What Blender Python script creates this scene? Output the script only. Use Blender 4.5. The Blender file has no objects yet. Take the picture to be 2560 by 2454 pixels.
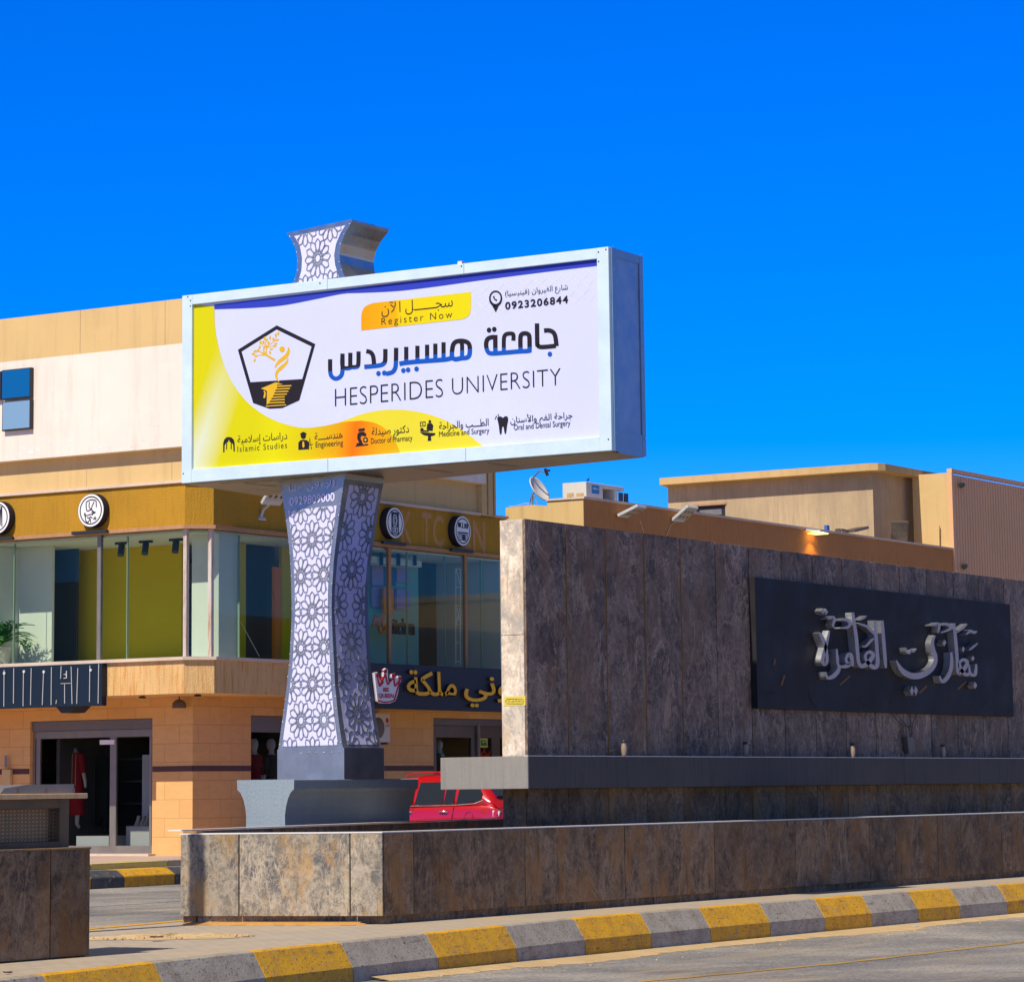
import bpy, bmesh, math, random
from mathutils import Vector, Matrix
random.seed(7)
S = bpy.context.scene
COL = S.collection
R = math.radians

# ------------------------------------------------------------------ camera
# world: X runs along the long stone wall (away to the right), Y across the road, Z up.
F_, CX_, CY_, PI_, RO_, AZ_, HC = 7931.41, 1280.0, 727.48, 0.156106, 0.0124174, 0.555216, 1.3
_f = Vector((0, math.cos(PI_), math.sin(PI_))); _d = Vector((0, math.sin(PI_), -math.cos(PI_))); _x = Vector((1, 0, 0))
_r = math.cos(RO_) * _x + math.sin(RO_) * _d
_dn = -math.sin(RO_) * _x + math.cos(RO_) * _d
def _loc(v):
    sa, ca = math.sin(AZ_), math.cos(AZ_)
    return Vector((v.x * sa + v.y * ca, -v.x * ca + v.y * sa, v.z))
RT, DN, FW = _loc(_r), _loc(_dn), _loc(_f)
CAM = Vector((-26.676, -18.137, HC))
cam_d = bpy.data.cameras.new('camera'); cam = bpy.data.objects.new('camera', cam_d); COL.objects.link(cam)
cam_d.sensor_width = 36; cam_d.sensor_fit = 'HORIZONTAL'; cam_d.lens = F_ / 2560 * 36
cam_d.shift_x = 0; cam_d.shift_y = (CY_ - 1227) / 2560
cam_d.clip_start = .5; cam_d.clip_end = 5000
cam.matrix_world = Matrix(((RT.x, -DN.x, -FW.x, CAM.x), (RT.y, -DN.y, -FW.y, CAM.y), (RT.z, -DN.z, -FW.z, CAM.z), (0, 0, 0, 1)))
S.camera = cam

# ------------------------------------------------------------------ world and sun
SUN_EL, SUN_DIR = 48.0, -1.5          # light travels along +X, turned 1.5 degrees towards -Y
w = bpy.data.worlds.new('World'); S.world = w; w.use_nodes = True
nt = w.node_tree; bg = nt.nodes['Background']
sky = nt.nodes.new('ShaderNodeTexSky'); sky.sky_type = 'NISHITA'; sky.sun_disc = False
sky.sun_elevation = R(SUN_EL); sky.sun_rotation = R(-90 - SUN_DIR)
sky.air_density = 1.0; sky.dust_density = 0.0; sky.ozone_density = 5.0; sky.altitude = 1200
def _hs(sat, tint):
    h = nt.nodes.new('ShaderNodeHueSaturation'); h.inputs['Saturation'].default_value = sat
    m = nt.nodes.new('ShaderNodeMix'); m.data_type = 'RGBA'; m.blend_type = 'MULTIPLY'; m.inputs['Factor'].default_value = 1
    c = [q for q in m.inputs if q.type == 'RGBA']; c[1].default_value = (*tint, 1)
    nt.links.new(sky.outputs[0], h.inputs['Color']); nt.links.new(h.outputs[0], c[0]); return [q for q in m.outputs if q.type == 'RGBA'][0]
_low, _high = _hs(1.72, (.62, 1.24, 2.35)), _hs(.60, (1.12, 1.0, .86))        # deep blue band over the horizon, paler dome overhead
_tc = nt.nodes.new('ShaderNodeTexCoord'); _sx = nt.nodes.new('ShaderNodeSeparateXYZ'); nt.links.new(_tc.outputs['Generated'], _sx.inputs[0])
_mr = nt.nodes.new('ShaderNodeMapRange'); _mr.interpolation_type = 'SMOOTHSTEP'; _mr.inputs['From Min'].default_value = .27; _mr.inputs['From Max'].default_value = .50; nt.links.new(_sx.outputs[2], _mr.inputs['Value'])
_mx = nt.nodes.new('ShaderNodeMix'); _mx.data_type = 'RGBA'; _c = [q for q in _mx.inputs if q.type == 'RGBA']
nt.links.new(_mr.outputs[0], _mx.inputs['Factor']); nt.links.new(_low, _c[0]); nt.links.new(_high, _c[1])
nt.links.new([q for q in _mx.outputs if q.type == 'RGBA'][0], bg.inputs[0])
bg.inputs[1].default_value = 0.075
sd = bpy.data.lights.new('sun', 'SUN'); so = bpy.data.objects.new('sun', sd); COL.objects.link(so)
sd.energy = 5.0; sd.angle = R(.5); sd.color = (1.0, .92, .79)
_sl = Vector((math.cos(R(SUN_EL)) * math.cos(R(SUN_DIR)), math.cos(R(SUN_EL)) * math.sin(R(SUN_DIR)), -math.sin(R(SUN_EL))))
so.rotation_euler = _sl.to_track_quat('-Z', 'Y').to_euler(); so.location = (-30, 0, 40)
S.view_settings.view_transform = 'Standard'; S.view_settings.look = 'None'; S.view_settings.gamma = 1
S.view_settings.exposure = 0.0
S.view_settings.use_curve_mapping = False
S.cycles.max_bounces = 8; S.cycles.transparent_max_bounces = 12

# ------------------------------------------------------------------ measuring helpers: photo pixel -> point on a known plane
def ray(px, py): return RT * ((px - CX_) / F_) + DN * ((py - CY_) / F_) + FW
def onX(p, v): r = ray(*p); return CAM + r * ((v - CAM.x) / r.x)
def onY(p, v): r = ray(*p); return CAM + r * ((v - CAM.y) / r.y)
def onZ(p, v=0.0): r = ray(*p); return CAM + r * ((v - CAM.z) / r.z)
def onP(p, a, b):                       # vertical plane through plan points a, b
    n = Vector((b[1] - a[1], -(b[0] - a[0]), 0)); r = ray(*p)
    return CAM + r * (n.dot(Vector((a[0], a[1], 0)) - Vector((CAM.x, CAM.y, 0))) / n.dot(r))
def z1(X, Y): return (X / 2.8, 700 + Y / 2.8)
def z3(X, Y): return (X / 2.579, 1180 + Y / 2.579)
def z4(X, Y): return (X / 2.4914, 1700 + Y / 2.4914)
def z5(X, Y): return (640 + X / 2.8, 1150 + Y / 2.8)
def z6(X, Y): return (560 + X / 2.45, 1650 + Y / 2.45)
def z7(X, Y): return (1240 + X / 1.4848, 1100 + Y / 1.4848)
def z8(X, Y): return (1200 + X / 2.506, 1250 + Y / 2.506)
def zq(X, Y): return (1800 + X / 2.579, 1400 + Y / 2.579)
def zs(X, Y): return (440 + X / 1.6333, 520 + Y / 1.6333)
def ze(X, Y): return (480 + X / 3.769, 720 + Y / 3.769)
def zh(X, Y): return (800 + X / 2.97, 700 + Y / 2.97)
def zc(X, Y): return (1880 + X / 2.97, 1480 + Y / 2.97)
def zf(X, Y): return (700 + X / 6.533, 540 + Y / 6.533)

# ------------------------------------------------------------------ mesh builder
class MB:
    def __init__(s): s.v = []; s.f = []; s.m = []; s.sm = []
    def add(s, vs, fs, mi=0, smooth=False):
        o = len(s.v); s.v += [Vector(v) for v in vs]
        for f in fs: s.f.append([o + i for i in f]); s.m.append(mi); s.sm.append(smooth)
    def box(s, x0, x1, y0, y1, z0, z1, mi=0):
        if x0 > x1: x0, x1 = x1, x0
        if y0 > y1: y0, y1 = y1, y0
        if z0 > z1: z0, z1 = z1, z0
        s.add([(x0, y0, z0), (x1, y0, z0), (x1, y1, z0), (x0, y1, z0), (x0, y0, z1), (x1, y0, z1), (x1, y1, z1), (x0, y1, z1)],
              [(0, 3, 2, 1), (4, 5, 6, 7), (0, 1, 5, 4), (1, 2, 6, 5), (2, 3, 7, 6), (3, 0, 4, 7)], mi)
        return s
    def obox(s, o, ax, ay, az, mi=0):   # corner + three edge vectors
        o, ax, ay, az = map(Vector, (o, ax, ay, az))
        c = [o, o + ax, o + ax + ay, o + ay]; vs = c + [p + az for p in c]
        fs = [(0, 3, 2, 1), (4, 5, 6, 7), (0, 1, 5, 4), (1, 2, 6, 5), (2, 3, 7, 6), (3, 0, 4, 7)]
        if ax.cross(ay).dot(az) < 0: fs = [f[::-1] for f in fs]
        s.add(vs, fs, mi); return s
    def prism(s, poly, d, mi=0, mi_side=None, smooth=False):
        d = Vector(d); n = len(poly); poly = [Vector(p) for p in poly]
        nn = Vector((0, 0, 0))
        for i in range(n): nn += poly[i].cross(poly[(i + 1) % n])
        if nn.dot(d) > 0: poly = poly[::-1]
        vs = poly + [p + d for p in poly]
        s.add(vs, [list(range(n)), list(range(2 * n - 1, n - 1, -1))], mi)
        s.add(vs, [(i, i + n, (i + 1) % n + n, (i + 1) % n) for i in range(n)], mi if mi_side is None else mi_side, smooth)
        return s
    def tube(s, pts, r, n=8, mi=0, cap=True):
        pts = [Vector(p) for p in pts]; k = len(pts)
        rr = r if isinstance(r, (list, tuple)) else [r] * k
        vs = []; up = None
        for i, p in enumerate(pts):
            t = (pts[min(i + 1, k - 1)] - pts[max(i - 1, 0)]).normalized()
            if up is None: up = Vector((0, 0, 1)) if abs(t.z) < .9 else Vector((1, 0, 0))
            a = t.cross(up).normalized(); b = t.cross(a).normalized(); up = -b if False else up
            for j in range(n):
                q = 2 * math.pi * j / n; vs.append(p + (a * math.cos(q) + b * math.sin(q)) * rr[i])
        fs = [(i * n + j, i * n + (j + 1) % n, (i + 1) * n + (j + 1) % n, (i + 1) * n + j) for i in range(k - 1) for j in range(n)]
        s.add(vs, fs, mi, True)
        if cap: s.add(vs, [list(range(n))[::-1], list(range((k - 1) * n, k * n))], mi)
        return s
    def lathe(s, c, prof, n=20, mi=0, axis=(0, 0, 1)):
        ax = Vector(axis).normalized(); q = Vector((0, 0, 1)).rotation_difference(ax); c = Vector(c); vs = []
        for r_, z_ in prof:
            for j in range(n):
                a = 2 * math.pi * j / n; vs.append(c + q @ Vector((r_ * math.cos(a), r_ * math.sin(a), z_)))
        k = len(prof)
        s.add(vs, [(i * n + j, i * n + (j + 1) % n, (i + 1) * n + (j + 1) % n, (i + 1) * n + j) for i in range(k - 1) for j in range(n)], mi, True)
        s.add(vs, [list(range(n))[::-1], list(range((k - 1) * n, k * n))], mi)
        return s
    def loft(s, rings, mi=0, smooth=True, cap=True):
        n = len(rings[0]); vs = [v for r_ in rings for v in r_]; k = len(rings)
        s.add(vs, [(i * n + j, i * n + (j + 1) % n, (i + 1) * n + (j + 1) % n, (i + 1) * n + j) for i in range(k - 1) for j in range(n)], mi, smooth)
        if cap: s.add(vs, [list(range(n))[::-1], list(range((k - 1) * n, k * n))], mi)
        return s

BASE = {}
def mesh_from(name, mb, off, mats, bevel=0):
    me = bpy.data.meshes.new(name)
    me.from_pydata([tuple(v - off) for v in mb.v], [], mb.f)
    for m_ in (mats if isinstance(mats, (list, tuple)) else [mats]): me.materials.append(m_)
    me.polygons.foreach_set('material_index', mb.m); me.polygons.foreach_set('use_smooth', mb.sm)
    me.update()
    return me
def tag(o, label=None, cat=None, group=None, kind=None):
    if label: o['label'] = label
    if cat: o['category'] = cat
    if group: o['group'] = group
    if kind: o['kind'] = kind
    return o
def thing(name, label, cat, loc=(0, 0, 0), group=None):
    o = bpy.data.objects.new(name, None); COL.objects.link(o); o.location = loc; o.empty_display_size = .2
    BASE[o] = Vector(loc); return tag(o, label, cat, group)
def part(name, mb, mat, parent, label=None, bevel=0):
    off = BASE[parent]; o = bpy.data.objects.new(name, mesh_from(name, mb, off, mat)); COL.objects.link(o)
    o.parent = parent; BASE[o] = off
    if label: o['label'] = label
    if bevel: addbevel(o, bevel)
    return o
def solid(name, mb, mat, label, cat, loc=(0, 0, 0), group=None, bevel=0):
    off = Vector(loc); o = bpy.data.objects.new(name, mesh_from(name, mb, off, mat)); COL.objects.link(o); o.location = off; BASE[o] = off
    if bevel: addbevel(o, bevel)
    return tag(o, label, cat, group)
def struct(name, mb, mat):
    o = bpy.data.objects.new(name, mesh_from(name, mb, Vector((0, 0, 0)), mat)); COL.objects.link(o); BASE[o] = Vector((0, 0, 0))
    return tag(o, kind='structure')
def addbevel(o, wdt):
    m_ = o.modifiers.new('bevel', 'BEVEL'); m_.width = wdt; m_.segments = 2; m_.limit_method = 'ANGLE'; m_.angle_limit = R(40)
def dup(o, loc=None, rotz=None, label=None, group=None, parent=None):
    c = o.copy(); COL.objects.link(c)
    if parent: c.parent = parent
    if loc is not None: c.location = loc
    if rotz is not None: c.rotation_euler.z = rotz
    if label: c['label'] = label
    if group: c['group'] = group
    for ch in list(o.children): dup(ch, parent=c)
    return c

# ------------------------------------------------------------------ materials
def mat(name, col, rough=.7, metal=0, **k):
    m = bpy.data.materials.new(name); m.use_nodes = True; b = m.node_tree.nodes['Principled BSDF']
    b.inputs['Base Color'].default_value = (*col, 1); b.inputs['Roughness'].default_value = rough; b.inputs['Metallic'].default_value = metal
    for kk, v in k.items(): b.inputs[kk].default_value = v
    return m
class NT:                               # tiny node writer
    def __init__(s, m): s.t = m.node_tree; s.b = s.t.nodes['Principled BSDF']; s.co = None
    def n(s, typ, ins=None, **props):
        x = s.t.nodes.new('ShaderNode' + typ)
        for k, v in props.items(): setattr(x, k, v)
        for k, v in (ins or {}).items():
            if hasattr(v, 'is_output') or isinstance(v, bpy.types.NodeSocket): s.t.links.new(v, x.inputs[k])
            else: x.inputs[k].default_value = v
        return x
    def coords(s, scale=(1, 1, 1), rnd=0.0):
        if s.co is None: s.co = s.n('TexCoord').outputs['Object']
        v = s.co
        if rnd:
            oi = s.n('ObjectInfo').outputs['Random']
            cb = s.n('CombineXYZ', {0: oi, 1: oi, 2: oi})
            sc = s.n('VectorMath', {0: cb.outputs[0], 1: (rnd, rnd * 1.7, rnd * .6)}, operation='MULTIPLY')
            v = s.n('VectorMath', {0: v, 1: sc.outputs[0]}, operation='ADD').outputs[0]
        return s.n('Mapping', {'Vector': v, 'Scale': scale}).outputs[0]
    def noise(s, v, scale, detail=6, rough=.6, dist=0): return s.n('TexNoise', {'Vector': v, 'Scale': scale, 'Detail': detail, 'Roughness': rough, 'Distortion': dist}).outputs['Fac']
    def ramp(s, f, stops):
        x = s.n('ValToRGB', {'Fac': f}); e = x.color_ramp.elements
        while len(e) < len(stops): e.new(.5)
        for i, (p, c) in enumerate(stops): e[i].position = p; e[i].color = (*c, 1) if len(c) == 3 else c
        return x.outputs['Color']
    def g(s, f, a, b): return s.n('MapRange', {'Value': f, 'From Min': a, 'From Max': b}).outputs[0]
    def mix(s, f, a, b, bt='MIX'):
        x = s.t.nodes.new('ShaderNodeMix'); x.data_type = 'RGBA'; x.blend_type = bt
        for k, v in (('Factor', f), ('A', a), ('B', b)):
            q = x.inputs[k] if k == 'Factor' else [i for i in x.inputs if i.name == k and i.type == 'RGBA'][0]
            if isinstance(v, bpy.types.NodeSocket): s.t.links.new(v, q)
            else: q.default_value = v if k == 'Factor' else ((*v, 1) if len(v) == 3 else v)
        return [o for o in x.outputs if o.type == 'RGBA'][0]
    def mul(s, a, b): return s.n('Math', {0: a, 1: b}, operation='MULTIPLY').outputs[0]
    def col(s, c): s.t.links.new(c, s.b.inputs['Base Color'])
    def rough(s, c): s.t.links.new(c, s.b.inputs['Roughness'])
    def bump(s, h, st=.3, d=.02):
        x = s.n('Bump', {'Height': h, 'Strength': st, 'Distance': d}); s.t.links.new(x.outputs[0], s.b.inputs['Normal'])

def marble(name, dark, mid, vein, dust, dustamt=.5, rough=.5, mott=1.0):
    m = mat(name, mid, rough, 0, **{'Specular IOR Level': .12}); N = NT(m); v = N.coords((1, 1, .9), rnd=37)
    n1 = N.noise(v, 2.2, 9, .70, .8); n2 = N.noise(v, 13, 8, .74, .5)
    light = tuple(min(1, c * 1.7) for c in mid)
    base = N.ramp(N.n('Math', {0: N.mul(n1, .5), 1: N.mul(n2, .5)}, operation='ADD').outputs[0], [(.41, dark), (.50, mid), (.59, light)])
    c = base
    def ridge(sc, wd, dist, rot=0):
        q = N.n('Mapping', {'Vector': N.coords((1, 1, 1), rnd=29 + sc), 'Rotation': (rot, rot, 0), 'Scale': (1, 1, .55)}).outputs[0]
        f = N.n('TexNoise', {'Vector': q, 'Scale': sc, 'Detail': 7, 'Roughness': .62, 'Distortion': dist}).outputs['Fac']
        a = N.n('Math', {0: N.n('Math', {0: f, 1: .5}, operation='SUBTRACT').outputs[0]}, operation='ABSOLUTE').outputs[0]
        return N.g(a, wd, 0.0)
    dk = N.mul(N.g(N.noise(N.coords((1, 1, .8), rnd=71), 1.7, 8, .70, .7), .53, .61), .75 * mott)
    c = N.mix(dk, c, dark)
    for sc, wd, am, dist, rot, lo, hi in ((1.3, .016, .85, .9, .6, .42, .56), (3.2, .021, .7, 1.2, -.5, .42, .58), (7.5, .026, .6 * mott, .8, .3, .42, .6), (17., .05, .5 * mott, .5, 0, .40, .6)):
        msk = N.g(N.noise(N.coords((1, 1, 1), rnd=sc), 1.3 + sc * .1, 4, .6), lo, hi)
        c = N.mix(N.mul(N.mul(ridge(sc, wd, dist, rot), msk), am), c, vein)
    e = N.n('TexVoronoi', {'Vector': N.n('VectorMath', {0: v, 1: N.n('VectorMath', {0: N.n('TexNoise', {'Vector': v, 'Scale': 5, 'Detail': 6}).outputs['Color'], 1: (.35, .35, .35)}, operation='MULTIPLY').outputs[0]}, operation='ADD').outputs[0], 'Scale': 17}, feature='DISTANCE_TO_EDGE').outputs['Distance']
    c = N.mix(N.mul(N.mul(N.g(e, .07, 0), N.g(n1, .42, .56)), .5 * mott), c, vein)
    d = N.mul(N.g(N.noise(N.coords((1, 1, .45), rnd=11), 2.1, 8, .70), .49, .62), dustamt)
    c = N.mix(d, c, dust)
    st = N.mul(N.g(N.noise(N.coords((9, 9, .7), rnd=53), 2.0, 5, .6), .60, .70), .5)
    c = N.mix(st, c, tuple(q * .45 for q in dark))
    tn = N.n('MapRange', {'Value': N.n('Math', {0: N.n('ObjectInfo').outputs['Random'], 1: 7.31}, operation='MULTIPLY').outputs[0] if False else N.n('ObjectInfo').outputs['Random'], 'To Min': .74, 'To Max': 1.16}).outputs[0]
    c = N.mix(1.0, c, N.n('CombineXYZ', {0: tn, 1: tn, 2: tn}).outputs[0], 'MULTIPLY')
    N.col(c); N.rough(N.n('MapRange', {'Value': n2, 'From Min': .3, 'From Max': .7, 'To Min': rough * .85, 'To Max': min(1, rough * 1.3)}).outputs[0]); N.bump(n2, .15, .01); return m
def plaster(name, c, var=.12, streak=0, scol=None, bump=.25, scale=6, rough=.9):
    m = mat(name, c, rough); N = NT(m); v = N.coords(); n = N.noise(v, .5, 5, .6); f = N.noise(v, scale * 6, 4, .6)
    lo = tuple(q * (1 - var) for q in c); hi = tuple(min(1, q * (1 + var)) for q in c)
    cc = N.mix(N.g(n, .3, .7), lo, hi); cc = N.mix(N.mul(N.g(f, .3, .7), .35), cc, lo)
    h = f
    if min(c) > .08 and max(c) > .4 and rough > .85:
        dr_ = N.noise(N.coords((2.2, 2.2, .22)), 1.6, 6, .65, .3); cc = N.mix(N.mul(N.g(dr_, .50, .72), .42), cc, tuple(q * .62 for q in c)); pt_ = N.noise(N.coords((.6, .6, 1.5)), 1.1, 7, .7); cc = N.mix(N.mul(N.g(pt_, .56, .64), .25), cc, tuple(min(1, q * 1.12) for q in c))
    if streak:
        sv = N.coords((14, 14, 1.1)); sn = N.noise(sv, 1.2, 6, .7, .3)
        cc = N.mix(N.mul(N.g(sn, .48, .66), streak), cc, scol); h = N.n('Math', {0: f, 1: sn}, operation='ADD').outputs[0]
    N.col(cc); N.bump(h, bump, .02); return m
def metalm(name, c, rough=.35, metal=.9, var=.15, sc=3):
    m = mat(name, c, rough, metal); N = NT(m); n = N.noise(N.coords(), sc, 5, .6)
    if metal < .5: N.b.inputs['Specular IOR Level'].default_value = .2
    N.col(N.mix(N.g(n, .3, .7), tuple(q * (1 - var) for q in c), tuple(min(1, q * (1 + var)) for q in c)))
    N.rough(N.n('MapRange', {'Value': n, 'From Min': .3, 'From Max': .7, 'To Min': rough * .8, 'To Max': min(1, rough * 1.25)}).outputs[0]); N.bump(n, .08, .05)
    return m
def flat(name, c, rough=.55, spec=.2):
    m = plaster(name, c, .05, bump=.03, scale=3, rough=rough); m.node_tree.nodes['Principled BSDF'].inputs['Specular IOR Level'].default_value = spec; return m

M = {}
M['marble'] = marble('dark_marble', (.066, .048, .034), (.172, .112, .064), (.38, .265, .165), (.30, .145, .040), .7, .6, .8)
M['marble_end'] = marble('sunlit_marble', (.115, .112, .112), (.245, .210, .160), (.55, .455, .325), (.50, .285, .085), .75, .7, 1.15)  # paler copy of the planter marble, sunlight on its end put into the colour
M['marble_wall'] = marble('wall_marble', (.054, .041, .036), (.136, .099, .078), (.44, .31, .225), (.20, .11, .055), .55, .5, .85)
M['cream_stone'] = marble('cream_stone', (.34, .31, .28), (.50, .41, .31), (.68, .57, .43), (.60, .41, .21), .45, .8, .5)
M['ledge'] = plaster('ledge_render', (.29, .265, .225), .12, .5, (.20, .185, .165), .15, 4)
M['concrete'] = plaster('blue_grey_concrete', (.27, .33, .37), .15, .3, (.19, .24, .28), .5, 5)
M['rim'] = flat('sunlit_rim_stone', (.72, .68, .64), .6)  # pale tone stands in for sun on the planter rims and ledge edge
M['plaque'] = metalm('plaque_sheet', (.0185, .0175, .0195), .6, .0, .3, 2)
M['steel'] = metalm('letter_steel', (.46, .39, .385), .45, .2, .1)
M['steel_lit'] = metalm('letter_side_steel', (.55, .56, .57), .28, .75, .2)  # brighter steel stands in for sun striking the letter sides
M['rusty'] = plaster('rusty_glue', (.20, .09, .04), .3, bump=.4)
M['frame_white'] = metalm('frame_paint', (.58, .71, .79), .4, .0, .06)
_N = NT(M['frame_white']); _N.bump(_N.noise(_N.coords((1, 1, 1)), 3.5, 3, .5), .35, .03)
M['galv'] = metalm('galvanised_sheet', (.24, .35, .50), .42, .5, .18, 5)
M['pylon_grey'] = metalm('pylon_sheet', (.265, .28, .315), .45, .3, .2, 5)
M['crown_metal'] = metalm('crown_sheet', (.44, .43, .42), .3, .85, .12, 4)
M['pylon_skin'] = metalm('pylon_skin', (.36, .375, .41), .36, .72, .15, 4)
M['under'] = metalm('underside_sheet', (.30, .22, .11), .35, .6, .35, 2)
M['white_panel'] = flat('lattice_backing', (.72, .70, .99), .5)
M['poster_white'] = flat('poster_white', (.60, .63, .86), .6)
M['ink'] = flat('poster_ink', (.016, .012, .018), .6)
M['ink_blue'] = flat('poster_blue', (.006, .085, .45), .5)
M['blue_band'] = flat('poster_band_blue', (.03, .05, .45), .5)
M['gold'] = flat('emblem_gold', (.70, .42, .02), .5)
M['chrome'] = metalm('screw', (.6, .6, .6), .25, 1)
M['beige'] = plaster('beige_paint', (.64, .44, .19), .06, bump=.12)
M['cream'] = plaster('cream_paint', (.80, .70, .60), .05, bump=.12)
M['mustard'] = plaster('mustard_stucco', (.46, .235, .010), .15, .35, (.27, .14, .012), .9, 5)
M['apricot'] = plaster('apricot_stucco', (.72, .46, .19), .12, .85, (.56, .22, .03), .8, 5)
M['rust'] = plaster('rust_stucco', (.52, .22, .065), .12, .75, (.44, .14, .02), .6, 5)
M['lip'] = plaster('pale_lip', (.66, .52, .40), .15, bump=.2)
M['brown_trim'] = plaster('brown_trim', (.45, .24, .12), .15, .4, (.25, .12, .06), .3)
M['render_house'] = plaster('cement_render', (.46, .34, .20), .22, .5, (.34, .235, .13), .3, 3)
M['slab'] = plaster('slab_edge', (.58, .38, .16), .12, bump=.3)
M['corr'] = plaster('corrugated_paint', (.74, .40, .19), .06, bump=.1, rough=.6)
M['asphalt'] = None
M['black'] = mat('black_plastic', (.02, .02, .022), .5)
M['dark'] = mat('dark_interior', (.03, .03, .034), .7)
M['brown_al'] = metalm('brown_aluminium', (.16, .13, .11), .4, .4, .1)
M['grey_al'] = metalm('grey_aluminium', (.24, .215, .185), .4, .4, .1)
M['shutter'] = metalm('shutter_metal', (.17, .16, .17), .5, .3, .1)
M['white'] = flat('white_paint', (.78, .78, .78), .45)
M['offwhite'] = flat('offwhite_paint', (.62, .60, .56), .5)
M['yellow_letter'] = flat('yellow_letter', (.95, .47, .004), .4)
M['sign_black'] = flat('sign_black', (.022, .022, .03), .4)
M['red_print'] = flat('red_print', (.50, .015, .02), .4)
M['ghost'] = plaster('ghost_letter', (.56, .27, .10), .15, .5, (.40, .18, .06), .5)
M['orange'] = flat('orange_board', (.75, .20, .015), .5)
M['olive'] = flat('olive_wall', (.62, .45, .001), .8)
M['teal_wall'] = flat('teal_wall', (.22, .46, .42), .8)
M['lilac'] = flat('lilac_panel', (.36, .28, .60), .5)
M['navy'] = flat('navy_panel', (.05, .13, .36), .5)
M['green_glass'] = flat('glass_edge', (.30, .42, .34), .4)
M['int_white'] = flat('interior_white', (.66, .68, .66), .8)
M['int_floor'] = flat('interior_floor', (.66, .62, .56), .4)
M['stripe'] = flat('brown_tile_strip', (.10, .045, .04), .5)
M['skin_white'] = flat('mannequin_white', (.72, .70, .68), .4)
M['maroon'] = plaster('maroon_cloth', (.22, .012, .025), .2, bump=.3)
M['charcoal'] = plaster('charcoal_cloth', (.045, .05, .045), .2, bump=.3)
M['red_cloth'] = plaster('red_cloth', (.48, .02, .03), .2, bump=.3)
M['tan_cloth'] = plaster('tan_stripe', (.55, .42, .26), .2, bump=.3)
M['leaf'] = mat('palm_leaf', (.022, .13, .008), .6)
M['sign_navy2'] = mat('lamp_navy', (.012, .03, .085), .5)
M['wood'] = plaster('wood_and_sun_glow', (.82, .55, .27), .2, .4, (.34, .22, .12), .3)
M['cab_metal'] = metalm('cabinet_frame', (.15, .105, .06), .6, .0, .3)
M['mesh_metal'] = metalm('expanded_mesh', (.11, .075, .04), .6, .0, .3)
M['yellow_paint'] = None
M['rubber'] = mat('rubber', (.02, .02, .02), .8)
M['win_blue'] = mat('blue_window', (.006, .10, .28), .08, 0, **{'Specular IOR Level': .7})
M['win_pale'] = mat('pale_window', (.20, .33, .46), .12, 0, **{'Specular IOR Level': .7})
M['car_red'] = mat('red_car_paint', (.46, .001, .006), .25, .1, **{'Coat Weight': 1.0, 'Coat Roughness': .04})
M['car_glass'] = mat('car_glass', (.012, .016, .022), .04, 0, **{'Specular IOR Level': .8})
M['car_trim'] = mat('car_trim', (.02, .02, .022), .45)
M['car_lamp'] = mat('lamp_lens', (.75, .72, .70), .1)
M['car_lamp_red'] = mat('lamp_lens_red', (.45, .01, .01), .1)
M['sticker'] = flat('yellow_sticker', (.72, .56, .08), .4)
M['led'] = mat('led_glass', (.45, .43, .36), .25)
M['dark_led'] = mat('dark_led_glass', (.10, .09, .07), .2)
M['lamp_body'] = metalm('lamp_body', (.55, .57, .58), .45, .2, .08)
M['sand'] = plaster('loose_sand', (.55, .38, .19), .15, bump=.5, scale=8)
M['rust_sand'] = plaster('orange_sand', (.60, .30, .07), .2, bump=.5, scale=8)
M['cable'] = mat('cable', (.03, .028, .028), .6)
M['cable_grey'] = mat('cable_grey', (.4, .4, .42), .6)

def gradient_poster():
    m = mat('poster_yellow', (.75, .6, .02), .6, 0, **{'Specular IOR Level': .15}); N = NT(m)
    g = N.n('SeparateXYZ', {0: N.n('VectorMath', {0: N.coords(), 1: (4.9, 4.05, 1.47)}, operation='ADD').outputs[0]}).outputs
    y = N.n('MapRange', {'Value': g[1], 'From Min': 5.9, 'From Max': 2.3}).outputs[0]
    zz = N.mul(g[2], .13)
    f = N.n('Math', {0: y, 1: N.mul(g[2], -.05)}, operation='ADD').outputs[0]
    c = N.ramp(f, [(0.0, (.62, .57, .002)), (.10, (.68, .63, .002)), (.24, (.64, .50, .002)), (.36, (.70, .34, .002)), (.43, (.84, .16, .001)), (.53, (.74, .33, .002)), (.66, (.62, .42, .004))])
    # pale band in the lower left corner
    f2 = N.n('Math', {0: g[1], 1: N.mul(g[2], .42)}, operation='ADD').outputs[0]
    s1 = N.mul(N.g(f2, 7.62, 8.02), N.g(f2, 8.30, 8.02)); s1 = N.mul(s1, N.g(g[2], 6.9, 5.6))
    N.col(N.mix(N.mul(s1, .85), c, (.66, .72, .62))); return m
M['poster_yellow'] = gradient_poster()
M['poster_gold2'] = flat('poster_amber', (.72, .42, .008), .45)
M['poster_pale'] = flat('poster_pale_yellow', (.72, .62, .03), .45)
def grad_button():
    m = mat('poster_button', (.8, .6, 0), .6, 0, **{'Specular IOR Level': .15}); N = NT(m); g = N.n('SeparateXYZ', {0: N.n('VectorMath', {0: N.coords(), 1: (4.9, 4.05, 1.47)}, operation='ADD').outputs[0]}).outputs
    f = N.n('MapRange', {'Value': g[1], 'From Min': 3.6, 'From Max': 1.4}).outputs[0]
    N.col(N.ramp(f, [(0, (.84, .25, .001)), (.38, (.74, .40, .002)), (.42, (.76, .56, .003)), (1, (.70, .64, .004))])); return m
M['button'] = grad_button()

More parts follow.
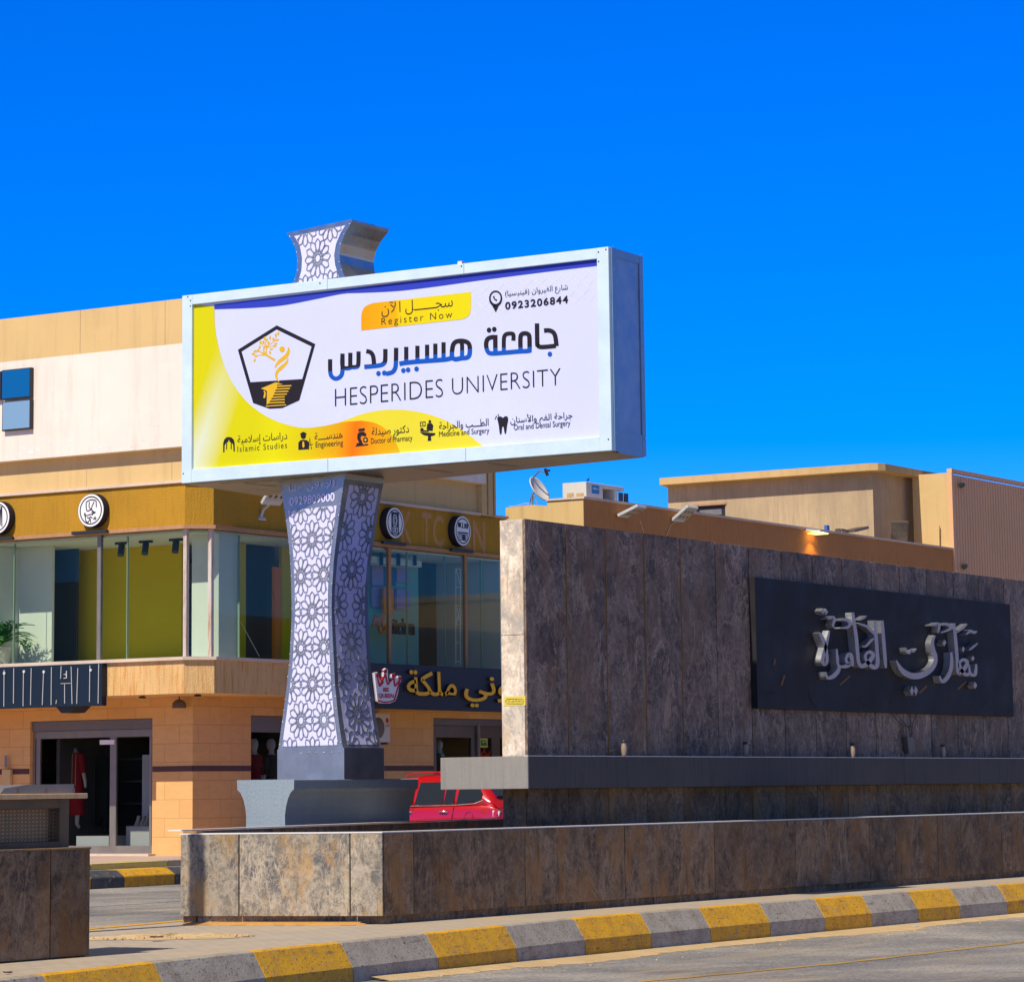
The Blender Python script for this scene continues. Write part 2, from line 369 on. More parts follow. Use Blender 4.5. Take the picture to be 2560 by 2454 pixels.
def glass_mat(name, tint, refl):
    m = bpy.data.materials.new(name); m.use_nodes = True; t = m.node_tree; t.nodes.clear()
    o = t.nodes.new('ShaderNodeOutputMaterial'); tr = t.nodes.new('ShaderNodeBsdfTransparent'); gl = t.nodes.new('ShaderNodeBsdfGlossy')
    tr.inputs[0].default_value = (*tint, 1); gl.inputs['Roughness'].default_value = .02; gl.inputs[0].default_value = (.9, .95, .95, 1)
    lw = t.nodes.new('ShaderNodeLayerWeight'); lw.inputs[0].default_value = refl
    mx = t.nodes.new('ShaderNodeMixShader'); t.links.new(lw.outputs['Fresnel'], mx.inputs[0]); t.links.new(tr.outputs[0], mx.inputs[1]); t.links.new(gl.outputs[0], mx.inputs[2]); t.links.new(mx.outputs[0], o.inputs[0])
    return m
M['glass'] = glass_mat('showroom_glass', (.90, .94, .88), .10)
M['glass_dark'] = glass_mat('shop_glass', (.78, .80, .78), .08)

def brick_mat(name, c1, c2, mortar, bw, rh, plane, rough=.75, ms=.006):
    m = mat(name, c1, rough); N = NT(m); co = N.coords(); sp = N.n('SeparateXYZ', {0: co}).outputs
    a, b = {'xz': (0, 2), 'yz': (1, 2), 'xy': (0, 1)}[plane]
    v = N.n('CombineXYZ', {0: sp[a], 1: sp[b]}).outputs[0]
    br = N.n('TexBrick', {'Vector': v, 'Color1': (*c1, 1), 'Color2': (*c2, 1), 'Mortar': (*mortar, 1), 'Scale': 1.0, 'Mortar Size': ms, 'Brick Width': bw, 'Row Height': rh, 'Bias': -.1})
    n = N.noise(N.coords((1, 1, 3)), 3.5, 6, .65)
    c = N.mix(N.mul(N.g(n, .35, .7), .45), br.outputs['Color'], tuple(q * .72 for q in c1))
    N.col(c); N.bump(N.n('Math', {0: N.mul(br.outputs['Fac'], -1.0), 1: N.mul(n, .2)}, operation='ADD').outputs[0], .4, .01); return m
TC1, TC2, TMO = (.76, .43, .15), (.70, .37, .12), (.46, .24, .09)
M['tile_xz'] = brick_mat('wall_tile_long', TC1, TC2, TMO, .80, .40, 'xz')
M['tile_yz'] = brick_mat('wall_tile_short', TC1, TC2, TMO, .80, .40, 'yz')
def ground_mats():
    m = mat('asphalt', (.1, .1, .1), .85); N = NT(m); v = N.coords()
    n = N.noise(v, .35, 5, .6); f = N.noise(v, 26, 6, .85); p = N.noise(N.coords((.25, 1.4, 1)), 1.1, 5, .6)
    c = N.ramp(N.n('Math', {0: N.mul(f, .65), 1: N.mul(n, .35)}, operation='ADD').outputs[0], [(.38, (.075, .074, .080)), (.5, (.225, .212, .205)), (.60, (.52, .455, .375))])
    c = N.mix(N.mul(N.g(p, .50, .68), .40), c, (.50, .37, .22))
    q = N.n('Mapping', {'Vector': N.coords((.35, 1.1, 1)), 'Rotation': (0, 0, .3)}).outputs[0]
    r_ = N.n('Math', {0: N.n('Math', {0: N.noise(q, .9, 8, .7, .6), 1: .5}, operation='SUBTRACT').outputs[0]}, operation='ABSOLUTE').outputs[0]
    c = N.mix(N.mul(N.g(r_, .006, 0), .8), c, (.05, .045, .04)); c = N.mix(N.mul(N.g(N.noise(N.coords((.2, .6, 1)), .8, 3, .5), .52, .60), .45), c, (.10, .10, .11))
    N.col(c); N.bump(f, .7, .012); M['asphalt'] = m
    m = mat('pavers', (.4, .35, .28), .85); N = NT(m); sp = N.n('SeparateXYZ', {0: N.coords()}).outputs
    v = N.n('CombineXYZ', {0: sp[0], 1: sp[1]}).outputs[0]
    br = N.n('TexBrick', {'Vector': v, 'Color1': (.46, .38, .29, 1), 'Color2': (.40, .335, .26, 1), 'Mortar': (.30, .235, .17, 1), 'Scale': 1, 'Mortar Size': .008, 'Brick Width': .22, 'Row Height': .11})
    n = N.noise(N.coords(), .9, 6, .65); n2 = N.noise(N.coords(), 20, 4, .7)
    c = N.mix(N.mul(N.g(n, .45, .68), .75), br.outputs['Color'], (.50, .37, .22)); c = N.mix(N.mul(N.g(n2, .5, .75), .35), c, (.24, .20, .16))
    N.col(c); N.bump(n2, .3, .01); M['paver'] = m
    m = mat('pink_pavement', (.42, .30, .26), .85); N = NT(m); n = N.noise(N.coords(), 1.5, 6, .6)
    N.col(N.mix(N.g(n, .35, .7), (.46, .31, .26), (.52, .40, .30))); M['pink'] = m
    for nm, c, dirt in (('kerb_yellow', (.74, .37, .002), (.40, .20, .03)), ('kerb_grey', (.40, .345, .27), (.22, .16, .10)), ('kerb_black', (.05, .055, .065), (.12, .11, .10)), ('kerb_pale_yellow', (.62, .50, .08), (.50, .42, .28))):
        m = mat(nm, c, .7); N = NT(m); v = N.coords(rnd=9); n = N.noise(v, 5, 8, .7); f = N.noise(v, 38, 3, .6); sp = N.n('SeparateXYZ', {0: N.co}).outputs
        cc = N.mix(N.mul(N.g(n, .44, .64), .6), c, dirt); cc = N.mix(N.mul(N.g(f, .60, .66), .85), cc, tuple(q * .3 for q in dirt)); fl_ = N.noise(N.coords(rnd=21), 9, 8, .75); cc = N.mix(N.mul(N.g(fl_, .60, .63), .8), cc, (.34, .29, .24)); sc_ = N.noise(N.coords((1, 1, 9), rnd=5), 3, 5, .7); cc = N.mix(N.mul(N.g(sc_, .60, .66), .5), cc, (.06, .055, .05))
        cc = N.mix(N.mul(N.g(sp[2], -.22, -.40), .55), cc, dirt)
        N.col(cc); N.bump(f, .45, .01); M[nm] = m
ground_mats()
M['road_line'] = plaster('worn_road_line', (.40, .24, .07), .25, bump=.3, scale=9)

# ------------------------------------------------------------------ writing
_AR = {'ا': (0xFE8D, 2), 'أ': (0xFE83, 2), 'آ': (0xFE81, 2), 'إ': (0xFE87, 2), 'ب': (0xFE8F, 4), 'ة': (0xFE93, 2), 'ت': (0xFE95, 4), 'ج': (0xFE9D, 4), 'ح': (0xFEA1, 4),
       'د': (0xFEA9, 2), 'ر': (0xFEAD, 2), 'ز': (0xFEAF, 2), 'س': (0xFEB1, 4), 'ش': (0xFEB5, 4), 'ص': (0xFEB9, 4), 'ط': (0xFEC1, 4), 'ع': (0xFEC9, 4), 'غ': (0xFECD, 4), 'ف': (0xFED1, 4),
       'ق': (0xFED5, 4), 'ك': (0xFED9, 4), 'ل': (0xFEDD, 4), 'م': (0xFEE1, 4), 'ن': (0xFEE5, 4), 'ه': (0xFEE9, 4), 'و': (0xFEED, 2), 'ي': (0xFEF1, 4), 'ـ': (0x0640, 9)}
def shape(t):
    t = t.replace('لآ', '\uE001').replace('لأ', '\uE002').replace('لإ', '\uE003').replace('لا', '\uE004')
    tab = dict(_AR); tab.update({'\uE001': (0xFEF5, 2), '\uE002': (0xFEF7, 2), '\uE003': (0xFEF9, 2), '\uE004': (0xFEFB, 2)})
    out = []
    for i, c in enumerate(t):
        if c not in tab: out.append({'(': ')', ')': '('}.get(c, c)); continue
        code, k = tab[c]
        if k == 9: out.append(chr(code)); continue
        p = i > 0 and t[i - 1] in tab and tab[t[i - 1]][1] in (4, 9)
        nx = i + 1 < len(t) and t[i + 1] in tab and k == 4
        out.append(chr(code + ((3 if nx else 1) if p else (2 if nx else 0))))
    return ''.join(out[::-1])
def text_mb(body, O, ua, ub, un, box, depth=0, bold=0, spacing=1, mb=None, mi=0, side=None):
    """box = (a0, a1, b0, b1) in the plane's own axes; depth = thickness along un"""
    ar = any(c in _AR for c in body)
    cu = bpy.data.curves.new('tmp', 'FONT'); cu.body = shape(body) if ar else body; cu.size = 1; cu.resolution_u = 4
    cu.offset = bold; cu.extrude = .5 if depth else 0; cu.space_character = spacing
    ob = bpy.data.objects.new('tmp', cu); COL.objects.link(ob)
    dg = bpy.context.evaluated_depsgraph_get(); me = bpy.data.meshes.new_from_object(ob.evaluated_get(dg))
    bpy.data.objects.remove(ob); bpy.data.curves.remove(cu)
    vs = [v.co.copy() for v in me.vertices]
    x0 = min(v.x for v in vs); x1 = max(v.x for v in vs); y0 = min(v.y for v in vs); y1 = max(v.y for v in vs)
    a0, a1, b0, b1 = box; O = Vector(O); ua, ub, un = map(Vector, (ua, ub, un))
    P = [O + ua * (a0 + (v.x - x0) / (x1 - x0) * (a1 - a0)) + ub * (b0 + (v.y - y0) / (y1 - y0) * (b1 - b0)) + un * ((v.z + .5) * depth if depth else 0) for v in vs]
    par = list(range(len(P)))               # neighbouring letters overlap where they join: step each one a hair forward
    def find(i):
        while par[i] != i: par[i] = par[par[i]]; i = par[i]
        return i
    for p_ in me.polygons:
        a_ = find(p_.vertices[0])
        for v_ in p_.vertices[1:]: par[find(v_)] = a_
    roots = {}
    for i in range(len(P)):
        k = roots.setdefault(find(i), len(roots)); P[i] = P[i] + un * ((.0015 if depth else .00012) * (k % 6))
    mb = mb or MB()
    if side is None: mb.add(P, [tuple(p.vertices) for p in me.polygons], mi)
    else:
        mb.add(P, [tuple(p.vertices) for p in me.polygons if abs(p.normal.z) > .5], mi); mb.add(P, [tuple(p.vertices) for p in me.polygons if abs(p.normal.z) <= .5], side)
    bpy.data.meshes.remove(me)
    return mb
_lay = [0]
def smooth2(pts, n=5):
    if len(pts) < 3: return pts
    out = []; P = [pts[0]] + list(pts) + [pts[-1]]
    for i in range(1, len(P) - 2):
        for j in range(n):
            t = j / n; a, b, c, d = P[i - 1], P[i], P[i + 1], P[i + 2]
            out.append(tuple(.5 * (2 * b[k] + (c[k] - a[k]) * t + (2 * a[k] - 5 * b[k] + 4 * c[k] - d[k]) * t * t + (3 * b[k] - a[k] - 3 * c[k] + d[k]) * t ** 3) for k in range(len(b))))
    out.append(tuple(pts[-1])); return out
def stroke(mb, pts, wd, fmap, depth=.0, mi=0, mis=None, sm=True, closed=False, rnd=False):
    """ribbon of width wd (or per-point width as 3rd coordinate) in picture units; fmap(x, y, c) -> 3D, c = height over the plane"""
    if len(pts[0]) == 2: pts = [(x, y, wd) for x, y in pts]
    if closed: pts = list(pts) + [pts[0]]
    if sm: pts = smooth2(pts)
    n = len(pts); L = []; Rr = []
    for i, (x, y, q) in enumerate(pts):
        if closed and i in (0, n - 1): a, b = pts[n - 2], pts[1]
        else: a, b = pts[max(i - 1, 0)], pts[min(i + 1, n - 1)]
        dx, dy = b[0] - a[0], b[1] - a[1]; l = math.hypot(dx, dy) or 1; dx /= l; dy /= l
        k = 1.0
        if 0 < i < n - 1 and not sm:
            e = pts[i]; u1 = (e[0] - a[0], e[1] - a[1]); l1 = math.hypot(*u1) or 1; c = (u1[0] * dx + u1[1] * dy) / l1; k = 1 / max(.5, c)
        if closed and i in (0, n - 1) and not sm:
            e = pts[i]; u1 = (e[0] - a[0], e[1] - a[1]); l1 = math.hypot(*u1) or 1; c = (u1[0] * dx + u1[1] * dy) / l1; k = 1 / max(.5, c)
        L.append((x - dy * q / 2 * k, y + dx * q / 2 * k)); Rr.append((x + dy * q / 2 * k, y - dx * q / 2 * k))
    _lay[0] = (_lay[0] + 1) % 9; e = (.0004 if depth > .03 else .00009) * _lay[0]
    vs = [fmap(x, y, depth + e) for x, y in L] + [fmap(x, y, depth + e) for x, y in Rr]
    fs = [(i, i + 1, n + i + 1, n + i) for i in range(n - 1)]
    mb.add(vs, fs, mi)
    if depth > .004:
        ms = mi if mis is None else mis
        vs2 = vs + [fmap(x, y, 0) for x, y in L] + [fmap(x, y, 0) for x, y in Rr]
        mb.add(vs2, [(i, 2 * n + i, 2 * n + i + 1, i + 1) for i in range(n - 1)] + [(n + i, n + i + 1, 3 * n + i + 1, 3 * n + i) for i in range(n - 1)], ms)
        if not closed: mb.add(vs2, [(0, n, 3 * n, 2 * n), (n - 1, 3 * n - 1, 4 * n - 1, 2 * n - 1)], ms)
def blob(mb, poly, fmap, depth=0.0, mi=0, mis=None, sm=False):
    if sm: poly = smooth2(list(poly) + [poly[0]], 5)[:-1]
    _lay[0] = (_lay[0] + 1) % 9; e = (.0004 if depth > .03 else .00009) * _lay[0]; n = len(poly)
    vs = [fmap(x, y, depth + e) for x, y in poly]; mb.add(vs, [list(range(n))], mi)
    if depth > .004:
        mb.add(vs + [fmap(x, y, 0) for x, y in poly], [(i, (i + 1) % n, n + (i + 1) % n, n + i) for i in range(n)], mi if mis is None else mis)
def circ(cx, cy, rx, ry=None, n=18): return [(cx + rx * math.cos(2 * math.pi * i / n), cy + (ry or rx) * math.sin(2 * math.pi * i / n)) for i in range(n)]

# ------------------------------------------------------------------ ground, roads, pavements
def lerp(pts, x):
    if x <= pts[0][0]: return pts[0][1] + (x - pts[0][0]) * (pts[1][1] - pts[0][1]) / (pts[1][0] - pts[0][0])
    for (a, b), (c, d) in zip(pts, pts[1:]):
        if x <= c: return b + (d - b) * (x - a) / (c - a)
    return pts[-1][1]
KP = [(-8.33, -2.64), (-6.65, -2.34), (-5.0, -2.085), (-3.47, -1.9), (-1.81, -1.70), (-.085, -1.477), (1.56, -1.272), (3.02, -1.216), (4.38, -1.19), (5.84, -1.165), (7.23, -1.165), (8.47, -1.175), (9.76, -1.19), (10.95, -1.22), (12.38, -1.25)]
def TK(s): return lerp(KP, s)
def ZR(s): return lerp([(-4, -.33), (-3, -.33), (1.5, -.385), (6, -.395), (99, -.40)], s) if s > -4 else -.33
mb = MB(); mb.add([(-900, -900, -.62), (2500, -900, -.62), (2500, 2500, -.62), (-900, 2500, -.62)], [(0, 1, 2, 3)]); struct('ground', mb, M['sand'])
ss = [-60, -30, -20, -14, -10] + [-8 + .5 * i for i in range(56)] + [24, 30, 40, 60, 120]
mb = MB()
for a, b in zip(ss, ss[1:]): mb.add([(a, -40, ZR(a)), (b, -40, ZR(b)), (b, TK(b) - .1, ZR(b)), (a, TK(a) - .1, ZR(a))], [(0, 1, 2, 3)])
struct('near_road', mb, M['asphalt'])
# worn line on the near road
a, b = onZ((1300 + 545 / 1.5556, 2454), -.36), onZ((2560, 1900 + 700 / 1.5556), -.38)
mb = MB(); t0 = -3.0
ln = [a.lerp(b, q / 30) for q in range(-18, 80)]
for i, (p, q) in enumerate(zip(ln, ln[1:])):
    r1 = .06 + .02 * math.sin(i * 1.7); r2 = .06 + .02 * math.sin((i + 1) * 1.7)
    mb.add([(p.x, p.y - r1, ZR(p.x) + .004), (q.x, q.y - r2, ZR(q.x) + .004), (q.x, q.y + r2, ZR(q.x) + .004), (p.x, p.y + r1, ZR(p.x) + .004)], [(0, 1, 2, 3)])
struct('road_line', mb, M['road_line'])
# median pavement
def MF(s): return lerp([(-60, 2.4), (-4, 2.0), (-1.78, 2.30), (.07, 2.62), (2.6, 3.25), (3.2, 4.55), (6.4, 4.75), (9, 4.7), (120, 8)], s)
mb = MB()
for a, b in zip(ss, ss[1:]):
    k = 12
    for j in range(k):
        f = lambda s, q: TK(s) + .13 + (MF(s) - TK(s) - .13) * q / k
        mb.add([(a, f(a, j), 0), (b, f(b, j), 0), (b, f(b, j + 1), 0), (a, f(a, j + 1), 0)], [(0, 1, 2, 3)])
struct('median_pavement', mb, M['paver'])
# far road
def at_far(px, py, z): return onZ((px, py), z)
fa, fb = onZ((235, 2222), -.25), onZ((447, 2210), -.25)
fdir = (fb - fa).normalized(); fdir.z = 0
fn = Vector((-fdir.y, fdir.x, 0))
mb = MB()
for a, b in zip(ss, ss[1:]): mb.add([(a, MF(a) - .05, -.25), (b, MF(b) - .05, -.25), (b, 16.5 + (b - 12) * .02, -.25), (a, 16.5 + (a - 12) * .02, -.25)], [(0, 1, 2, 3)])
struct('far_road', mb, M['asphalt'])
mb = MB()
p0, p1 = fa - fdir * 60, fa + fdir * 90
mb.add([p0, p1, p1 - fn * 5, p0 - fn * 5], [(0, 1, 2, 3)])
for v in mb.v: v.z = -.246
struct('far_road_edge', mb, M['asphalt'])
mb = MB(); mb.add([p0 + fn * .05, p1 + fn * .05, p1 + fn * 9, p0 + fn * 9], [(0, 1, 2, 3)])
for v in mb.v: v.z = -.03
struct('far_pavement', mb, M['paver'])
# near kerb blocks
def kerb_block(s0, s1, prof, T, matn, label, grp, g=.006):
    vs = []
    sa, sb = s0 + g, s1 - g
    rings = [[Vector((s, T(s) + dt, z)) for dt, z in prof] for s in (sa, (sa + sb) / 2, sb)]
    m_ = MB().loft(rings, smooth=False)
    ctr = Vector(((sa + sb) / 2, T((sa + sb) / 2) - .05, -.4))
    o = solid('kerb_block', m_, M[matn], label, 'kerb block', ctr, grp); addbevel(o, .014); return o
PROF = [(.13, .012), (.03, .012), (0, .002), (-.125, -.200), (-.140, -.47), (.13, -.47)]
marks = [-10.0] + [k[0] for k in KP]
while marks[-1] < 40: marks.append(marks[-1] + 1.30)
ky = 0
lab_y = ['leftmost yellow kerb block at the near road, by the bottom left corner', 'yellow kerb block below the sandy gap between the two stone planters', 'yellow kerb block just right of the lit end of the stone planter',
         'yellow kerb block below the wall sticker and grey ledge end', 'yellow kerb block in the middle of the near kerb, left of the black plaque', 'yellow kerb block on the near road below the left part of the black plaque',
         'small yellow kerb block near the right edge below the metal letters', 'yellow kerb block at the right edge of the picture']
lab_g = ['grey kerb block cut by the bottom left corner of the picture', 'bluish grey kerb block between the two leftmost yellow blocks', 'grey kerb block below the lit right end of the planter face',
         'grey kerb block below the dark planter corner', 'grey kerb block right of the fourth yellow block from the left', 'grey kerb block with a white scuff left of the plaque', 'grey kerb block below the middle of the black plaque',
         'cracked grey kerb block below the last metal letters', 'grey kerb block near the right edge of the picture']
for i, (a, b) in enumerate(zip(marks, marks[1:])):
    ye = i % 2 == 1; k = i // 2
    L_ = (lab_y if ye else lab_g)
    lb = L_[k] if k < len(L_) else ('far yellow kerb block of the near kerb beyond the right edge' if ye else 'far grey kerb block of the near kerb beyond the right edge')
    if a > 16: break
    kerb_block(a, b, PROF, TK, 'kerb_yellow' if ye else 'kerb_grey', lb, 'painted kerb blocks along the near road')
mb = MB().loft([[Vector((s, TK(s) + dt, z)) for dt, z in PROF] for s in (16.28, 25, 45, 80)], smooth=False); struct('kerb_run', mb, M['kerb_grey'])
# thin yellow edge of the median towards the far road
mb = MB()
mss = [-5 + .25 * i for i in range(60)]
for a, b in zip(mss, mss[1:]): mb.add([(a, MF(a) - .04, .004), (b, MF(b) - .04, .004), (b, MF(b) + .12, .004), (a, MF(a) + .12, .004), (b, MF(b) + .12, -.25), (a, MF(a) + .12, -.25)], [(0, 1, 2, 3), (3, 2, 4, 5)])
struct('median_back_kerb', mb, M['kerb_yellow'])
# far kerb blocks
edges = [(150, 2227), (227, 2222.5), (311, 2218), (437, 2210.5), (520, 2206), (620, 2200)]
cols = ['kerb_yellow', 'kerb_black', 'kerb_yellow', 'kerb_black', 'kerb_yellow']
labs = ['yellow block of the far kerb hidden behind the left planter', 'black block of the far kerb right of the left planter', 'yellow block of the far kerb seen between the two planters', 'black block of the far kerb at the left corner of the stone planter', 'yellow block of the far kerb behind the stone planter']
for i in range(5):
    a, b = onZ(edges[i], -.25), onZ(edges[i + 1], -.25); d_ = (b - a); d_.z = 0; d_.normalize(); n_ = Vector((-d_.y, d_.x, 0))
    prof = [(0, -.30), (0, -.06), (.16, .045), (.42, .05), (.42, -.30)]
    rings = [[p + n_ * dt + Vector((0, 0, z + .25)) for dt, z in prof] for p in (a + d_ * .01, b - d_ * .01)]
    o = solid('kerb_block', MB().loft(rings, smooth=False), M[cols[i]], labs[i], 'kerb block', (a + b) / 2, 'painted kerb blocks across the far road'); addbevel(o, .02)
# low second kerb and pink pavement before the shop
sk0, sk1 = onZ((228, 2173), -.02), onZ((450, 2162), -.02)
sdv = (sk1 - sk0); sdv.z = 0; sdv.normalize(); sn = Vector((-sdv.y, sdv.x, 0))
mb = MB(); 
for i in range(-6, 14):
    a = sk0 + sdv * (i * 2.6); b = sk0 + sdv * (i * 2.6 + 2.58)
    mb.obox((a.x, a.y, -.05), b - a, sn * .4, (0, 0, .13), 0 if i % 2 else 1)
struct('shop_kerb', mb, [M['kerb_grey'], M['kerb_pale_yellow']])
mb = MB(); q0, q1 = sk0 - sdv * 20, sk0 + sdv * 40
mb.add([q0 + sn * .35, q1 + sn * .35, q1 + sn * 16, q0 + sn * 16], [(0, 1, 2, 3)])
for v in mb.v: v.z = .004
struct('shop_pavement', mb, M['pink'])
# drifted sand
mb = MB(); rnd = random.Random(3); s = -3.2; row = []
while s < 16:
    wd_ = .10 + .35 * max(0, math.sin(s * .9 + .6)) * rnd.uniform(.5, 1) + rnd.uniform(0, .12); row.append((s, wd_ * rnd.uniform(.7, 1.25))); s += .09
for (a, wa), (b, wb) in zip(row, row[1:]):
    mb.add([(a, TK(a) - .165, ZR(a) + .035), (b, TK(b) - .165, ZR(b) + .035), (b, TK(b) - .22 - wb * .4, ZR(b) + .018), (a, TK(a) - .22 - wa * .4, ZR(a) + .018), (b, TK(b) - .22 - wb, ZR(b) + .002), (a, TK(a) - .22 - wa, ZR(a) + .002)], [(3, 2, 1, 0), (5, 4, 2, 3)])
for i in range(130):
    a = rnd.uniform(-3.2, 14); r_ = rnd.uniform(.004, .014); mb.lathe((a, TK(a) - .2 - rnd.random() ** 2 * .9, ZR(a) + .001), [(r_, 0), (r_ * 1.1, r_ * .5), (r_ * .4, r_)], 5)
tag(struct('sand_drift', mb, M['sand']), kind='stuff')
mb = MB(); c = onZ((430, 2344)); u_ = (onZ((600, 2338)) - onZ((240, 2350)))
N_ = 60; ring = []
for j in range(9):
    for i in range(N_):
        a = 2 * math.pi * i / N_; k = (j / 8) * (1 + .18 * math.sin(3 * a + 1) + .12 * math.sin(7 * a) + .05 * math.sin(13 * a))
        ring.append(c + u_ * .5 * k * math.cos(a) + Vector((-.12, .5, 0)) * k * math.sin(a) + Vector((0, 0, .003 + .022 * max(0, 1 - (j / 8) ** 2) * rnd.uniform(.2, 2.2))))
mb.add(ring, [(j * N_ + i, j * N_ + (i + 1) % N_, (j + 1) * N_ + (i + 1) % N_, (j + 1) * N_ + i) for j in range(8) for i in range(N_)], 0, False)
for i in range(150):
    a = rnd.uniform(0, 6.28); k = math.sqrt(rnd.random()) * .95; p = c + u_ * .5 * k * math.cos(a) + Vector((-.12, .5, 0)) * k * math.sin(a); r_ = rnd.uniform(.006, .02)
    mb.lathe((p.x, p.y, .005), [(r_ * .6, 0), (r_, r_ * .5), (r_ * .5, r_ * 1.1)], 5)
tag(struct('sand_patch', mb, M['sand']), kind='stuff')
# litter
def chip(p, z, sz, matn, label, cat):
    g = onZ(p, z); m_ = MB(); k = rnd.uniform(0, 3)
    pts = [(math.cos(k + i * 1.05) * sz * rnd.uniform(.5, 1.2), math.sin(k + i * 1.05) * sz * rnd.uniform(.4, .8)) for i in range(6)]
    m_.prism([(g.x + x, g.y + y, z + .006 + .2 * abs(x)) for x, y in pts], (0, 0, .008)); solid('litter', m_, M[matn], label, cat, (g.x, g.y, z))
M['litter_white'] = mat('litter_white', (.7, .7, .7), .5); M['litter_blue'] = mat('litter_blue', (.05, .08, .4), .5); M['litter_brown'] = mat('litter_brown', (.12, .05, .03), .8)
chip((1566, 2261), 0, .10, 'litter_blue', 'crumpled blue wrapper on the pavement below the black plaque', 'litter')
chip((394, 2346), .02, .09, 'litter_brown', 'dark dried twig lying on the sand patch between the planters', 'twig')
chip((1235, 2421), -.38, .04, 'litter_blue', 'purple scrap in the sand at the foot of the near kerb', 'litter')
chip((1115, 2429), -.38, .04, 'litter_white', 'white scrap in the sand at the foot of the near kerb', 'litter')
chip((2290, 2317), -.39, .05, 'litter_white', 'pale wrapper in the sand below the right end of the kerb', 'litter')
chip((20, 2434), 0, .05, 'litter_brown', 'brown dead leaf on the pavement below the left planter', 'leaf')

# ------------------------------------------------------------------ stone planter in the median
def panel_run(parent, p0, p1, cuts, z0, z1, th, matn, name='cladding_panel', gap=.006, out=1):
    """panels along plan line p0->p1, cut at distances; outward is the right-hand side of the run"""
    p0 = Vector((p0[0], p0[1], 0)); p1 = Vector((p1[0], p1[1], 0)); d_ = (p1 - p0).normalized(); n_ = Vector((d_.y, -d_.x, 0)) * out
    for a, b in zip(cuts, cuts[1:]):
        o = p0 + d_ * (a + gap); m_ = MB().obox((o.x, o.y, z0), d_ * (b - a - 2 * gap), n_ * th, (0, 0, z1 - z0)); part(name, m_, M[matn], parent, bevel=.004)
pl = thing('stone_planter', 'long low planter clad in brown marble slabs in front of the big dark wall', 'planter', (0, 0, 0))
A_, B_ = Vector((0, 0, 0)), Vector((-.573, 2.11, 0)); C_ = Vector((9.24, 4.40, 0)); D_ = Vector((34, 4.7, 0)); E_ = Vector((34, 0, 0))
nend = Vector((-math.cos(R(15.2)), -math.sin(R(15.2)), 0))
mb = MB()
ins = .045
def wall_seg(m_, p, q, th, z0, z1, mi=0):
    d_ = (q - p).normalized(); n_ = Vector((-d_.y, d_.x, 0)); m_.obox((p.x, p.y, z0), q - p, n_ * th, (0, 0, z1 - z0), mi)
wall_seg(mb, A_ + Vector((ins, ins, 0)), E_ + Vector((0, ins, 0)), .16, -.1, .895)
part('front_wall', mb, M['marble'], pl)
mb = MB(); e0 = A_ + Vector((ins, ins + .165, 0)); e1 = B_ + Vector((ins + .012, -.17, 0)); wall_seg(mb, e1, e0, .14, -.1, .893); part('end_wall', mb, M['marble_end'], pl)
mb = MB(); bd = (C_ - B_).normalized()
wall_seg(mb, C_, B_ + Vector((.03, 0, 0)), .15, -.1, .934); wall_seg(mb, D_, C_ + Vector((.02, 0, 0)), .15, -.1, .936); part('back_wall', mb, M['marble'], pl)
cx = [0] + [onY((x, 2150), 0).x for x in (1034.8, 1313, 1562.5, 1787, 1990, 2176, 2346, 2506)]
while cx[-1] < 31: cx.append(cx[-1] + (cx[-1] - cx[-2]))
panel_run(pl, (.0, ins), (34, ins), cx[:-1], .084, .897, ins, 'marble', out=1)
def onend(px): return (onP((px, 2180), (0, 0), (-.573, 2.11)) - B_).length
ec = [0, onend(540), onend(860.5), (A_ - B_).length - .002]
panel_run(pl, B_, A_, ec, .084, .897, .03, 'marble_end', out=1)
mb = MB()
poly = [Vector((-.03, -.006, .900)), Vector((34, -.006, .900)), Vector((34, .20, .900)), Vector((.18, .20, .900)), Vector((-.36, 1.98, .900)), Vector((-.61, 2.13, .900))]
mb.prism([(-.034, -.004, .899), (33.9, -.004, .899), (33.9, .20, .899), (.17, .20, .899)], (0, 0, .012))
mb.prism([(-.034, -.004, .8995), (.17, .2005, .8995), (-.40, 2.10, .8995), (-.606, 2.11, .8995)], (0, 0, .012))
part('rim', mb, M['rim'], pl, bevel=.005)
mb = MB(); bn = Vector((-bd.y, bd.x, 0))
mb.prism([B_ + Vector((0, 0, .936)), C_ + Vector((0, 0, .936)), C_ + bn * .15 + Vector((0, 0, .936)), B_ + bn * .15 + Vector((0, 0, .936))], (0, 0, .012)); part('back_rim', mb, M['rim'], pl)
mb = MB(); mb.add([(.1, .1, .5), (33.5, .1, .5), (33.5, 4.6, .5), (9.2, 4.3, .5), (-.4, 2.05, .5)], [(0, 1, 2, 3, 4)]); part('soil', mb, plaster('dark_soil', (.10, .07, .045), .3, bump=.6), pl)
mb = MB()
rr = random.Random(5)
for i in range(70):                    # orange sand washed along the end of the planter
    t_ = rr.uniform(.25, 1.75); o = A_.lerp(B_, t_ / 2.18) + nend * rr.uniform(-.01, .10); r_ = rr.uniform(.03, .10)
    mb.lathe((o.x, o.y, .001), [(r_ * 1.3, 0), (r_, r_ * .12), (r_ * .3, r_ * .22)], 7)
N2 = 40
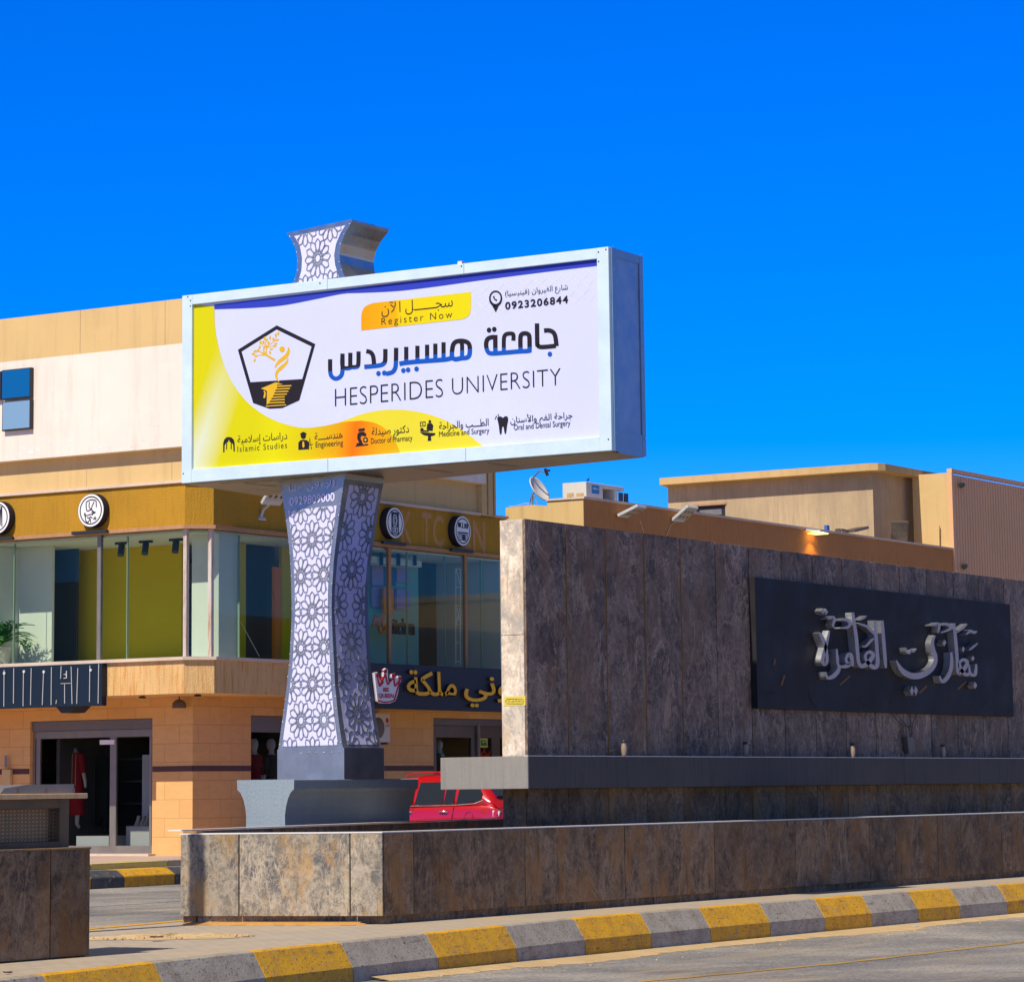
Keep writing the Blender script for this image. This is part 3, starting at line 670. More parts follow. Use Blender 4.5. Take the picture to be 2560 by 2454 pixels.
for i in range(N2):
    ta, tb = .25 + 1.85 * i / N2, .25 + 1.85 * (i + 1) / N2
    wa, wb = [.07 + .09 * abs(math.sin(t_ * 5.1)) + .05 * abs(math.sin(t_ * 13.7)) for t_ in (ta, tb)]
    pa, pb_ = A_.lerp(B_, ta / 2.18), A_.lerp(B_, tb / 2.18); mb.add([pa - nend * .03 + Vector((0, 0, .028)), pb_ - nend * .03 + Vector((0, 0, .028)), pb_ + nend * wb + Vector((0, 0, .003)), pa + nend * wa + Vector((0, 0, .003))], [(0, 1, 2, 3)])
tag(struct('orange_sand', mb, M['rust_sand']), kind='stuff')

# left foreground planter with a cabinet on it
bs, bt = -5.95, -1.12
lp = thing('stone_planter', 'dark stained marble planter cut by the left edge of the picture', 'planter', (bs, bt, 0))
mb = MB().box(bs - 5, bs - .02, bt + .03, bt + .95, 0, .865); part('core', mb, M['marble'], lp)
sx = onY((127, 2200), bt).x
panel_run(lp, (bs - 5, bt + .03), (bs, bt + .03), [0, 1.6, 3.2 if sx - (bs - 5) > 3.4 else 2.6, sx - (bs - 5), 5], .012, .868, .03, 'marble', out=1)
mb = MB().box(bs - .0195, bs, bt + .031, bt + .95, .012, .868); part('cladding_panel', mb, M['marble'], lp)
mb = MB().box(bs - 5, bs + .004, bt - .004, bt + .96, .8685, .884); part('rim', mb, M['marble'], lp)
cb_y = bt + .22
def cb(X, Y): return onY(z4(X, Y), cb_y)
x1 = cb(430, 900).x; zt = cb(430, 737).z; zb = .884; zi0 = cb(370, 1003).z; zi1 = cb(370, 795).z; xi = cb(372, 900).x
cab = thing('mesh_cabinet', 'low cabinet with a brown expanded metal front standing on the left planter', 'cabinet', (x1 - 1, cb_y, .884))
mb = MB(); mb.box(xi, x1, cb_y, cb_y + .6, zb, zt); mb.box(x1 - 2.0, xi, cb_y, cb_y + .6, zi1, zt - .0005); mb.box(x1 - 2.0, xi, cb_y, cb_y + .6, zb, zi0); mb.box(x1 - 2, xi, cb_y + .12, cb_y + .16, zi0, zi1, 1)
part('frame', mb, [M['cab_metal'], M['wood']], cab, bevel=.004)  # bright tan backing board imitates sunlight glowing behind the mesh
mb = MB(); dx_, dz_ = .046, .030; ix = 0; x = x1 - 1.95
while x < xi + .01:
    zz = zi0; 
    while zz < zi1:
        for sg in (1, -1):
            a = Vector((x, cb_y + .02, zz + (dz_ / 2 if sg < 0 else 0))); b = a + Vector((dx_ / 2, 0, sg * dz_ / 2)); c2 = b + Vector((dx_ / 2, 0, -sg * dz_ / 2))
        p = [Vector((x, cb_y + .02, zz)), Vector((x + dx_ / 2, cb_y + .02, zz + dz_ / 2)), Vector((x + dx_, cb_y + .02, zz)), Vector((x + dx_ / 2, cb_y + .02, zz - dz_ / 2))]
        q = [v * 1 for v in p]; ctr = sum(p, Vector()) / 4; inn = [ctr + (v - ctr) * .50 for v in p]
        mb.add(p + inn, [(0, 1, 5, 4), (1, 2, 6, 5), (2, 3, 7, 6), (3, 0, 4, 7)])
        zz += dz_
    x += dx_
    # second staggered column is covered by the diamond neighbours
part('mesh_front', mb, M['mesh_metal'], cab)
mb = MB(); xo = cb(512, 720).x; mb.box(x1 - 2.1, xo, cb_y - .06, cb_y + .68, zt + .002, cb(500, 703).z); part('top', mb, M['wood'], cab, bevel=.005)
zt2 = cb(500, 703).z + .002
bx_ = thing('folded_awning', 'flat grey plastic wrapped board lying on the left cabinet', 'board', (x1 - .5, cb_y + .2, zt2))
mb = MB(); xa, xb = cb(30, 680).x, cb(490, 680).x
mb.prism([(xa, cb_y + .05, zt2), (xb, cb_y + .05, zt2), (xb, cb_y + .05, cb(480, 645).z), (xa + .35 * (xb - xa), cb_y + .05, cb(150, 650).z), (xa + .05, cb_y + .05, cb(40, 672).z)], (0, .5, 0)); part('board', mb, M['grey_al'], bx_, bevel=.006)
mb = MB(); 
for q in (.22, .6, .985): mb = MB(); mb.box(xa + q * (xb - xa), xa + q * (xb - xa) + .02, cb_y + .044, cb_y + .5, zt2, zt2 + .045); part('strap', mb, M['brown_al'], bx_)
# street lamp outside the left edge; its shadow falls on the planter's end
lp_ = thing('street_post', 'slim grey steel post standing left of the picture', 'post', (-4.25, 2.02, 0))
part('pole', MB().tube([(-4.25, 2.02, 0), (-4.25, 2.02, 4.95)], .085, 14), M['galv'], lp_); part('base_plate', MB().box(-4.42, -4.08, 1.85, 2.19, .001, .02), M['galv'], lp_)

# ------------------------------------------------------------------ big stone wall with ledge, plaque and letters
WX, WY = 3.98, .75
wl = thing('stone_wall', 'tall dark marble clad wall rising from the planter with a grey ledge', 'wall', (WX, WY, .3))
wz1 = 4.35
mb = MB().box(WX + .03, 40, WY + .03, WY + .32, 1.676, wz1 - .01); part('upper_core', mb, M['marble_wall'], wl)
mb = MB().box(WX + .03, 40, WY + .03, WY + .32, .3, 1.32); part('lower_core', mb, M['marble_wall'], wl)
tops = [(105, 290), (258, 310), (405, 328), (547, 345), (682, 362), (812, 378), (936, 396), (1057, 411), (1172, 427), (1283, 439), (1392, 453), (1496, 467), (1597, 481), (1696, 493), (1790, 506), (1882, 518)]
wc = [0] + [onY(z7(*p), WY).x - WX for p in tops[1:]]
st_ = (wc[-1] - wc[3]) / (len(wc) - 4)
while wc[-1] < 31: wc.append(wc[-1] + st_)
zj = onY(z8(700, 870), WY).z
panel_run(wl, (WX, WY + .03), (40, WY + .03), wc, 1.680, wz1, .03, 'marble_wall', gap=.009)
mb = MB()
for a in wc[1:5]: mb.box(WX + a - .009, WX + a + .009, WY - .004, WY + .028, 1.69, wz1 - .003)
part('rusty_joint', mb, plaster('rusty_joint', (.24, .12, .025), .25, bump=.2), wl)
lc = [onY((1300 + x / 1.5556, 2000), WY).x - WX for x in (190, 345, 495, 638, 775, 908, 1035, 1158, 1277, 1390, 1502, 1609, 1713, 1813, 1911)]
lc = [0] + lc
while lc[-1] < 31: lc.append(lc[-1] + (lc[-1] - lc[-2]))
panel_run(wl, (WX, WY + .03), (40, WY + .03), lc, .45, 1.318, .03, 'marble', gap=.005)
mb = MB().box(WX, WX + .028, WY + .031, WY + .33, .45, 1.318); part('lower_end_panel', mb, M['marble'], wl)
mb = MB(); zj2 = onX(z8(210, 845), WX).z
mb.box(WX, WX + .028, WY + .0305, WY + .335, 1.68, zj2 - .002); mb.box(WX + .001, WX + .028, WY + .0305, WY + .335, zj2 + .002, wz1 - .004); part('end_slab', mb, M['cream_stone'], wl, bevel=.006)
mb = MB(); lx = 3.50; lcut = [lx] + [onY((1300 + x / 1.5556, 1950), .45).x for x in (420, 1495)] + [onY(zq(1672, 1350), .45).x, 24, 32, 40]
lcut = sorted(lcut)
led = MB()
M['ledge_front'] = plaster('ledge_shade_render', (.070, .067, .066), .16, .6, (.042, .04, .041), .2, 4)  # same ledge render, coloured darker to carry the shade on its front
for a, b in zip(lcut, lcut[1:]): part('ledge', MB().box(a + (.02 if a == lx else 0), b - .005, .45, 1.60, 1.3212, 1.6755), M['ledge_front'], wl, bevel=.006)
part('ledge_end', MB().box(lx - .006, lx + .0195, .449, 1.602, 1.3205, 1.6762), M['ledge'], wl, bevel=.005)  # thin cap carrying the lighter sunlit tone of the same ledge
mb = MB().box(lx - .004, 40, .446, .50, 1.6757, 1.683); part('ledge_lit_edge', mb, M['rim'], wl)  # pale strip added to imitate sun catching the ledge's top edge
# ring stain on the ledge end
mb = MB(); fe = lambda X, Y, c: (lambda p: Vector((lx - .002 - c, p.y, p.z)))(onX((1080 + X / 6.533, 1850 + Y / 6.533), lx))
stroke(mb, [(812, 500), (818, 450), (850, 432), (890, 445), (897, 480), (880, 515), (850, 525)], 8, fe, .001); part('ring_mark', mb, M['galv'], wl)
# sticker on the wall end
stk = thing('sticker', 'yellow Arabic prayer sticker on the pale end of the big wall', 'sticker', (WX, 1.0, 2.9))
fx = lambda p: onX(p, WX)
a, b = fx(z6(1717, 280)), fx(z6(1847, 222)); c = fx(z6(1717, 222)); d = fx(z6(1847, 283))
mb = MB(); o = -.003
mb.box(WX + o, WX - .0005, min(a.y, b.y), max(a.y, b.y), a.z, c.z); part('backing', mb, M['sticker'], stk)
fs = lambda X, Y, q: (lambda p: Vector((WX - .0035 - q, p.y, p.z)))(fx(z6(X, Y)))
mb = MB(); stroke(mb, [(1735, 237), (1830, 237), (1838, 250), (1830, 266), (1735, 266), (1726, 252)], 2.2, fs, .001, sm=False, closed=True)
ya, yb = fx(z6(1738, 250)).y, fx(z6(1828, 250)).y; text_mb('استغفر الله واتوب اليه', (WX - .0045, 0, 0), (0, -1, 0), (0, 0, 1), (-1, 0, 0), (-ya, -yb, fx(z6(1738, 260)).z, fx(z6(1738, 243)).z), mb=mb)
part('lettering', mb, M['ink'], stk)
# plaque
PY = WY - .09
pq = thing('name_plaque', 'black metal plaque with raised steel Arabic letters on the dark stone wall', 'plaque', (12, WY, 2.4))
pp = [onY(zq(*p), PY) for p in ((222, 104), (1870, 286), (1895, 1005), (245, 960))]
px0, px1 = (pp[0].x + pp[3].x) / 2, (pp[1].x + pp[2].x) / 2; pz1 = (pp[0].z + pp[1].z) / 2; pz0 = (pp[2].z + pp[3].z) / 2
mb = MB().box(px0, px1, PY, WY - .001, pz0, pz1); part('panel', mb, M['plaque'], pq, bevel=.006)
LD = .10
fl = lambda X, Y, c: (lambda p: Vector((p.x, PY - c, p.z)))(onY(zc(X, Y), PY - LD))
mb = MB(); SK = dict(depth=LD, mi=0, mis=1)
def cs(pts): stroke(mb, [(x, y, q * 1.18) for x, y, q in pts], 0, fl, **SK)
# l-3-a-m-r-h word on the left
cs([(966, 210, 18), (973, 300, 20), (982, 420, 22), (990, 520, 20), (994, 562, 12)])
cs([(912, 208, 18), (920, 320, 22), (928, 430, 22), (933, 510, 24), (925, 550, 26), (903, 556, 26), (872, 534, 24), (846, 500, 18), (842, 470, 18), (858, 447, 18), (880, 444, 22), (900, 464, 22), (884, 498, 26), (852, 532, 28), (815, 548, 26), (792, 520, 20), (783, 440, 22), (772, 320, 22), (752, 190, 20), (748, 150, 16)])
cs([(748, 548, 14), (742, 500, 22), (732, 466, 26), (715, 462, 22), (698, 492, 16), (706, 520, 18), (724, 534, 26), (700, 548, 24), (668, 552, 16), (640, 540, 14), (634, 490, 18), (628, 420, 10)])
cs([(640, 530, 12), (645, 570, 22), (618, 610, 28), (585, 632, 24), (558, 632, 16), (546, 590, 10)])
cs([(574, 285, 10), (560, 350, 16), (542, 420, 20), (526, 480, 22), (524, 518, 22), (540, 535, 22), (556, 510, 20), (553, 450, 20), (540, 390, 22), (522, 340, 24), (500, 300, 12)])
blob(mb, [(524, 118), (540, 142), (524, 164), (510, 140)], fl, **SK); blob(mb, [(550, 122), (566, 146), (551, 168), (538, 145)], fl, **SK)
cs([(560, 195, 8), (585, 190, 14), (606, 182, 10), (614, 205, 16), (602, 240, 14), (608, 262, 6)])
cs([(648, 208, 8), (690, 202, 18), (722, 214, 20), (727, 240, 18), (705, 262, 16), (655, 264, 8)])
cs([(790, 232, 10), (850, 252, 16), (893, 290, 20), (925, 320, 14)]); cs([(905, 342, 8), (880, 362, 16), (845, 400, 14), (818, 400, 6)])
cs([(805, 205, 6), (830, 190, 12), (850, 175, 6)])
# b-n-gh-a-z-y word on the right
cs([(1664, 532, 10), (1662, 575, 18), (1655, 610, 22), (1632, 612, 18), (1616, 588, 14), (1612, 540, 12)]); cs([(1616, 600, 18), (1594, 612, 20), (1568, 596, 20), (1545, 560, 22), (1540, 525, 18), (1560, 502, 18), (1585, 505, 22), (1598, 525, 22), (1580, 560, 26), (1552, 590, 28), (1533, 596, 24), (1526, 560, 18), (1520, 460, 20), (1510, 340, 20), (1497, 230, 18)])
cs([(1478, 445, 14), (1482, 500, 20), (1478, 560, 22), (1462, 610, 26), (1432, 652, 26), (1408, 660, 18), (1392, 620, 8)])
cs([(1358, 320, 12), (1340, 370, 20), (1348, 430, 24), (1362, 470, 24), (1360, 520, 26), (1330, 570, 32), (1270, 610, 38), (1200, 622, 38), (1140, 600, 34), (1100, 560, 24), (1072, 505, 6)])
cs([(1140, 410, 8), (1150, 445, 12), (1170, 452, 12), (1182, 430, 10), (1200, 440, 12), (1222, 418, 6)])
blob(mb, [(1187, 695), (1201, 730), (1187, 768), (1174, 730)], fl, **SK); blob(mb, [(1216, 695), (1231, 730), (1217, 768), (1203, 730)], fl, **SK)
blob(mb, [(1430, 352), (1443, 372), (1428, 400), (1414, 380)], fl, **SK); blob(mb, [(1640, 470), (1652, 490), (1640, 512), (1627, 492)], fl, **SK); blob(mb, [(1656, 664), (1671, 690), (1657, 716), (1642, 692)], fl, **SK)
blob(mb, [(1568, 400), (1580, 420), (1568, 446), (1556, 424)], fl, **SK)
cs([(1518, 300, 6), (1560, 268, 16), (1596, 236, 8)]); cs([(1612, 430, 6), (1640, 408, 14), (1676, 378, 8)]); cs([(1590, 312, 8), (1625, 288, 16), (1650, 300, 14), (1672, 290, 6)])
cs([(1330, 245, 8), (1360, 240, 14), (1384, 230, 10), (1390, 262, 16), (1380, 300, 8)]); cs([(1400, 244, 8), (1440, 236, 18), (1470, 250, 18), (1465, 275, 16), (1405, 300, 8)])
part('lettering', mb, [M['steel'], M['steel_lit']], pq)
mb = MB()
fl0 = lambda X, Y, c: (lambda p: Vector((p.x, PY - c, p.z)))(onY(zc(X, Y), PY))
for q in ([(650, 688), (725, 620)], [(1240, 748), (1295, 695)], [(1526, 718), (1590, 662)], [(215, 690), (240, 615)], [(160, 540), (170, 495)]): stroke(mb, q, 14, fl0, .004, sm=False); part('glue_mark', mb, M['rusty'], pq); mb = MB()
mb = MB()
M['soot'] = plaster('soot_smear', (.012, .012, .015), .3)
for q in ([(100, 745), (150, 730), (200, 752), (150, 762)], [(780, 790), (830, 830), (890, 845), (830, 850)], [(410, 705), (440, 790), (485, 860), (470, 868), (430, 800)], [(1010, 800), (1040, 810), (1030, 830)]): blob(mb, q, fl0, .002); part('soot_mark', mb, M['soot'], pq); mb = MB()
# uplights on the ledge
def uplight(label):
    t = thing('uplight', label, 'spotlight', (0, 0, 0), 'small uplights standing on the ledge')
    part('body', MB().lathe((0, 0, .012), [(.026, 0), (.034, .045), (.036, .09), (.028, .125), (.026, .14)], 16), M['lamp_up'], t)
    part('cap', MB().lathe((0, 0, .153), [(.029, 0), (.031, .012), (.031, .03), (.02, .034)], 16), M['black'], t)
    part('foot', MB().lathe((0, 0, 0), [(.036, 0), (.036, .006), (.028, .012)], 16), M['black'], t)
    return t
M['lamp_up'] = plaster('dusty_bronze', (.34, .24, .17), .25, bump=.1, rough=.5)
ulab = ['small bottle shaped uplight on the ledge, leftmost of the row', 'small uplight on the ledge just left of the black plaque', 'small uplight with a pale stripe below the lower left corner of the plaque',
        'small uplight on the ledge below the middle of the plaque', 'small uplight on the ledge right of the hanging power box']
upx = [z8(902, 1550), z8(1662, 1556), zq(163, 1215), zq(855, 1222), zq(1438, 1235)]
# the second and third photo readings are the same lamp seen in two crops
upx = [upx[0], upx[1], upx[3], upx[4]]; ulab = [ulab[0], ulab[2], ulab[3], ulab[4]]
u0 = uplight(ulab[0])
for i, p in enumerate(upx):
    P = onY(p, .60); o = u0 if i == 0 else dup(u0, label=ulab[i]); o.location = (P.x, .60, 1.6835)
# power box hanging on wires
hb = thing('power_box', 'grey power box hanging on tangled wires below the plaque', 'power box', (0, 0, 0))
a = [onY(zq(*p), WY - .08) for p in ((1207, 1138), (1250, 1140), (1264, 1232), (1218, 1245))]
hb.location = (a[0].x, WY - .05, a[3].z); BASE[hb] = Vector(hb.location)
part('box', MB().prism(a, (0, .07, 0)), M['brown_al'], hb, bevel=.006)
mb = MB()
for q in ([(1228, 1138), (1222, 1085), (1228, 1050), (1222, 955)], [(1232, 1140), (1240, 1060), (1268, 992)], [(1225, 1090), (1180, 1040), (1140, 990)], [(1222, 1075), (1160, 1050), (1110, 992)], [(1228, 1070), (1240, 1085), (1226, 1092), (1215, 1070), (1235, 1060)]):
    mb.tube([onY(zq(*p), WY - .05) for p in smooth2(q, 4)], .006, 5)
part('wire', mb, M['cable'], hb)

# ------------------------------------------------------------------ concrete block and billboard
BY = 3.6
def blk(X, Y): return onY(z6(X, Y), BY)
bcx = blk(430, 728).x; ztop = blk(430, 728).z
bxr = blk(1190, 722).x
prof = []
cbk = thing('concrete_plinth', 'blue grey concrete plinth with flared top carrying the patterned pylon', 'plinth', (bcx + 1.2, BY + .4, 0))
L = [onX(z6(*p), bcx) for p in ((80, 742), (86, 775), (100, 810), (118, 850), (130, 900), (136, 950), (135, 1040))]
wid = L[0].y - BY
pr = [(BY, ztop), (BY, ztop - .11)]; m_ = []
for l in L[2:]: m_.append((L[0].y - l.y, l.z))
right = [(BY, ztop), (BY + .004, ztop - .115)] + [(BY + d_, z_) for d_, z_ in m_] + [(BY + m_[-1][0], 0.0)]
left = [(L[0].y, ztop), (L[0].y - .004, ztop - .115)] + [(l.y, l.z) for l in L[2:]] + [(L[-1].y, 0.0)]
ring = right + left[::-1]
part('block', MB().prism([(bcx, y, z) for y, z in ring], (bxr - bcx, 0, 0), smooth=False), M['concrete'], cbk, bevel=.012)

BB = Vector((4.9, 4.05, 1.47))
bb = thing('billboard', 'large white framed billboard on a grey pylon with white star lattice', 'billboard', tuple(BB))
FR = Vector((4.485, BY, 0)); SL = Vector((.25, .93, 0)).normalized(); SB = 5.31
def front(X, Y, zz=z6): return onP(zz(X, Y), (FR.x, FR.y), (FR.x + SL.x, FR.y + SL.y))
rt = [front(*p, z5) for p in ((625, 103), (610, 185), (590, 330), (568, 500), (545, 700), (532, 900), (530, 1050), (535, 1200), (545, 1400))] + [front(*p) for p in ((680, 150), (700, 350), (718, 480), (730, 545))]
lf = [front(*p, z5) for p in ((165, 143), (205, 385), (225, 540), (240, 700), (247, 900), (250, 1050), (245, 1200), (235, 1400))] + [front(*p) for p in ((400, 0), (385, 150), (362, 330), (345, 450), (333, 545))]
def curve(pts): return sorted([(p.z, (p - FR).dot(SL)) for p in pts])
cR, cL = curve(rt), curve(lf)
zbot = rt[-1].z; ztp = 5.10
def aR(z): return lerp(cR, z)
def aL(z): return lerp(cL, z)
levels = [zbot + (ztp - zbot) * i / 40 for i in range(41)]
rings = []
for z in levels:
    r_, l_ = aR(z), aL(z); fr = FR + SL * r_; fl_ = FR + SL * l_; yR = BY + r_ * .97; yL = fl_.y
    rings.append([Vector((fr.x, yR, z)), Vector((SB, yR, z)), Vector((SB, yL, z)), Vector((fl_.x, yL, z))])
mb = MB().loft(rings, smooth=False); part('pylon', mb, M['pylon_skin'], bb)
# plain metal foot
zf0, zf1 = ztop + .001, zbot
fA = front(733, 560); fB = front(333, 560); fl2 = MB()
a0 = (fA - FR).dot(SL) - .012; a1 = (fB - FR).dot(SL) + .012
P0 = FR + SL * a0; P1 = FR + SL * a1
fl2.prism([(P0.x - .012, P0.y - .004, zf0), (SB + .012, P0.y - .004, zf0), (SB + .012, P1.y, zf0), (P1.x - .012, P1.y, zf0)], (0, 0, zf1 - zf0 + .02)); part('foot_casing', fl2, M['pylon_skin'], bb, bevel=.006)
# lattice: rosettes of twelve petals laid on white backing
def rosette(cx_, cz_, Rr, keep, mapf, mb, wd, th, rot=0):
    def P(r_, a): return (cx_ + r_ * math.cos(a), cz_ + r_ * math.sin(a))
    def seg(p, q):
        n = max(1, int(math.hypot(q[0] - p[0], q[1] - p[1]) / .03)); pts = [(p[0] + (q[0] - p[0]) * i / n, p[1] + (q[1] - p[1]) * i / n) for i in range(n + 1)]
        run = []
        for u_, v_ in zip(pts, pts[1:]):
            if keep((u_[0] + v_[0]) / 2, (u_[1] + v_[1]) / 2):
                if not run: run = [u_]
                run.append(v_)
            else:
                if len(run) > 1: stroke(mb, run, wd, mapf, th, sm=False)
                run = []
        if len(run) > 1: stroke(mb, run, wd, mapf, th, sm=False)
    for k in range(12):
        a = rot + math.pi / 6 * k; h = math.pi / 12
        tip = P(Rr * 1.0, a); s1 = P(Rr * .86, a + h * .78); s2 = P(Rr * .86, a - h * .78); m1 = P(Rr * .56, a + h * .98); m2 = P(Rr * .56, a - h * .98); inn = P(Rr * .33, a)
        for p, q in ((tip, s1), (tip, s2), (s1, m1), (s2, m2), (m1, inn), (m2, inn)): seg(p, q)
        st0 = P(Rr * .27, a + h); st1 = P(Rr * .19, a); st2 = P(Rr * .27, a - h)
        seg(m1, st0); 
        seg(st0, st1); seg(st1, st2)
def lattice(keep, mapf, rects, centres, Rr, wd=.0115, th=.006):
    mb = MB()
    for cx_, cz_ in centres: rosette(cx_, cz_, Rr, keep, mapf, mb, wd, th, math.pi / 2)
    return mb
nfront = Vector((-SL.y, SL.x, 0))
if nfront.x > 0: nfront = -nfront
bd_ = .075
zA = front(400, 335, z5).z; zB = front(540, 522).z
def kF(a, z): return zB < z < zA and aR(z) + bd_ < a < aL(z) - bd_
mF = lambda a, z, c: FR + SL * a + Vector((0, 0, z)) + nfront * (.004 + c)
mb = MB(); lv = [zB + (zA - zB) * i / 40 for i in range(41)]
vs = []
for z in lv: vs += [mF(aR(z) + bd_ - .004, z, -.001), mF(aL(z) - bd_ + .004, z, -.001)]
mb.add(vs, [(2 * i, 2 * i + 1, 2 * i + 3, 2 * i + 2) for i in range(40)]); part('lattice_backing', mb, M['white_panel'], bb)
cz0 = front(390, 555, z5).z; am = (aR(cz0) + aL(cz0)) / 2
cents = []
for k in range(-5, 3):
    cents.append((am, cz0 + k * .865)); cents += [(am + .215, cz0 + (k + .5) * .865), (am - .215, cz0 + (k + .5) * .865)]
    cents += [(am + .43, cz0 + k * .865), (am - .43, cz0 + k * .865)]
part('lattice', lattice(kF, mF, None, cents, .236), M['pylon_grey'], bb)
# side (long face of the pylon)
zA2 = onY(z5(650, 160), BY).z - .02; zB2 = onY(z6(840, 515), BY).z
s0_, s1_ = FR.x + .12, SB - .08
def kS(b, z): return s0_ < b < s1_ and zB2 < z < zA2
mS = lambda b, z, c: Vector((b, BY + aR(z) * .97 - .004 - c, z))
mb = MB(); vs = []
lv = [zB2 + (zA2 - zB2) * i / 40 for i in range(41)]
for z in lv: vs += [mS(s0_ - .004, z, -.001), mS(s1_ + .004, z, -.001)]
mb.add(vs, [(2 * i + 1, 2 * i, 2 * i + 2, 2 * i + 3) for i in range(40)]); part('lattice_backing', mb, M['white_panel'], bb)
bm_ = (s0_ + s1_) / 2; cz1 = onY(z5(740, 255), BY).z; cents = []
for k in range(-6, 2):
    cents.append((bm_, cz1 + k * .865)); cents += [(bm_ + .30, cz1 + (k + .5) * .865), (bm_ - .30, cz1 + (k + .5) * .865)]
part('lattice', lattice(kS, mS, None, cents, .258), M['pylon_grey'], bb)
# lettering on the pylon
mfa = lambda X, Y: (front(X, Y, z5) - FR).dot(SL)
mb = MB()
for body, xl, xr, yt, yb, bold in (('للإعلان هنـا', 232, 553, 178, 238, .012), ('0929809000', 238, 553, 262, 322, .02)):
    aa, ab = mfa(xl, (yt + yb) / 2), mfa(xr, (yt + yb) / 2); zt_, zb_ = front(xl, yt, z5).z, front(xl, yb, z5).z
    text_mb(body, FR + nfront * .006, -SL, (0, 0, 1), nfront, (-aa, -ab, zb_, zt_), bold=bold, mb=mb)
    part('pylon_lettering', mb, M['white_panel'], bb); mb = MB()
# rivets
mb = MB()
for z in [zbot + .08 + i * .135 for i in range(26)]:
    for a in (aR(z) + .012, aL(z) - .012):
        p = mF(a, z, 0); part('rivet', MB().lathe(p, [(.007, -.003), (.007, .003), (.003, .006)], 6, axis=nfront), M['chrome'], bb)
for i in range(6):
    p = mF(a0 + .08 + i * .14, zbot - .03, .012); part('rivet', MB().lathe(p, [(.008, -.003), (.008, .003), (.003, .006)], 6, axis=nfront), M['chrome'], bb)

# cabinet, frame, poster
SF = 4.33
yl = (onX((453.4, 1208), SF).y + onX((455.4, 740), SF).y) / 2; yr = (onX((1528.7, 1126.1), SF).y + onX((1520.9, 615.9), SF).y) / 2
zb_, zt_ = 5.093, 7.435
cabp = [(SF + .06, yl), (SF + .06, yr), (SF + .83, yr + .03), (6.26, yl + .19)]
part('cabinet', MB().prism([(x, y, zb_ + .004) for x, y in cabp], (0, 0, zt_ - zb_ - .008)), M['galv'], bb)
mb = MB().prism([(x, y, zb_ - .010) for x, y in ((SF + .05, yl - .03), (SF + .05, yr + .03), (SF + .83, yr + .05), (6.22, yl + .15))], (0, 0, .012)); part('underside', mb, M['under'], bb)
mb = MB()
def trim(pts, w_): mb.obox(*pts)
# trims of the narrow end
mb.obox((SF + .062, yr - .012, zb_), (.09, 0, 0), (0, .011, 0), (0, 0, zt_ - zb_)); mb.obox((SF + .74, yr + .012, zb_), (.09, .004, 0), (0, .011, 0), (0, 0, zt_ - zb_))
mb.obox((SF + .153, yr - .008, zb_ - .02), (.585, .022, 0), (0, .011, 0), (0, 0, .26)); mb.obox((SF + .153, yr - .008, zt_ - .10), (.585, .022, 0), (0, .011, 0), (0, 0, .10))
part('end_trim', mb, metalm('blue_grey_trim', (.20, .34, .50), .4, .35, .1), bb)
wl_, wr_, wt_, wb_ = .155, .155, .125, .165
mb = MB()
mb.box(SF, SF + .06, yl - wl_, yl, zb_, zt_); mb.box(SF, SF + .06, yr, yr + wr_, zb_, zt_)
mb.box(SF + .002, SF + .06, yr + wr_, yl - wl_, zt_ - wt_, zt_ - .001); mb.box(SF + .002, SF + .06, yr + wr_, yl - wl_, zb_ + .001, zb_ + wb_)
part('frame', mb, M['frame_white'], bb, bevel=.006)
mb = MB()
for y, z in [(yl - .09, zt_ - .02), (yl - .13, zt_ - .07), (yl - .13, zt_ - .14), (yl - .03, zb_ + .12), (yr + .03, zt_ - .03), (yr + .13, zt_ - .05), (yr + .13, zt_ - .16), (yr + .04, zb_ + .13), (yr + 2.0, zt_ - .03), (yl - 2.1, zt_ - .04)]:
    part('screw', MB().lathe((SF, y, z), [(.010, -.001), (.010, .004), (.004, .007)], 7, axis=(-1, 0, 0)), M['brown_al'], bb)
for i in range(9):
    for x_, y_ in ((SF + .10, yr - .012), (SF + .79, yr + .010)): part('screw', MB().lathe((x_, y_, zb_ + .2 + i * .27), [(.009, -.001), (.009, .005)], 6, axis=(0, -1, 0)), M['chrome'], bb)
for q in (.36, .68):
    y = yl + (yr - yl) * q; part('frame_joint', MB().box(SF - .001, SF + .001, y, y + .004, zb_ + .002, zb_ + wb_ - .002).box(SF - .001, SF + .001, y, y + .004, zt_ - wt_, zt_ - .003), M['grey_al'], bb)
mb = MB(); p = onX((1155, 672), SF + .5); mb.box(SF + .45, SF + .52, p.y - .03, p.y + .03, zt_ - .02, zt_ + .12); part('bracket', mb, M['cream'], bb)
mb = MB()
for (u0_, v0_), (u1_, v1_) in (((.25, .55), (.25, 1.0)), ((.25, .55), (.85, .6)), ((.9, .62), (.9, 1.1)), ((.27, 1.0), (.9, 1.1)), ((.1, .3), (.16, 2.0)), ((.05, 3.2), (.8, 3.25)), ((.1, 4.2), (.7, 4.25))):
    a = Vector((SF + .1 + u0_, yl - .15 - v0_, zb_ - .0125)); b = Vector((SF + .1 + u1_, yl - .15 - v1_, zb_ - .0125)); d_ = (b - a).normalized(); n_ = Vector((-d_.y, d_.x, 0)) * .012; mb.add([a - n_, b - n_, b + n_, a + n_], [(0, 1, 2, 3)])
part('underside_seam', mb, M['black'], bb)
PX = SF + .045
fp = lambda X, Y, c=0, Z=zs: (lambda p: Vector((PX - c, p.y, p.z)))(onX(Z(X, Y), PX))
y0, y1 = yl - wl_ + .004, yr + wr_ - .004; pz0, pz1 = zb_ + wb_ - .004, zt_ - wt_ + .004
poster = part('poster', MB().box(PX, PX + .012, y0, y1, pz0, pz1), M['poster_white'], bb)
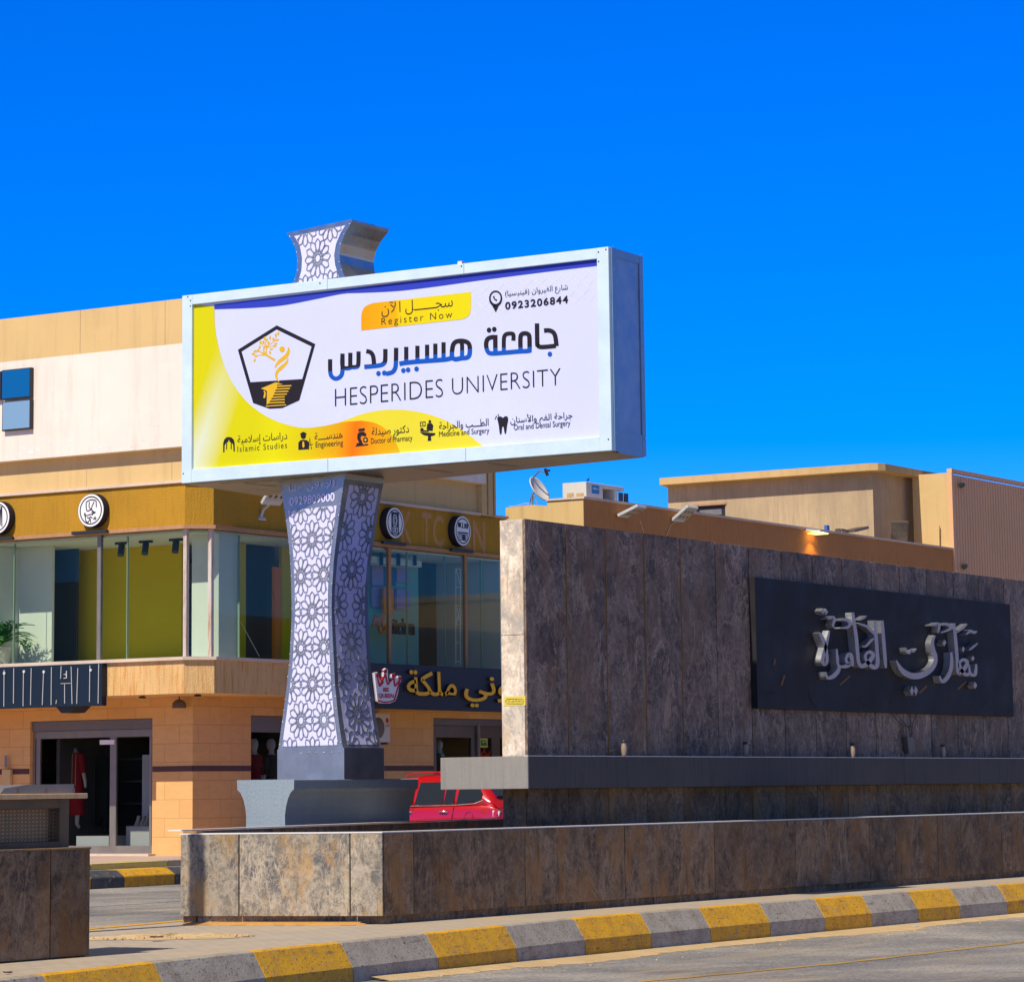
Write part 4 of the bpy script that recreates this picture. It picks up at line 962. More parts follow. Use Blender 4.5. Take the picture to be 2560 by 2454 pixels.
def clipw(pts):                         # poster outline points kept inside the frame
    return [Vector((p.x, min(max(p.y, y1 + .0), y0 - .0), min(max(p.z, pz0), pz1))) for p in pts]
def pshape(name, pts, matn, c, sm=None):
    P = clipw([fp(x, y, c) for x, y in (sm or pts)]); mb = MB(); mb.add(P, [list(range(len(P)))]); return part(name, mb, M[matn], poster)
curveL = smooth2([(157, 402), (158, 440), (162, 500), (178, 580), (205, 660), (245, 735), (300, 800), (370, 850), (440, 880), (520, 897), (600, 890), (680, 874), (760, 868)], 5)
main = [(66, 395)] + curveL + smooth2([(760, 868), (820, 880), (870, 915), (900, 960), (920, 1015)], 5) + [(920, 1040), (66, 1090)]
pshape('yellow_field', main, 'poster_yellow', .0030)
pale = smooth2([(640, 885), (700, 862), (770, 838), (850, 824), (930, 824), (1010, 836), (1090, 862), (1160, 900), (1220, 945), (1290, 1000)], 5) + [(1290, 1020), (880, 1045), (700, 1040)]
pshape('yellow_hill', pale, 'poster_pale', .0018)
bandu = [(157, 395), (1735, 205), (1735, 238)] + smooth2([(1718, 236), (1500, 262), (1250, 294), (1050, 322), (900, 339), (760, 346), (680, 350), (560, 374), (430, 398), (300, 408), (157, 413)], 5)
pshape('blue_band', bandu, 'blue_band', .0042)
btn = smooth2([(757, 500), (757, 440), (765, 412), (780, 398), (805, 388)], 4) + [(1205, 342), (1205, 410)] + smooth2([(1205, 410), (1200, 432), (1185, 448), (1165, 455)], 4)
pshape('button', btn, 'button', .0030)
mb = MB()
def ptext(body, xl, xr, yt, yb, bold=0, spacing=1, m=None):
    bold -= .004 if yt > 830 else 0
    a, b = fp(xl, (yt + yb) / 2).y, fp(xr, (yt + yb) / 2).y; zt2, zb2 = fp(xl, yt).z, fp(xl, yb).z
    return text_mb(body, (PX - .0058, 0, 0), (0, -1, 0), (0, 0, 1), (-1, 0, 0), (-a, -b, zb2, zt2), bold=bold, spacing=spacing, mb=m or mb)
ptext('سجــــــل الآن', 840, 1131, 387, 447, -.006); ptext('Register Now', 840, 1129, 450, 487, -.008, 1.35)
ptext('شارع القيروان (فينيسيا)', 1345, 1601, 338, 372, -.004); ptext('0923206844', 1345, 1602, 384, 416, .028, 1.2)
part('heading_lettering', mb, M['ink'], poster)
mb = MB(); ptext('HESPERIDES', 650, 1091, 738, 810, -.020, 1.02); part('english_name', mb, M['ink'], poster)
mb = MB(); ptext('UNIVERSITY', 1128, 1572, 694, 762, -.020, 1.02); part('english_name', mb, M['ink'], poster)
mb = MB()
for dep_ in range(5):
  mb = MB()
  if dep_ == 0: ptext('دراسات إسلامية', 252, 455, 930, 972, .006); ptext('Islamic Studies', 252, 454, 972, 996, 0, 1.25)
  if dep_ == 1: ptext('هندســــة', 567, 681, 918, 948, .006); ptext('Engineering', 571, 683, 955, 985, .004)
  if dep_ == 2: ptext('دكتور صيدلة', 800, 952, 897, 938, .006); ptext('Doctor of Pharmacy', 797, 966, 940, 970, .004)
  if dep_ == 3: ptext('الطـــب والجراحة', 1075, 1277, 874, 914, .006); ptext('Medicine and Surgery', 1075, 1280, 912, 941, .004)
  if dep_ == 4: ptext('جراحة الفم والأسنان', 1366, 1620, 847, 892, .006); ptext('Oral and Dental Surgery', 1380, 1611, 884, 914, .004)
  part('department_lettering', mb, M['ink'], poster)
# university name in thick two tone strokes
mb = MB(); H = lambda X, Y, c: fp(X, Y, c, zh)
def hs(pts, w_=33, **k): stroke(mb, pts, w_, H, .0032, **k)
hs([(1612, 322), (1614, 470), (1620, 488), (1640, 497), (1690, 495), (1752, 488)]); hs([(1664, 376), (1700, 374), (1732, 388), (1748, 420), (1757, 490)])
hs([(1570, 520), (1540, 527), (1480, 530), (1420, 535), (1360, 540), (1280, 545), (1250, 535), (1236, 500), (1236, 460), (1250, 434), (1280, 424), (1300, 424)])
hs([(1302, 408), (1303, 540)], sm=False); hs([(1366, 535), (1366, 440), (1376, 408), (1400, 398), (1432, 400), (1438, 420), (1436, 450)], 30)
hs([(1490, 525), (1489, 430), (1500, 402), (1525, 396), (1548, 404), (1556, 430), (1557, 522)])
hs([(1050, 580), (1090, 576), (1110, 555), (1113, 500), (1100, 466), (1060, 452), (1015, 456), (990, 480), (981, 530), (980, 575)]); hs([(1042, 456), (1055, 480), (1055, 572)], 30)
hs([(1060, 577), (1010, 588), (980, 580), (930, 590), (800, 600), (720, 606), (640, 614), (590, 622)], 34)
for x, t_ in ((918, 462), (857, 472), (796, 480)): hs([(x, t_), (x, 592)], 31, sm=False)
hs([(724, 488), (724, 605)], 31, sm=False); hs([(641, 496), (641, 612)], 31, sm=False)
hs([(566, 503), (564, 620), (556, 660), (535, 685), (490, 696)], 32)
hs([(486, 512), (485, 590), (475, 618), (440, 634), (330, 645)], 32); hs([(344, 528), (375, 536), (395, 565), (402, 625)], 32)
hs([(287, 530), (284, 630), (262, 646), (230, 645)], 31); hs([(226, 540), (225, 645)], 31, sm=False); hs([(168, 546), (168, 640), (200, 655), (240, 646)], 31); hs([(168, 560), (167, 680), (150, 718), (118, 732), (88, 715), (77, 680), (76, 588)], 31)
for x, y in ((1256, 372), (1295, 366), (1708, 550), (718, 660), (620, 672), (655, 667), (435, 694), (478, 690)): blob(mb, circ(x, y, 17, 19), H, .0032)
me = part('arabic_name', mb, [M['ink'], M['ink_blue']], poster)
bm = bmesh.new(); bm.from_mesh(me.data); off = BASE[me]
def split(pa, pb, x_lo, x_hi):
    a, b = H(*pa, 0), H(*pb, 0); d_ = b - a; n_ = Vector((0, d_.z, -d_.y))
    if n_.z < 0: n_ = -n_
    bmesh.ops.bisect_plane(bm, geom=bm.verts[:] + bm.edges[:] + bm.faces[:], plane_co=a - off, plane_no=n_)
    ya, yb2 = H(x_lo, 600, 0).y - off.y, H(x_hi, 600, 0).y - off.y
    for f in bm.faces:
        c = f.calc_center_median()
        if yb2 < c.y < ya and (c - (a - off)).dot(n_) < 0: f.material_index = 1
split((1220, 507), (1570, 497), 1200, 1592); split((165, 663), (1130, 510), 20, 1160)
for f in bm.faces:
    c = f.calc_center_median()
    if c.z < H(1708, 525, 0).z - off.z and c.y < H(1600, 560, 0).y - off.y: f.material_index = 1
bm.to_mesh(me.data); bm.free()
# emblem
E_ = lambda X, Y, c: fp(X, Y, c, ze)
mb = MB(); blob(mb, [(800, 352), (1163, 528), (1012, 1058), (853, 1130), (730, 1137), (577, 1083), (433, 582)], E_, .0025); part('emblem', mb, M['ink'], poster)
mb = MB(); blob(mb, [(800, 392), (1128, 552), (1040, 857), (553, 887), (470, 600)], E_, .0034); part('emblem_field', mb, M['poster_white'], poster)
mb = MB(); GD = .0047; g_ = lambda pts, w_=10, **k: stroke(mb, [(q[0], q[1], max(7.5, q[2] * (1.45 if q[2] < 13 else 1.1))) for q in pts], w_, E_, GD, **k)
blob(mb, circ(852, 578, 27, 29), E_, GD)
g_([(905, 558, 4), (914, 590, 22), (890, 640, 34), (830, 690, 30), (795, 730, 18), (784, 758, 3)]); g_([(906, 660, 3), (895, 700, 22), (850, 745, 32), (805, 790, 26), (797, 840, 20), (822, 884, 6)])
g_([(785, 682, 22), (740, 655, 20), (700, 630, 16), (680, 600, 10), (676, 560, 7), (660, 525, 6), (650, 505, 4)]); g_([(700, 630, 16), (650, 632, 8), (610, 640, 6), (575, 622, 4)]); g_([(690, 625, 12), (640, 600, 8), (600, 605, 4)])
g_([(700, 630, 10), (705, 570, 8), (735, 530, 7), (775, 505, 5), (800, 455, 4)]); g_([(680, 590, 6), (690, 530, 6), (705, 490, 4)]); g_([(715, 560, 6), (760, 545, 4), (790, 550, 3)])
for x, y, a in ((580, 622, .2), (595, 596, .5), (592, 682, 1.2), (607, 642, .2), (625, 588, .9), (640, 560, 1.3), (648, 515, 1.5), (675, 512, 1.7), (688, 478, 1.8), (705, 490, 1.0), (700, 550, 1.2), (722, 517, 1.7), (738, 470, 1.6), (738, 608, 1.9), (750, 575, .1), (768, 483, 1.7), (782, 550, .2), (790, 526, .3), (792, 445, 1.5), (805, 492, .4), (815, 430, 1.3)):
    ca, sa = math.cos(-a), math.sin(-a); blob(mb, [(x + ca * u - sa * v, y + sa * u + ca * v) for u, v in ((-20, 0), (-7, -11), (8, -10), (21, 0), (8, 10), (-7, 11))], E_, GD)
blob(mb, [(652, 946), (790, 888), (860, 908), (800, 912), (710, 970)], E_, GD); blob(mb, [(708, 968), (800, 912), (808, 930), (790, 960), (770, 1010), (722, 1090), (706, 1100)], E_, GD)
for i in range(7):
    x0 = 808 - i * 14; y = 916 + i * 26; x1_ = 938 - i * 14 if i < 4 else 876; stroke(mb, [(x0, y + 10), (x1_, y + 4)], 11, E_, GD, sm=False)
stroke(mb, [(698, 1113), (888, 1100)], 9, E_, GD, sm=False); g_([(680, 970, 8), (690, 990, 10), (682, 1035, 16)])
part('emblem_gold', mb, M['gold'], poster)
# little icons
mb = MB(); I = lambda X, Y, c: fp(X, Y, c, lambda x, y: (520 + x / 2.085, 1000 + y / 2.085))
def ib(p, **k): blob(mb, p, I, .0042, **k)
def ist(p, w_, **k): stroke(mb, p, w_, I, .0042, **k)
arc_o = [(80, 272), (80, 225), (86, 205), (98, 194), (110, 192), (124, 195), (136, 207), (140, 225), (141, 268)]; arc_i = [(134, 268), (132, 232), (124, 222), (114, 218), (110, 204), (106, 218), (96, 224), (88, 234), (87, 272)]
for i in range(8): ib([arc_o[i], arc_o[i + 1], arc_i[8 - i - 1], arc_i[8 - i]])
ist([(98, 225), (98, 258)], 5, sm=False); ist([(122, 222), (122, 256)], 5, sm=False)
part('icon', mb, M['ink'], poster); mb = MB()
ib(circ(498, 188, 14, 15)); ib([(480, 182), (484, 172), (498, 165), (511, 171), (517, 180)]); ib([(472, 260), (472, 222), (482, 210), (498, 206), (516, 209), (528, 220), (528, 256)]); ist([(524, 258), (532, 196), (540, 256)], 4, sm=False); ist([(518, 236), (548, 230)], 3, sm=False)
part('icon', mb, M['ink'], poster); mb = MB()
ib([(785, 150), (818, 146), (818, 160), (785, 164)]); ib([(790, 166), (812, 164), (826, 176), (826, 190), (800, 186), (796, 200), (806, 220), (790, 226), (778, 200), (780, 176)]); ib(circ(822, 208, 14, 15)); ib([(770, 236), (836, 228), (836, 236), (770, 243)]); ib([(775, 224), (806, 222), (810, 232), (775, 234)])
part('icon', mb, M['ink'], poster); mb = MB()
ist([(1108, 116), (1133, 113), (1133, 134), (1108, 137)], 4, sm=False, closed=True); ib(circ(1120, 125, 4)); ib(circ(1157, 112, 7, 8)); ib([(1144, 122), (1166, 120), (1175, 132), (1172, 160), (1146, 160), (1140, 150)]); ib([(1104, 166), (1186, 172), (1184, 182), (1160, 190), (1125, 182)]); ib([(1148, 184), (1162, 184), (1165, 212), (1146, 213)]); ib(circ(1116, 152, 9, 7)); ist([(1108, 160), (1150, 162)], 8, sm=False)
part('icon', mb, M['ink'], poster); mb = MB()
ib([(1508, 96), (1514, 86), (1528, 86), (1538, 92), (1550, 84), (1562, 88), (1565, 104), (1560, 130), (1554, 172), (1547, 172), (1541, 140), (1534, 142), (1530, 176), (1522, 174), (1516, 130)], sm=True)
for x, y in ((1503, 86), (1514, 78), (1498, 96)): ib([(x - 4, y), (x, y - 5), (x + 4, y), (x, y + 5)])
part('icon', mb, M['ink'], poster); mb = MB()
H2 = lambda p, **k: blob(mb, p, H, .0042, **k)
ring_o = circ(1305, 138, 49, 60, 24); ring_i = circ(1305, 134, 37, 44, 24)
for i in range(24): H2([ring_o[i], ring_o[(i + 1) % 24], ring_i[(i + 1) % 24], ring_i[i]])
H2([(1276, 185), (1334, 180), (1306, 240)]); stroke(mb, [(1290, 120, 12), (1296, 140, 8), (1314, 152, 12)], 0, H, .0042)
part('icon', mb, M['ink'], poster)
mb = MB(); ib2 = lambda p: blob(mb, p, I, .0062)
ib2([(820, 199), (824, 199), (824, 217), (820, 217)]); ib2([(813, 206), (831, 205), (831, 209), (813, 210)]); ib2([(494, 216), (502, 216), (505, 240), (499, 250), (493, 241)])
part('icon_detail', mb, M['poster_gold2'], poster)
# faint printed pattern on the right side of the poster
M['faint'] = flat('poster_faint_line', (.728, .722, .84), .6); mb = MB()
for i in range(9):
    for j in range(3):
        cx_, cy_ = 1225 + i * 58 + (29 if j % 2 else 0), 345 + j * 34 - i * 7.4
        if cx_ < 1690: stroke(mb, [(cx_ - 26, cy_ + 3), (cx_, cy_ - 26), (cx_ + 26, cy_ - 3), (cx_, cy_ + 26)], 2.2, lambda X, Y, c: fp(X, Y, c), .0014, sm=False, closed=True)
part('faint_pattern', mb, M['faint'], poster)

# crown of the pylon above the cabinet
CRX = SF + .30
CF = Vector((CRX, BY, 0)); CS = SL
def cf(X, Y): return onP(zf(X, Y), (CF.x, CF.y), (CF.x + CS.x, CF.y + CS.y))
cl = curve([cf(*p) + FR - CF for p in ((75, 240), (180, 380), (250, 520), (283, 700), (275, 900), (235, 1040), (190, 1145))]); cr = curve([cf(*p) + FR - CF for p in ((1175, 95), (1070, 270), (1000, 440), (970, 620), (985, 780), (1030, 930), (1085, 1068))])
ztc = (cf(1175, 95).z + cf(75, 240).z) / 2; zbc = 7.38
bxk = onY(zf(1778, 262), CF.y + lerp(cr, ztc) * .97).x
rings = []
cext = lambda c, z: lerp(c, z) if z > c[0][0] else c[0][1]
for i in range(31):
    z = zbc + (ztc - zbc) * i / 30; r_, l_ = cext(cr, z), cext(cl, z); a = CF + CS * r_; b = CF + CS * l_
    rings.append([Vector((a.x, a.y, z)), Vector((bxk, a.y, z)), Vector((bxk, b.y, z)), Vector((b.x, b.y, z))])
crown = part('crown', MB().loft(rings, smooth=False), M['crown_metal'], bb)
mC = lambda a, z, c: CF + CS * a + Vector((0, 0, z)) + nfront * (.004 + c)
zc0, zc1 = cf(610, 1060).z, cf(610, 250).z
bC = .10
def kC(a, z): return zc0 < z < zc1 and cext(cr, z) + bC < a < cext(cl, z) - bC
mb = MB(); vs = []
for i in range(21):
    z = zc0 + (zc1 - zc0) * i / 20; vs += [mC(cext(cr, z) + bC - .004, z, -.001), mC(cext(cl, z) - bC + .004, z, -.001)]
mb.add(vs, [(2 * i, 2 * i + 1, 2 * i + 3, 2 * i + 2) for i in range(20)]); part('lattice_backing', mb, M['white_panel'], crown)
cc = cf(622, 690); am = (cc - CF).dot(CS)
part('lattice', lattice(kC, mC, None, [(am, cc.z), (am + .24, cc.z + .42), (am - .24, cc.z + .42), (am + .24, cc.z - .42), (am - .24, cc.z - .42)], .245), M['pylon_grey'], crown)
mb = MB()
for i in range(7):
    z = zbc + .1 + i * .11
    for a in (cext(cr, z) + .015, cext(cl, z) - .015): part('rivet', MB().lathe(mC(a, z, 0), [(.007, -.003), (.007, .003), (.003, .006)], 6, axis=nfront), M['chrome'], crown)

# ------------------------------------------------------------------ corner shop building on the far side
s1, t1, sg, tg = 26.61, 22.65, 28.41, 24.29
Zat = lambda y: onX((453.6, y), s1).z
zP, zB1, zW, zR, zF, zG, zBm = Zat(746.4), Zat(858), Zat(1115.5), Zat(1204), Zat(1319), Zat(1640), Zat(1732)
send = onY((1284, 1296), t1).x
sgr = onY(z7(324, 218), t1).x - .06          # the ground floor runs on to the next building
def plan(o, se=None, back=46.0, ch=.55):
    se = se or send
    k = o * .414
    return [(s1 + o, back), (s1 + o, t1 + ch + k), (s1 + ch + k, t1 + o), (se, t1 + o), (se, back)]
def band(o, za, zb, se=None, back=46.0): return MB().prism([(x, y, za) for x, y in plan(o, se, back)], (0, 0, zb - za))
cb_ = thing('corner_building', 'ochre corner shop building with a glazed upper showroom behind the billboard', 'building', (s1, t1, 0))
sU = onY((1215, 1200), t1).x; sV = onY((1250, 1200), t1).x
part('parapet', band(.002, zB1, zP, sV), M['beige'], cb_)
part('upper_wall', band(.0, zW, zB1 - .001, sU), M['cream'], cb_)
mb = MB().box(sU + .002, sV, t1 + .12, 45, zR, zB1 - .001)
part('end_pier', mb, M['beige'], cb_)
mb = MB()
for x in (onY((1218, 1250), t1 + .12).x, onY((1233, 1250), t1 + .12).x): mb.box(x, x + .025, t1 + .10, t1 + .2, zR + .03, zB1 - .01); part('pipe', mb, M['brown_trim'], cb_); mb = MB()
part('recess_wall', band(.26, zR + .06, zW - .001, sU), M['beige'], cb_)
part('lip', band(.14, zR, zR + .06), M['lip'], cb_)
part('fascia', band(.20, zF + .075, zR - .001), M['mustard'], cb_)
part('fascia_trim', band(.12, zF, zF + .074), M['brown_trim'], cb_)
mb = MB()
for k_, (px_, py_) in enumerate(((561, 1), (1155, 1))):       # hairline joints of the paint
    y_ = onX(z1(px_, 400), s1).y; mb.box(s1 - .003, s1 + .01, y_ - .006, y_ + .006, zB1 + .01, zP - .01); mb.box(s1 + .257, s1 + .27, y_ - .006, y_ + .006, zR + .07, zW - .3)
part('hairline_joint', mb, plaster('joint_line', (.42, .30, .15), .2), cb_)
# peeling paint on the cream wall
mb = MB(); rr = random.Random(11); fw = lambda X, Y, c: (lambda p: Vector((s1 - .002 - c, p.y, p.z)))(onX(z1(X, Y), s1))
for cx_, cy_, w_, h_ in ((220, 1195, 90, 34), (360, 1150, 30, 16), (470, 1130, 40, 16), (480, 1180, 16, 22), (640, 1105, 26, 12), (740, 1180, 70, 20), (860, 1145, 34, 14), (1000, 1120, 22, 8), (1085, 1130, 45, 22), (1060, 1018, 60, 7), (1165, 1016, 18, 9), (930, 1165, 60, 12), (1120, 1090, 20, 10)):
    for j in range(9):
        x, y = cx_ + rr.uniform(-w_, w_) * .9, cy_ + rr.uniform(-h_, h_) * .8; r_ = rr.uniform(.2, .5)
        n = 9; ph = rr.uniform(0, 6); blob(mb, [(x + math.cos(ph + i * .698) * w_ * r_ * rr.uniform(.3, .6), y + math.sin(ph + i * .698) * h_ * r_ * rr.uniform(.3, .8)) for i in range(n)], fw, 0)
part('paint_peel', mb, plaster('peel_white', (.84, .79, .76), .12, bump=.6), cb_)
# showroom slab, soffit, beam
part('beam', band(.16, zBm, zG - .07), M['apricot'], cb_)
part('sill', band(.08, zG - .069, zG), M['lip'], cb_)
part('floor', MB().prism([(x, y, zG + .001) for x, y in plan(.5)], (0, 0, .02)), M['int_floor'], cb_)
part('ceiling', MB().prism([(x, y, zF - .06) for x, y in plan(.40)], (0, 0, .05)), M['int_white'], cb_)
part('inner_wall', MB().box(s1 + .3, send - .02, 28.9, 29.0, zG + .02, zF - .07).box(send - .12, send - .02, t1 + .35, 28.9, zG + .02, zF - .07), M['int_white'], cb_)
# glass panes and posts
gl0 = .30
Pl = plan(gl0)
def pane(a, b, nm='glass_pane'):
    a = Vector((*a, 0)); b = Vector((*b, 0)); d_ = (b - a).normalized(); n_ = Vector((-d_.y, d_.x, 0)) * .012; m_ = MB(); m_.obox((a.x + d_.x * .005, a.y + d_.y * .005, zG + .002), (b - a) - d_ * .01, n_, (0, 0, zF - zG - .004)); return part(nm, m_, M['glass'], cb_)
gy = [onX(z3(X, 800), s1 + gl0).y for X in (85, 225, 460, 632, 815, 988)]
ys = [46, 36, 31] + gy + [Pl[1][1]]
for a, b in zip(ys, ys[1:]): pane((s1 + gl0, a), (s1 + gl0, b))
pane(Pl[1], Pl[2])
gx = [onY(z3(X, 800), t1 + gl0).x for X in (1545, 1698, 1820)] + [onY(z5(X, 1000), t1 + gl0).x for X in (450, 700, 935, 1062, 1205, 1330, 1468, 1592)]
xs = [Pl[2][0]] + sorted(gx) + [send - .03]
for a, b in zip(xs, xs[1:]): pane((a, t1 + gl0), (b, t1 + gl0))
mb = MB()
for X in (85, 815): y = onX(z3(X, 800), s1 + gl0).y; mb.box(s1 + gl0 + .015, s1 + gl0 + .07, y - .008, y + .008, zG + .003, zF - .07); part('glass_fin', mb, M['green_glass'], cb_); mb = MB()
for X in (1550,): x = onY(z3(X, 800), t1 + gl0).x; mb.box(x - .008, x + .008, t1 + gl0 + .015, t1 + gl0 + .07, zG + .003, zF - .07); part('glass_fin', mb, M['green_glass'], cb_); mb = MB()
for X in (1066, 1330, 1585): x = onY(z5(X, 1000), t1 + gl0).x; mb.box(x - .008, x + .008, t1 + gl0 + .015, t1 + gl0 + .07, zG + .003, zF - .07); part('glass_fin', mb, M['green_glass'], cb_); mb = MB()
M['rust_post'] = plaster('rusty_white_post', (.56, .50, .45), .1, .9, (.36, .14, .03), .2)
for q in ((Pl[1][0], Pl[1][1]), (Pl[2][0], Pl[2][1])):
    part('corner_post', MB().box(q[0] - .045, q[0] + .045, q[1] - .045, q[1] + .045, zG + .001, zF - .001), M['rust_post'], cb_)
y = onX(z3(640, 800), s1 + gl0).y; part('post', MB().box(s1 + gl0 - .02, s1 + gl0 + .06, y - .05, y + .05, zG + .001, zF - .001), M['grey_al'], cb_)
for X in (935, 1468): x = onY(z5(X, 1000), t1 + gl0).x; part('post', MB().box(x - .05, x + .05, t1 + gl0 - .02, t1 + gl0 + .06, zG + .001, zF - .001), M['brown_trim'], cb_)
# showroom partitions
def iwl(Xa, Xb, m, dep, z0=None, z1_=None, nm='partition', th=.08):
    a, b = onX(z3(Xa, 850), s1 + dep).y, onX(z3(Xb, 850), s1 + dep).y; return part(nm, MB().box(s1 + dep, s1 + dep + th, min(a, b), max(a, b), z0 or zG + .022, z1_ or zF - .062), M[m], cb_)
def iwr(pa, pb, m, dep, zz=z5, nm='partition', z0=None, z1_=None, th=.08):
    A2, B2 = onY(zz(*pa), t1 + dep), onY(zz(*pb), t1 + dep); return part(nm, MB().box(A2.x, B2.x, t1 + dep, t1 + dep + th, z0 if z0 is not None else min(A2.z, B2.z), z1_ if z1_ is not None else max(A2.z, B2.z)), M[m], cb_)
iwl(-300, 90, 'olive', 2.6); iwl(90, 335, 'int_white', 1.4); iwl(335, 492, 'dark', 2.4, None, zG + 1.9); iwl(335, 492, 'navy', 2.4, zG + 1.905)
iwl(492, 1172, 'olive', 2.9); 
a = onX(z3(1255, 850), s1 + 1.2); part('column', MB().box(s1 + 1.1, s1 + 1.75, a.y - .72, a.y, zG + .022, zF - .062), M['int_white'], cb_)
fz, cz_ = zG + .023, zF - .063
iwr((1420, 800), (1585, 800), 'olive', 1.6, z3, z0=fz, z1_=cz_); iwr((1590, 800), (1770, 800), 'dark', 1.7, z3, z0=fz, z1_=cz_); iwr((1772, 800), (1812, 800), 'orange', 1.3, z3, 'orange_door', fz, cz_ - .5); iwr((1815, 800), (1990, 800), 'olive', 1.6, z3, z0=fz, z1_=cz_)
iwr((700, 660), (1160, 750), 'int_white', .8, nm='bulkhead', th=.5)
iwr((700, 1000), (1137, 1000), 'teal_wall', 1.5, z0=fz, z1_=cz_); iwr((1138, 1000), (1262, 1000), 'dark', 1.9, z0=fz, z1_=cz_); iwr((1262, 1000), (1480, 1000), 'grey_al', 2.2, z0=fz, z1_=cz_); iwr((1480, 1000), (1780, 1000), 'navy', 2.0, z0=fz, z1_=fz + 1.0); iwr((1480, 900), (1780, 900), 'brown_al', 2.3, z0=fz + 1.0, z1_=fz + 2.1); iwr((1480, 900), (1780, 900), 'int_white', 2.4, z0=fz + 2.1, z1_=cz_)
for pa, pb, m in (((815, 728), (893, 880), 'lilac'), ((895, 728), (980, 880), 'navy'), ((985, 740), (1078, 860), 'lilac'), ((815, 884), (893, 1030), 'lilac'), ((985, 900), (1078, 1045), 'lilac'), ((970, 900), (984, 1045), 'navy')): iwr(pa, pb, m, 1.42, nm='cupboard_door', th=.06)
iwr((895, 890), (966, 1065), 'orange', 1.25, nm='cupboard_door', th=.05)
mb = MB()
for X in (868, 988, 1103): A2 = onY(z5(X, 690), t1 + .78); mb.box(A2.x - .02, A2.x + .02, t1 + .70, t1 + .78, A2.z - .16, A2.z + .14); part('ceiling_spot', mb, M['black'], cb_); mb = MB()
mb = MB()
fsh = lambda X, Y, c: (lambda p: Vector((p.x, t1 + 1.0 - c, p.z)))(onY(z5(X, Y), t1 + 1.0))
for q in ([(1392, 760), (1392, 1428)], [(1424, 762), (1424, 1430)], [(1392, 760), (1424, 762)], [(1392, 888), (1424, 890)], [(1392, 1018), (1424, 1020)], [(1392, 1148), (1424, 1150)], [(1392, 1276), (1424, 1278)], [(1392, 1408), (1424, 1410)], [(1394, 762), (1424, 888)], [(1394, 1020), (1424, 1148)], [(1394, 1148), (1424, 1020)]): stroke(mb, q, 5, fsh, .03, sm=False)
part('shelf_ladder', mb, M['int_white'], cb_)
mb = MB()
for X in (785, 940, 1135):
    p = onX(z3(X, 503), s1 + 1.6); mb.box(p.x - .05, p.x + .05, p.y - .16, p.y + .16, zF - .11, zF - .06); mb.tube([(p.x, p.y, zF - .12), (p.x - .10, p.y - .05, zF - .36)], .075, 12); part('spotlight', mb, M['sign_navy2'], cb_); mb = MB()
mb = MB(); mb.obox(onY(z3(1553, 968), t1 + .5), onY(z3(1672, 1188), t1 + .5) - onY(z3(1553, 968), t1 + .5), (.02, 0, .0), (0, .02, .02)); part('leaning_strip', mb, M['int_white'], cb_)
# sign in the showroom window
mk = thing('window_sign', 'orange and black lettering sign hanging inside the upper showroom window', 'sign', (onY(z5(950, 1150), t1 + .9).x, t1 + .9, onY(z5(950, 1220), t1 + .9).z))
fk = lambda X, Y, c: (lambda p: Vector((p.x, t1 + .9 - c, p.z)))(onY(z5(X, Y), t1 + .9))
mb = MB()
stroke(mb, [(808, 1165, 10), (830, 1095, 16), (838, 1100, 16), (840, 1150, 16), (862, 1100, 14), (885, 1088, 14), (878, 1130, 16), (885, 1160, 12), (905, 1150, 8)], 0, fk, .05); stroke(mb, [(850, 1130, 10), (860, 1190, 14), (880, 1205, 18), (900, 1180, 18), (895, 1150, 16), (875, 1160, 12)], 0, fk, .05)
part('orange_script', mb, M['orange'], mk)
A2, B2 = fk(925, 1215, 0), fk(1100, 1112, 0); mb = text_mb('kitchen', (0, t1 + .9, 0), (1, 0, 0), (0, 0, 1), (0, -1, 0), (A2.x, B2.x, A2.z, B2.z), depth=.05, bold=.03); part('black_script', mb, M['black'], mk)
# ghost letters on the fascia
FY = t1 + .20
for ch, xa, xb, ya, yb in (('K', 1015, 1090, 350, 578), ('T', 1160, 1225, 362, 590), ('C', 1238, 1312, 380, 602), ('E', 1446, 1500, 405, 612), ('N', 1518, 1602, 418, 640)):
    A2, B2 = onY(z5(xa, yb), FY), onY(z5(xb, ya), FY); zt_2 = onY(z5(xa, ya), FY).z
    part('letter_trace', text_mb(ch, (0, FY - .004, 0), (1, 0, 0), (0, 0, 1), (0, -1, 0), (A2.x, B2.x, A2.z, zt_2), bold=.02), M['ghost'], cb_)
# blue windows proud of the cream wall
def bwin(pts, m, label):
    P = [onX(z1(*p), s1 - .10) for p in pts]; y_0, y_1 = (P[0].y + P[3].y) / 2, (P[1].y + P[2].y) / 2; z_1, z_0 = (P[0].z + P[1].z) / 2, (P[2].z + P[3].z) / 2
    w_ = part('window', MB().box(s1 - .10, s1 - .001, y_1, y_0, z_0, z_1), M['black'], cb_, label); part('pane', MB().box(s1 - .106, s1 - .1005, y_1 + .03, y_0 - .02, z_0 + .03, z_1 - .02), M[m], w_)
bwin([(12, 635), (216, 608), (214, 822), (12, 838)], 'win_blue', 'deep blue upper window'); bwin([(15, 848), (216, 838), (213, 1042), (15, 1056)], 'win_pale', 'pale blue lower window'); bwin([(-190, 660), (8, 636), (6, 838), (-190, 850)], 'win_blue', 'deep blue window cut by the picture edge')
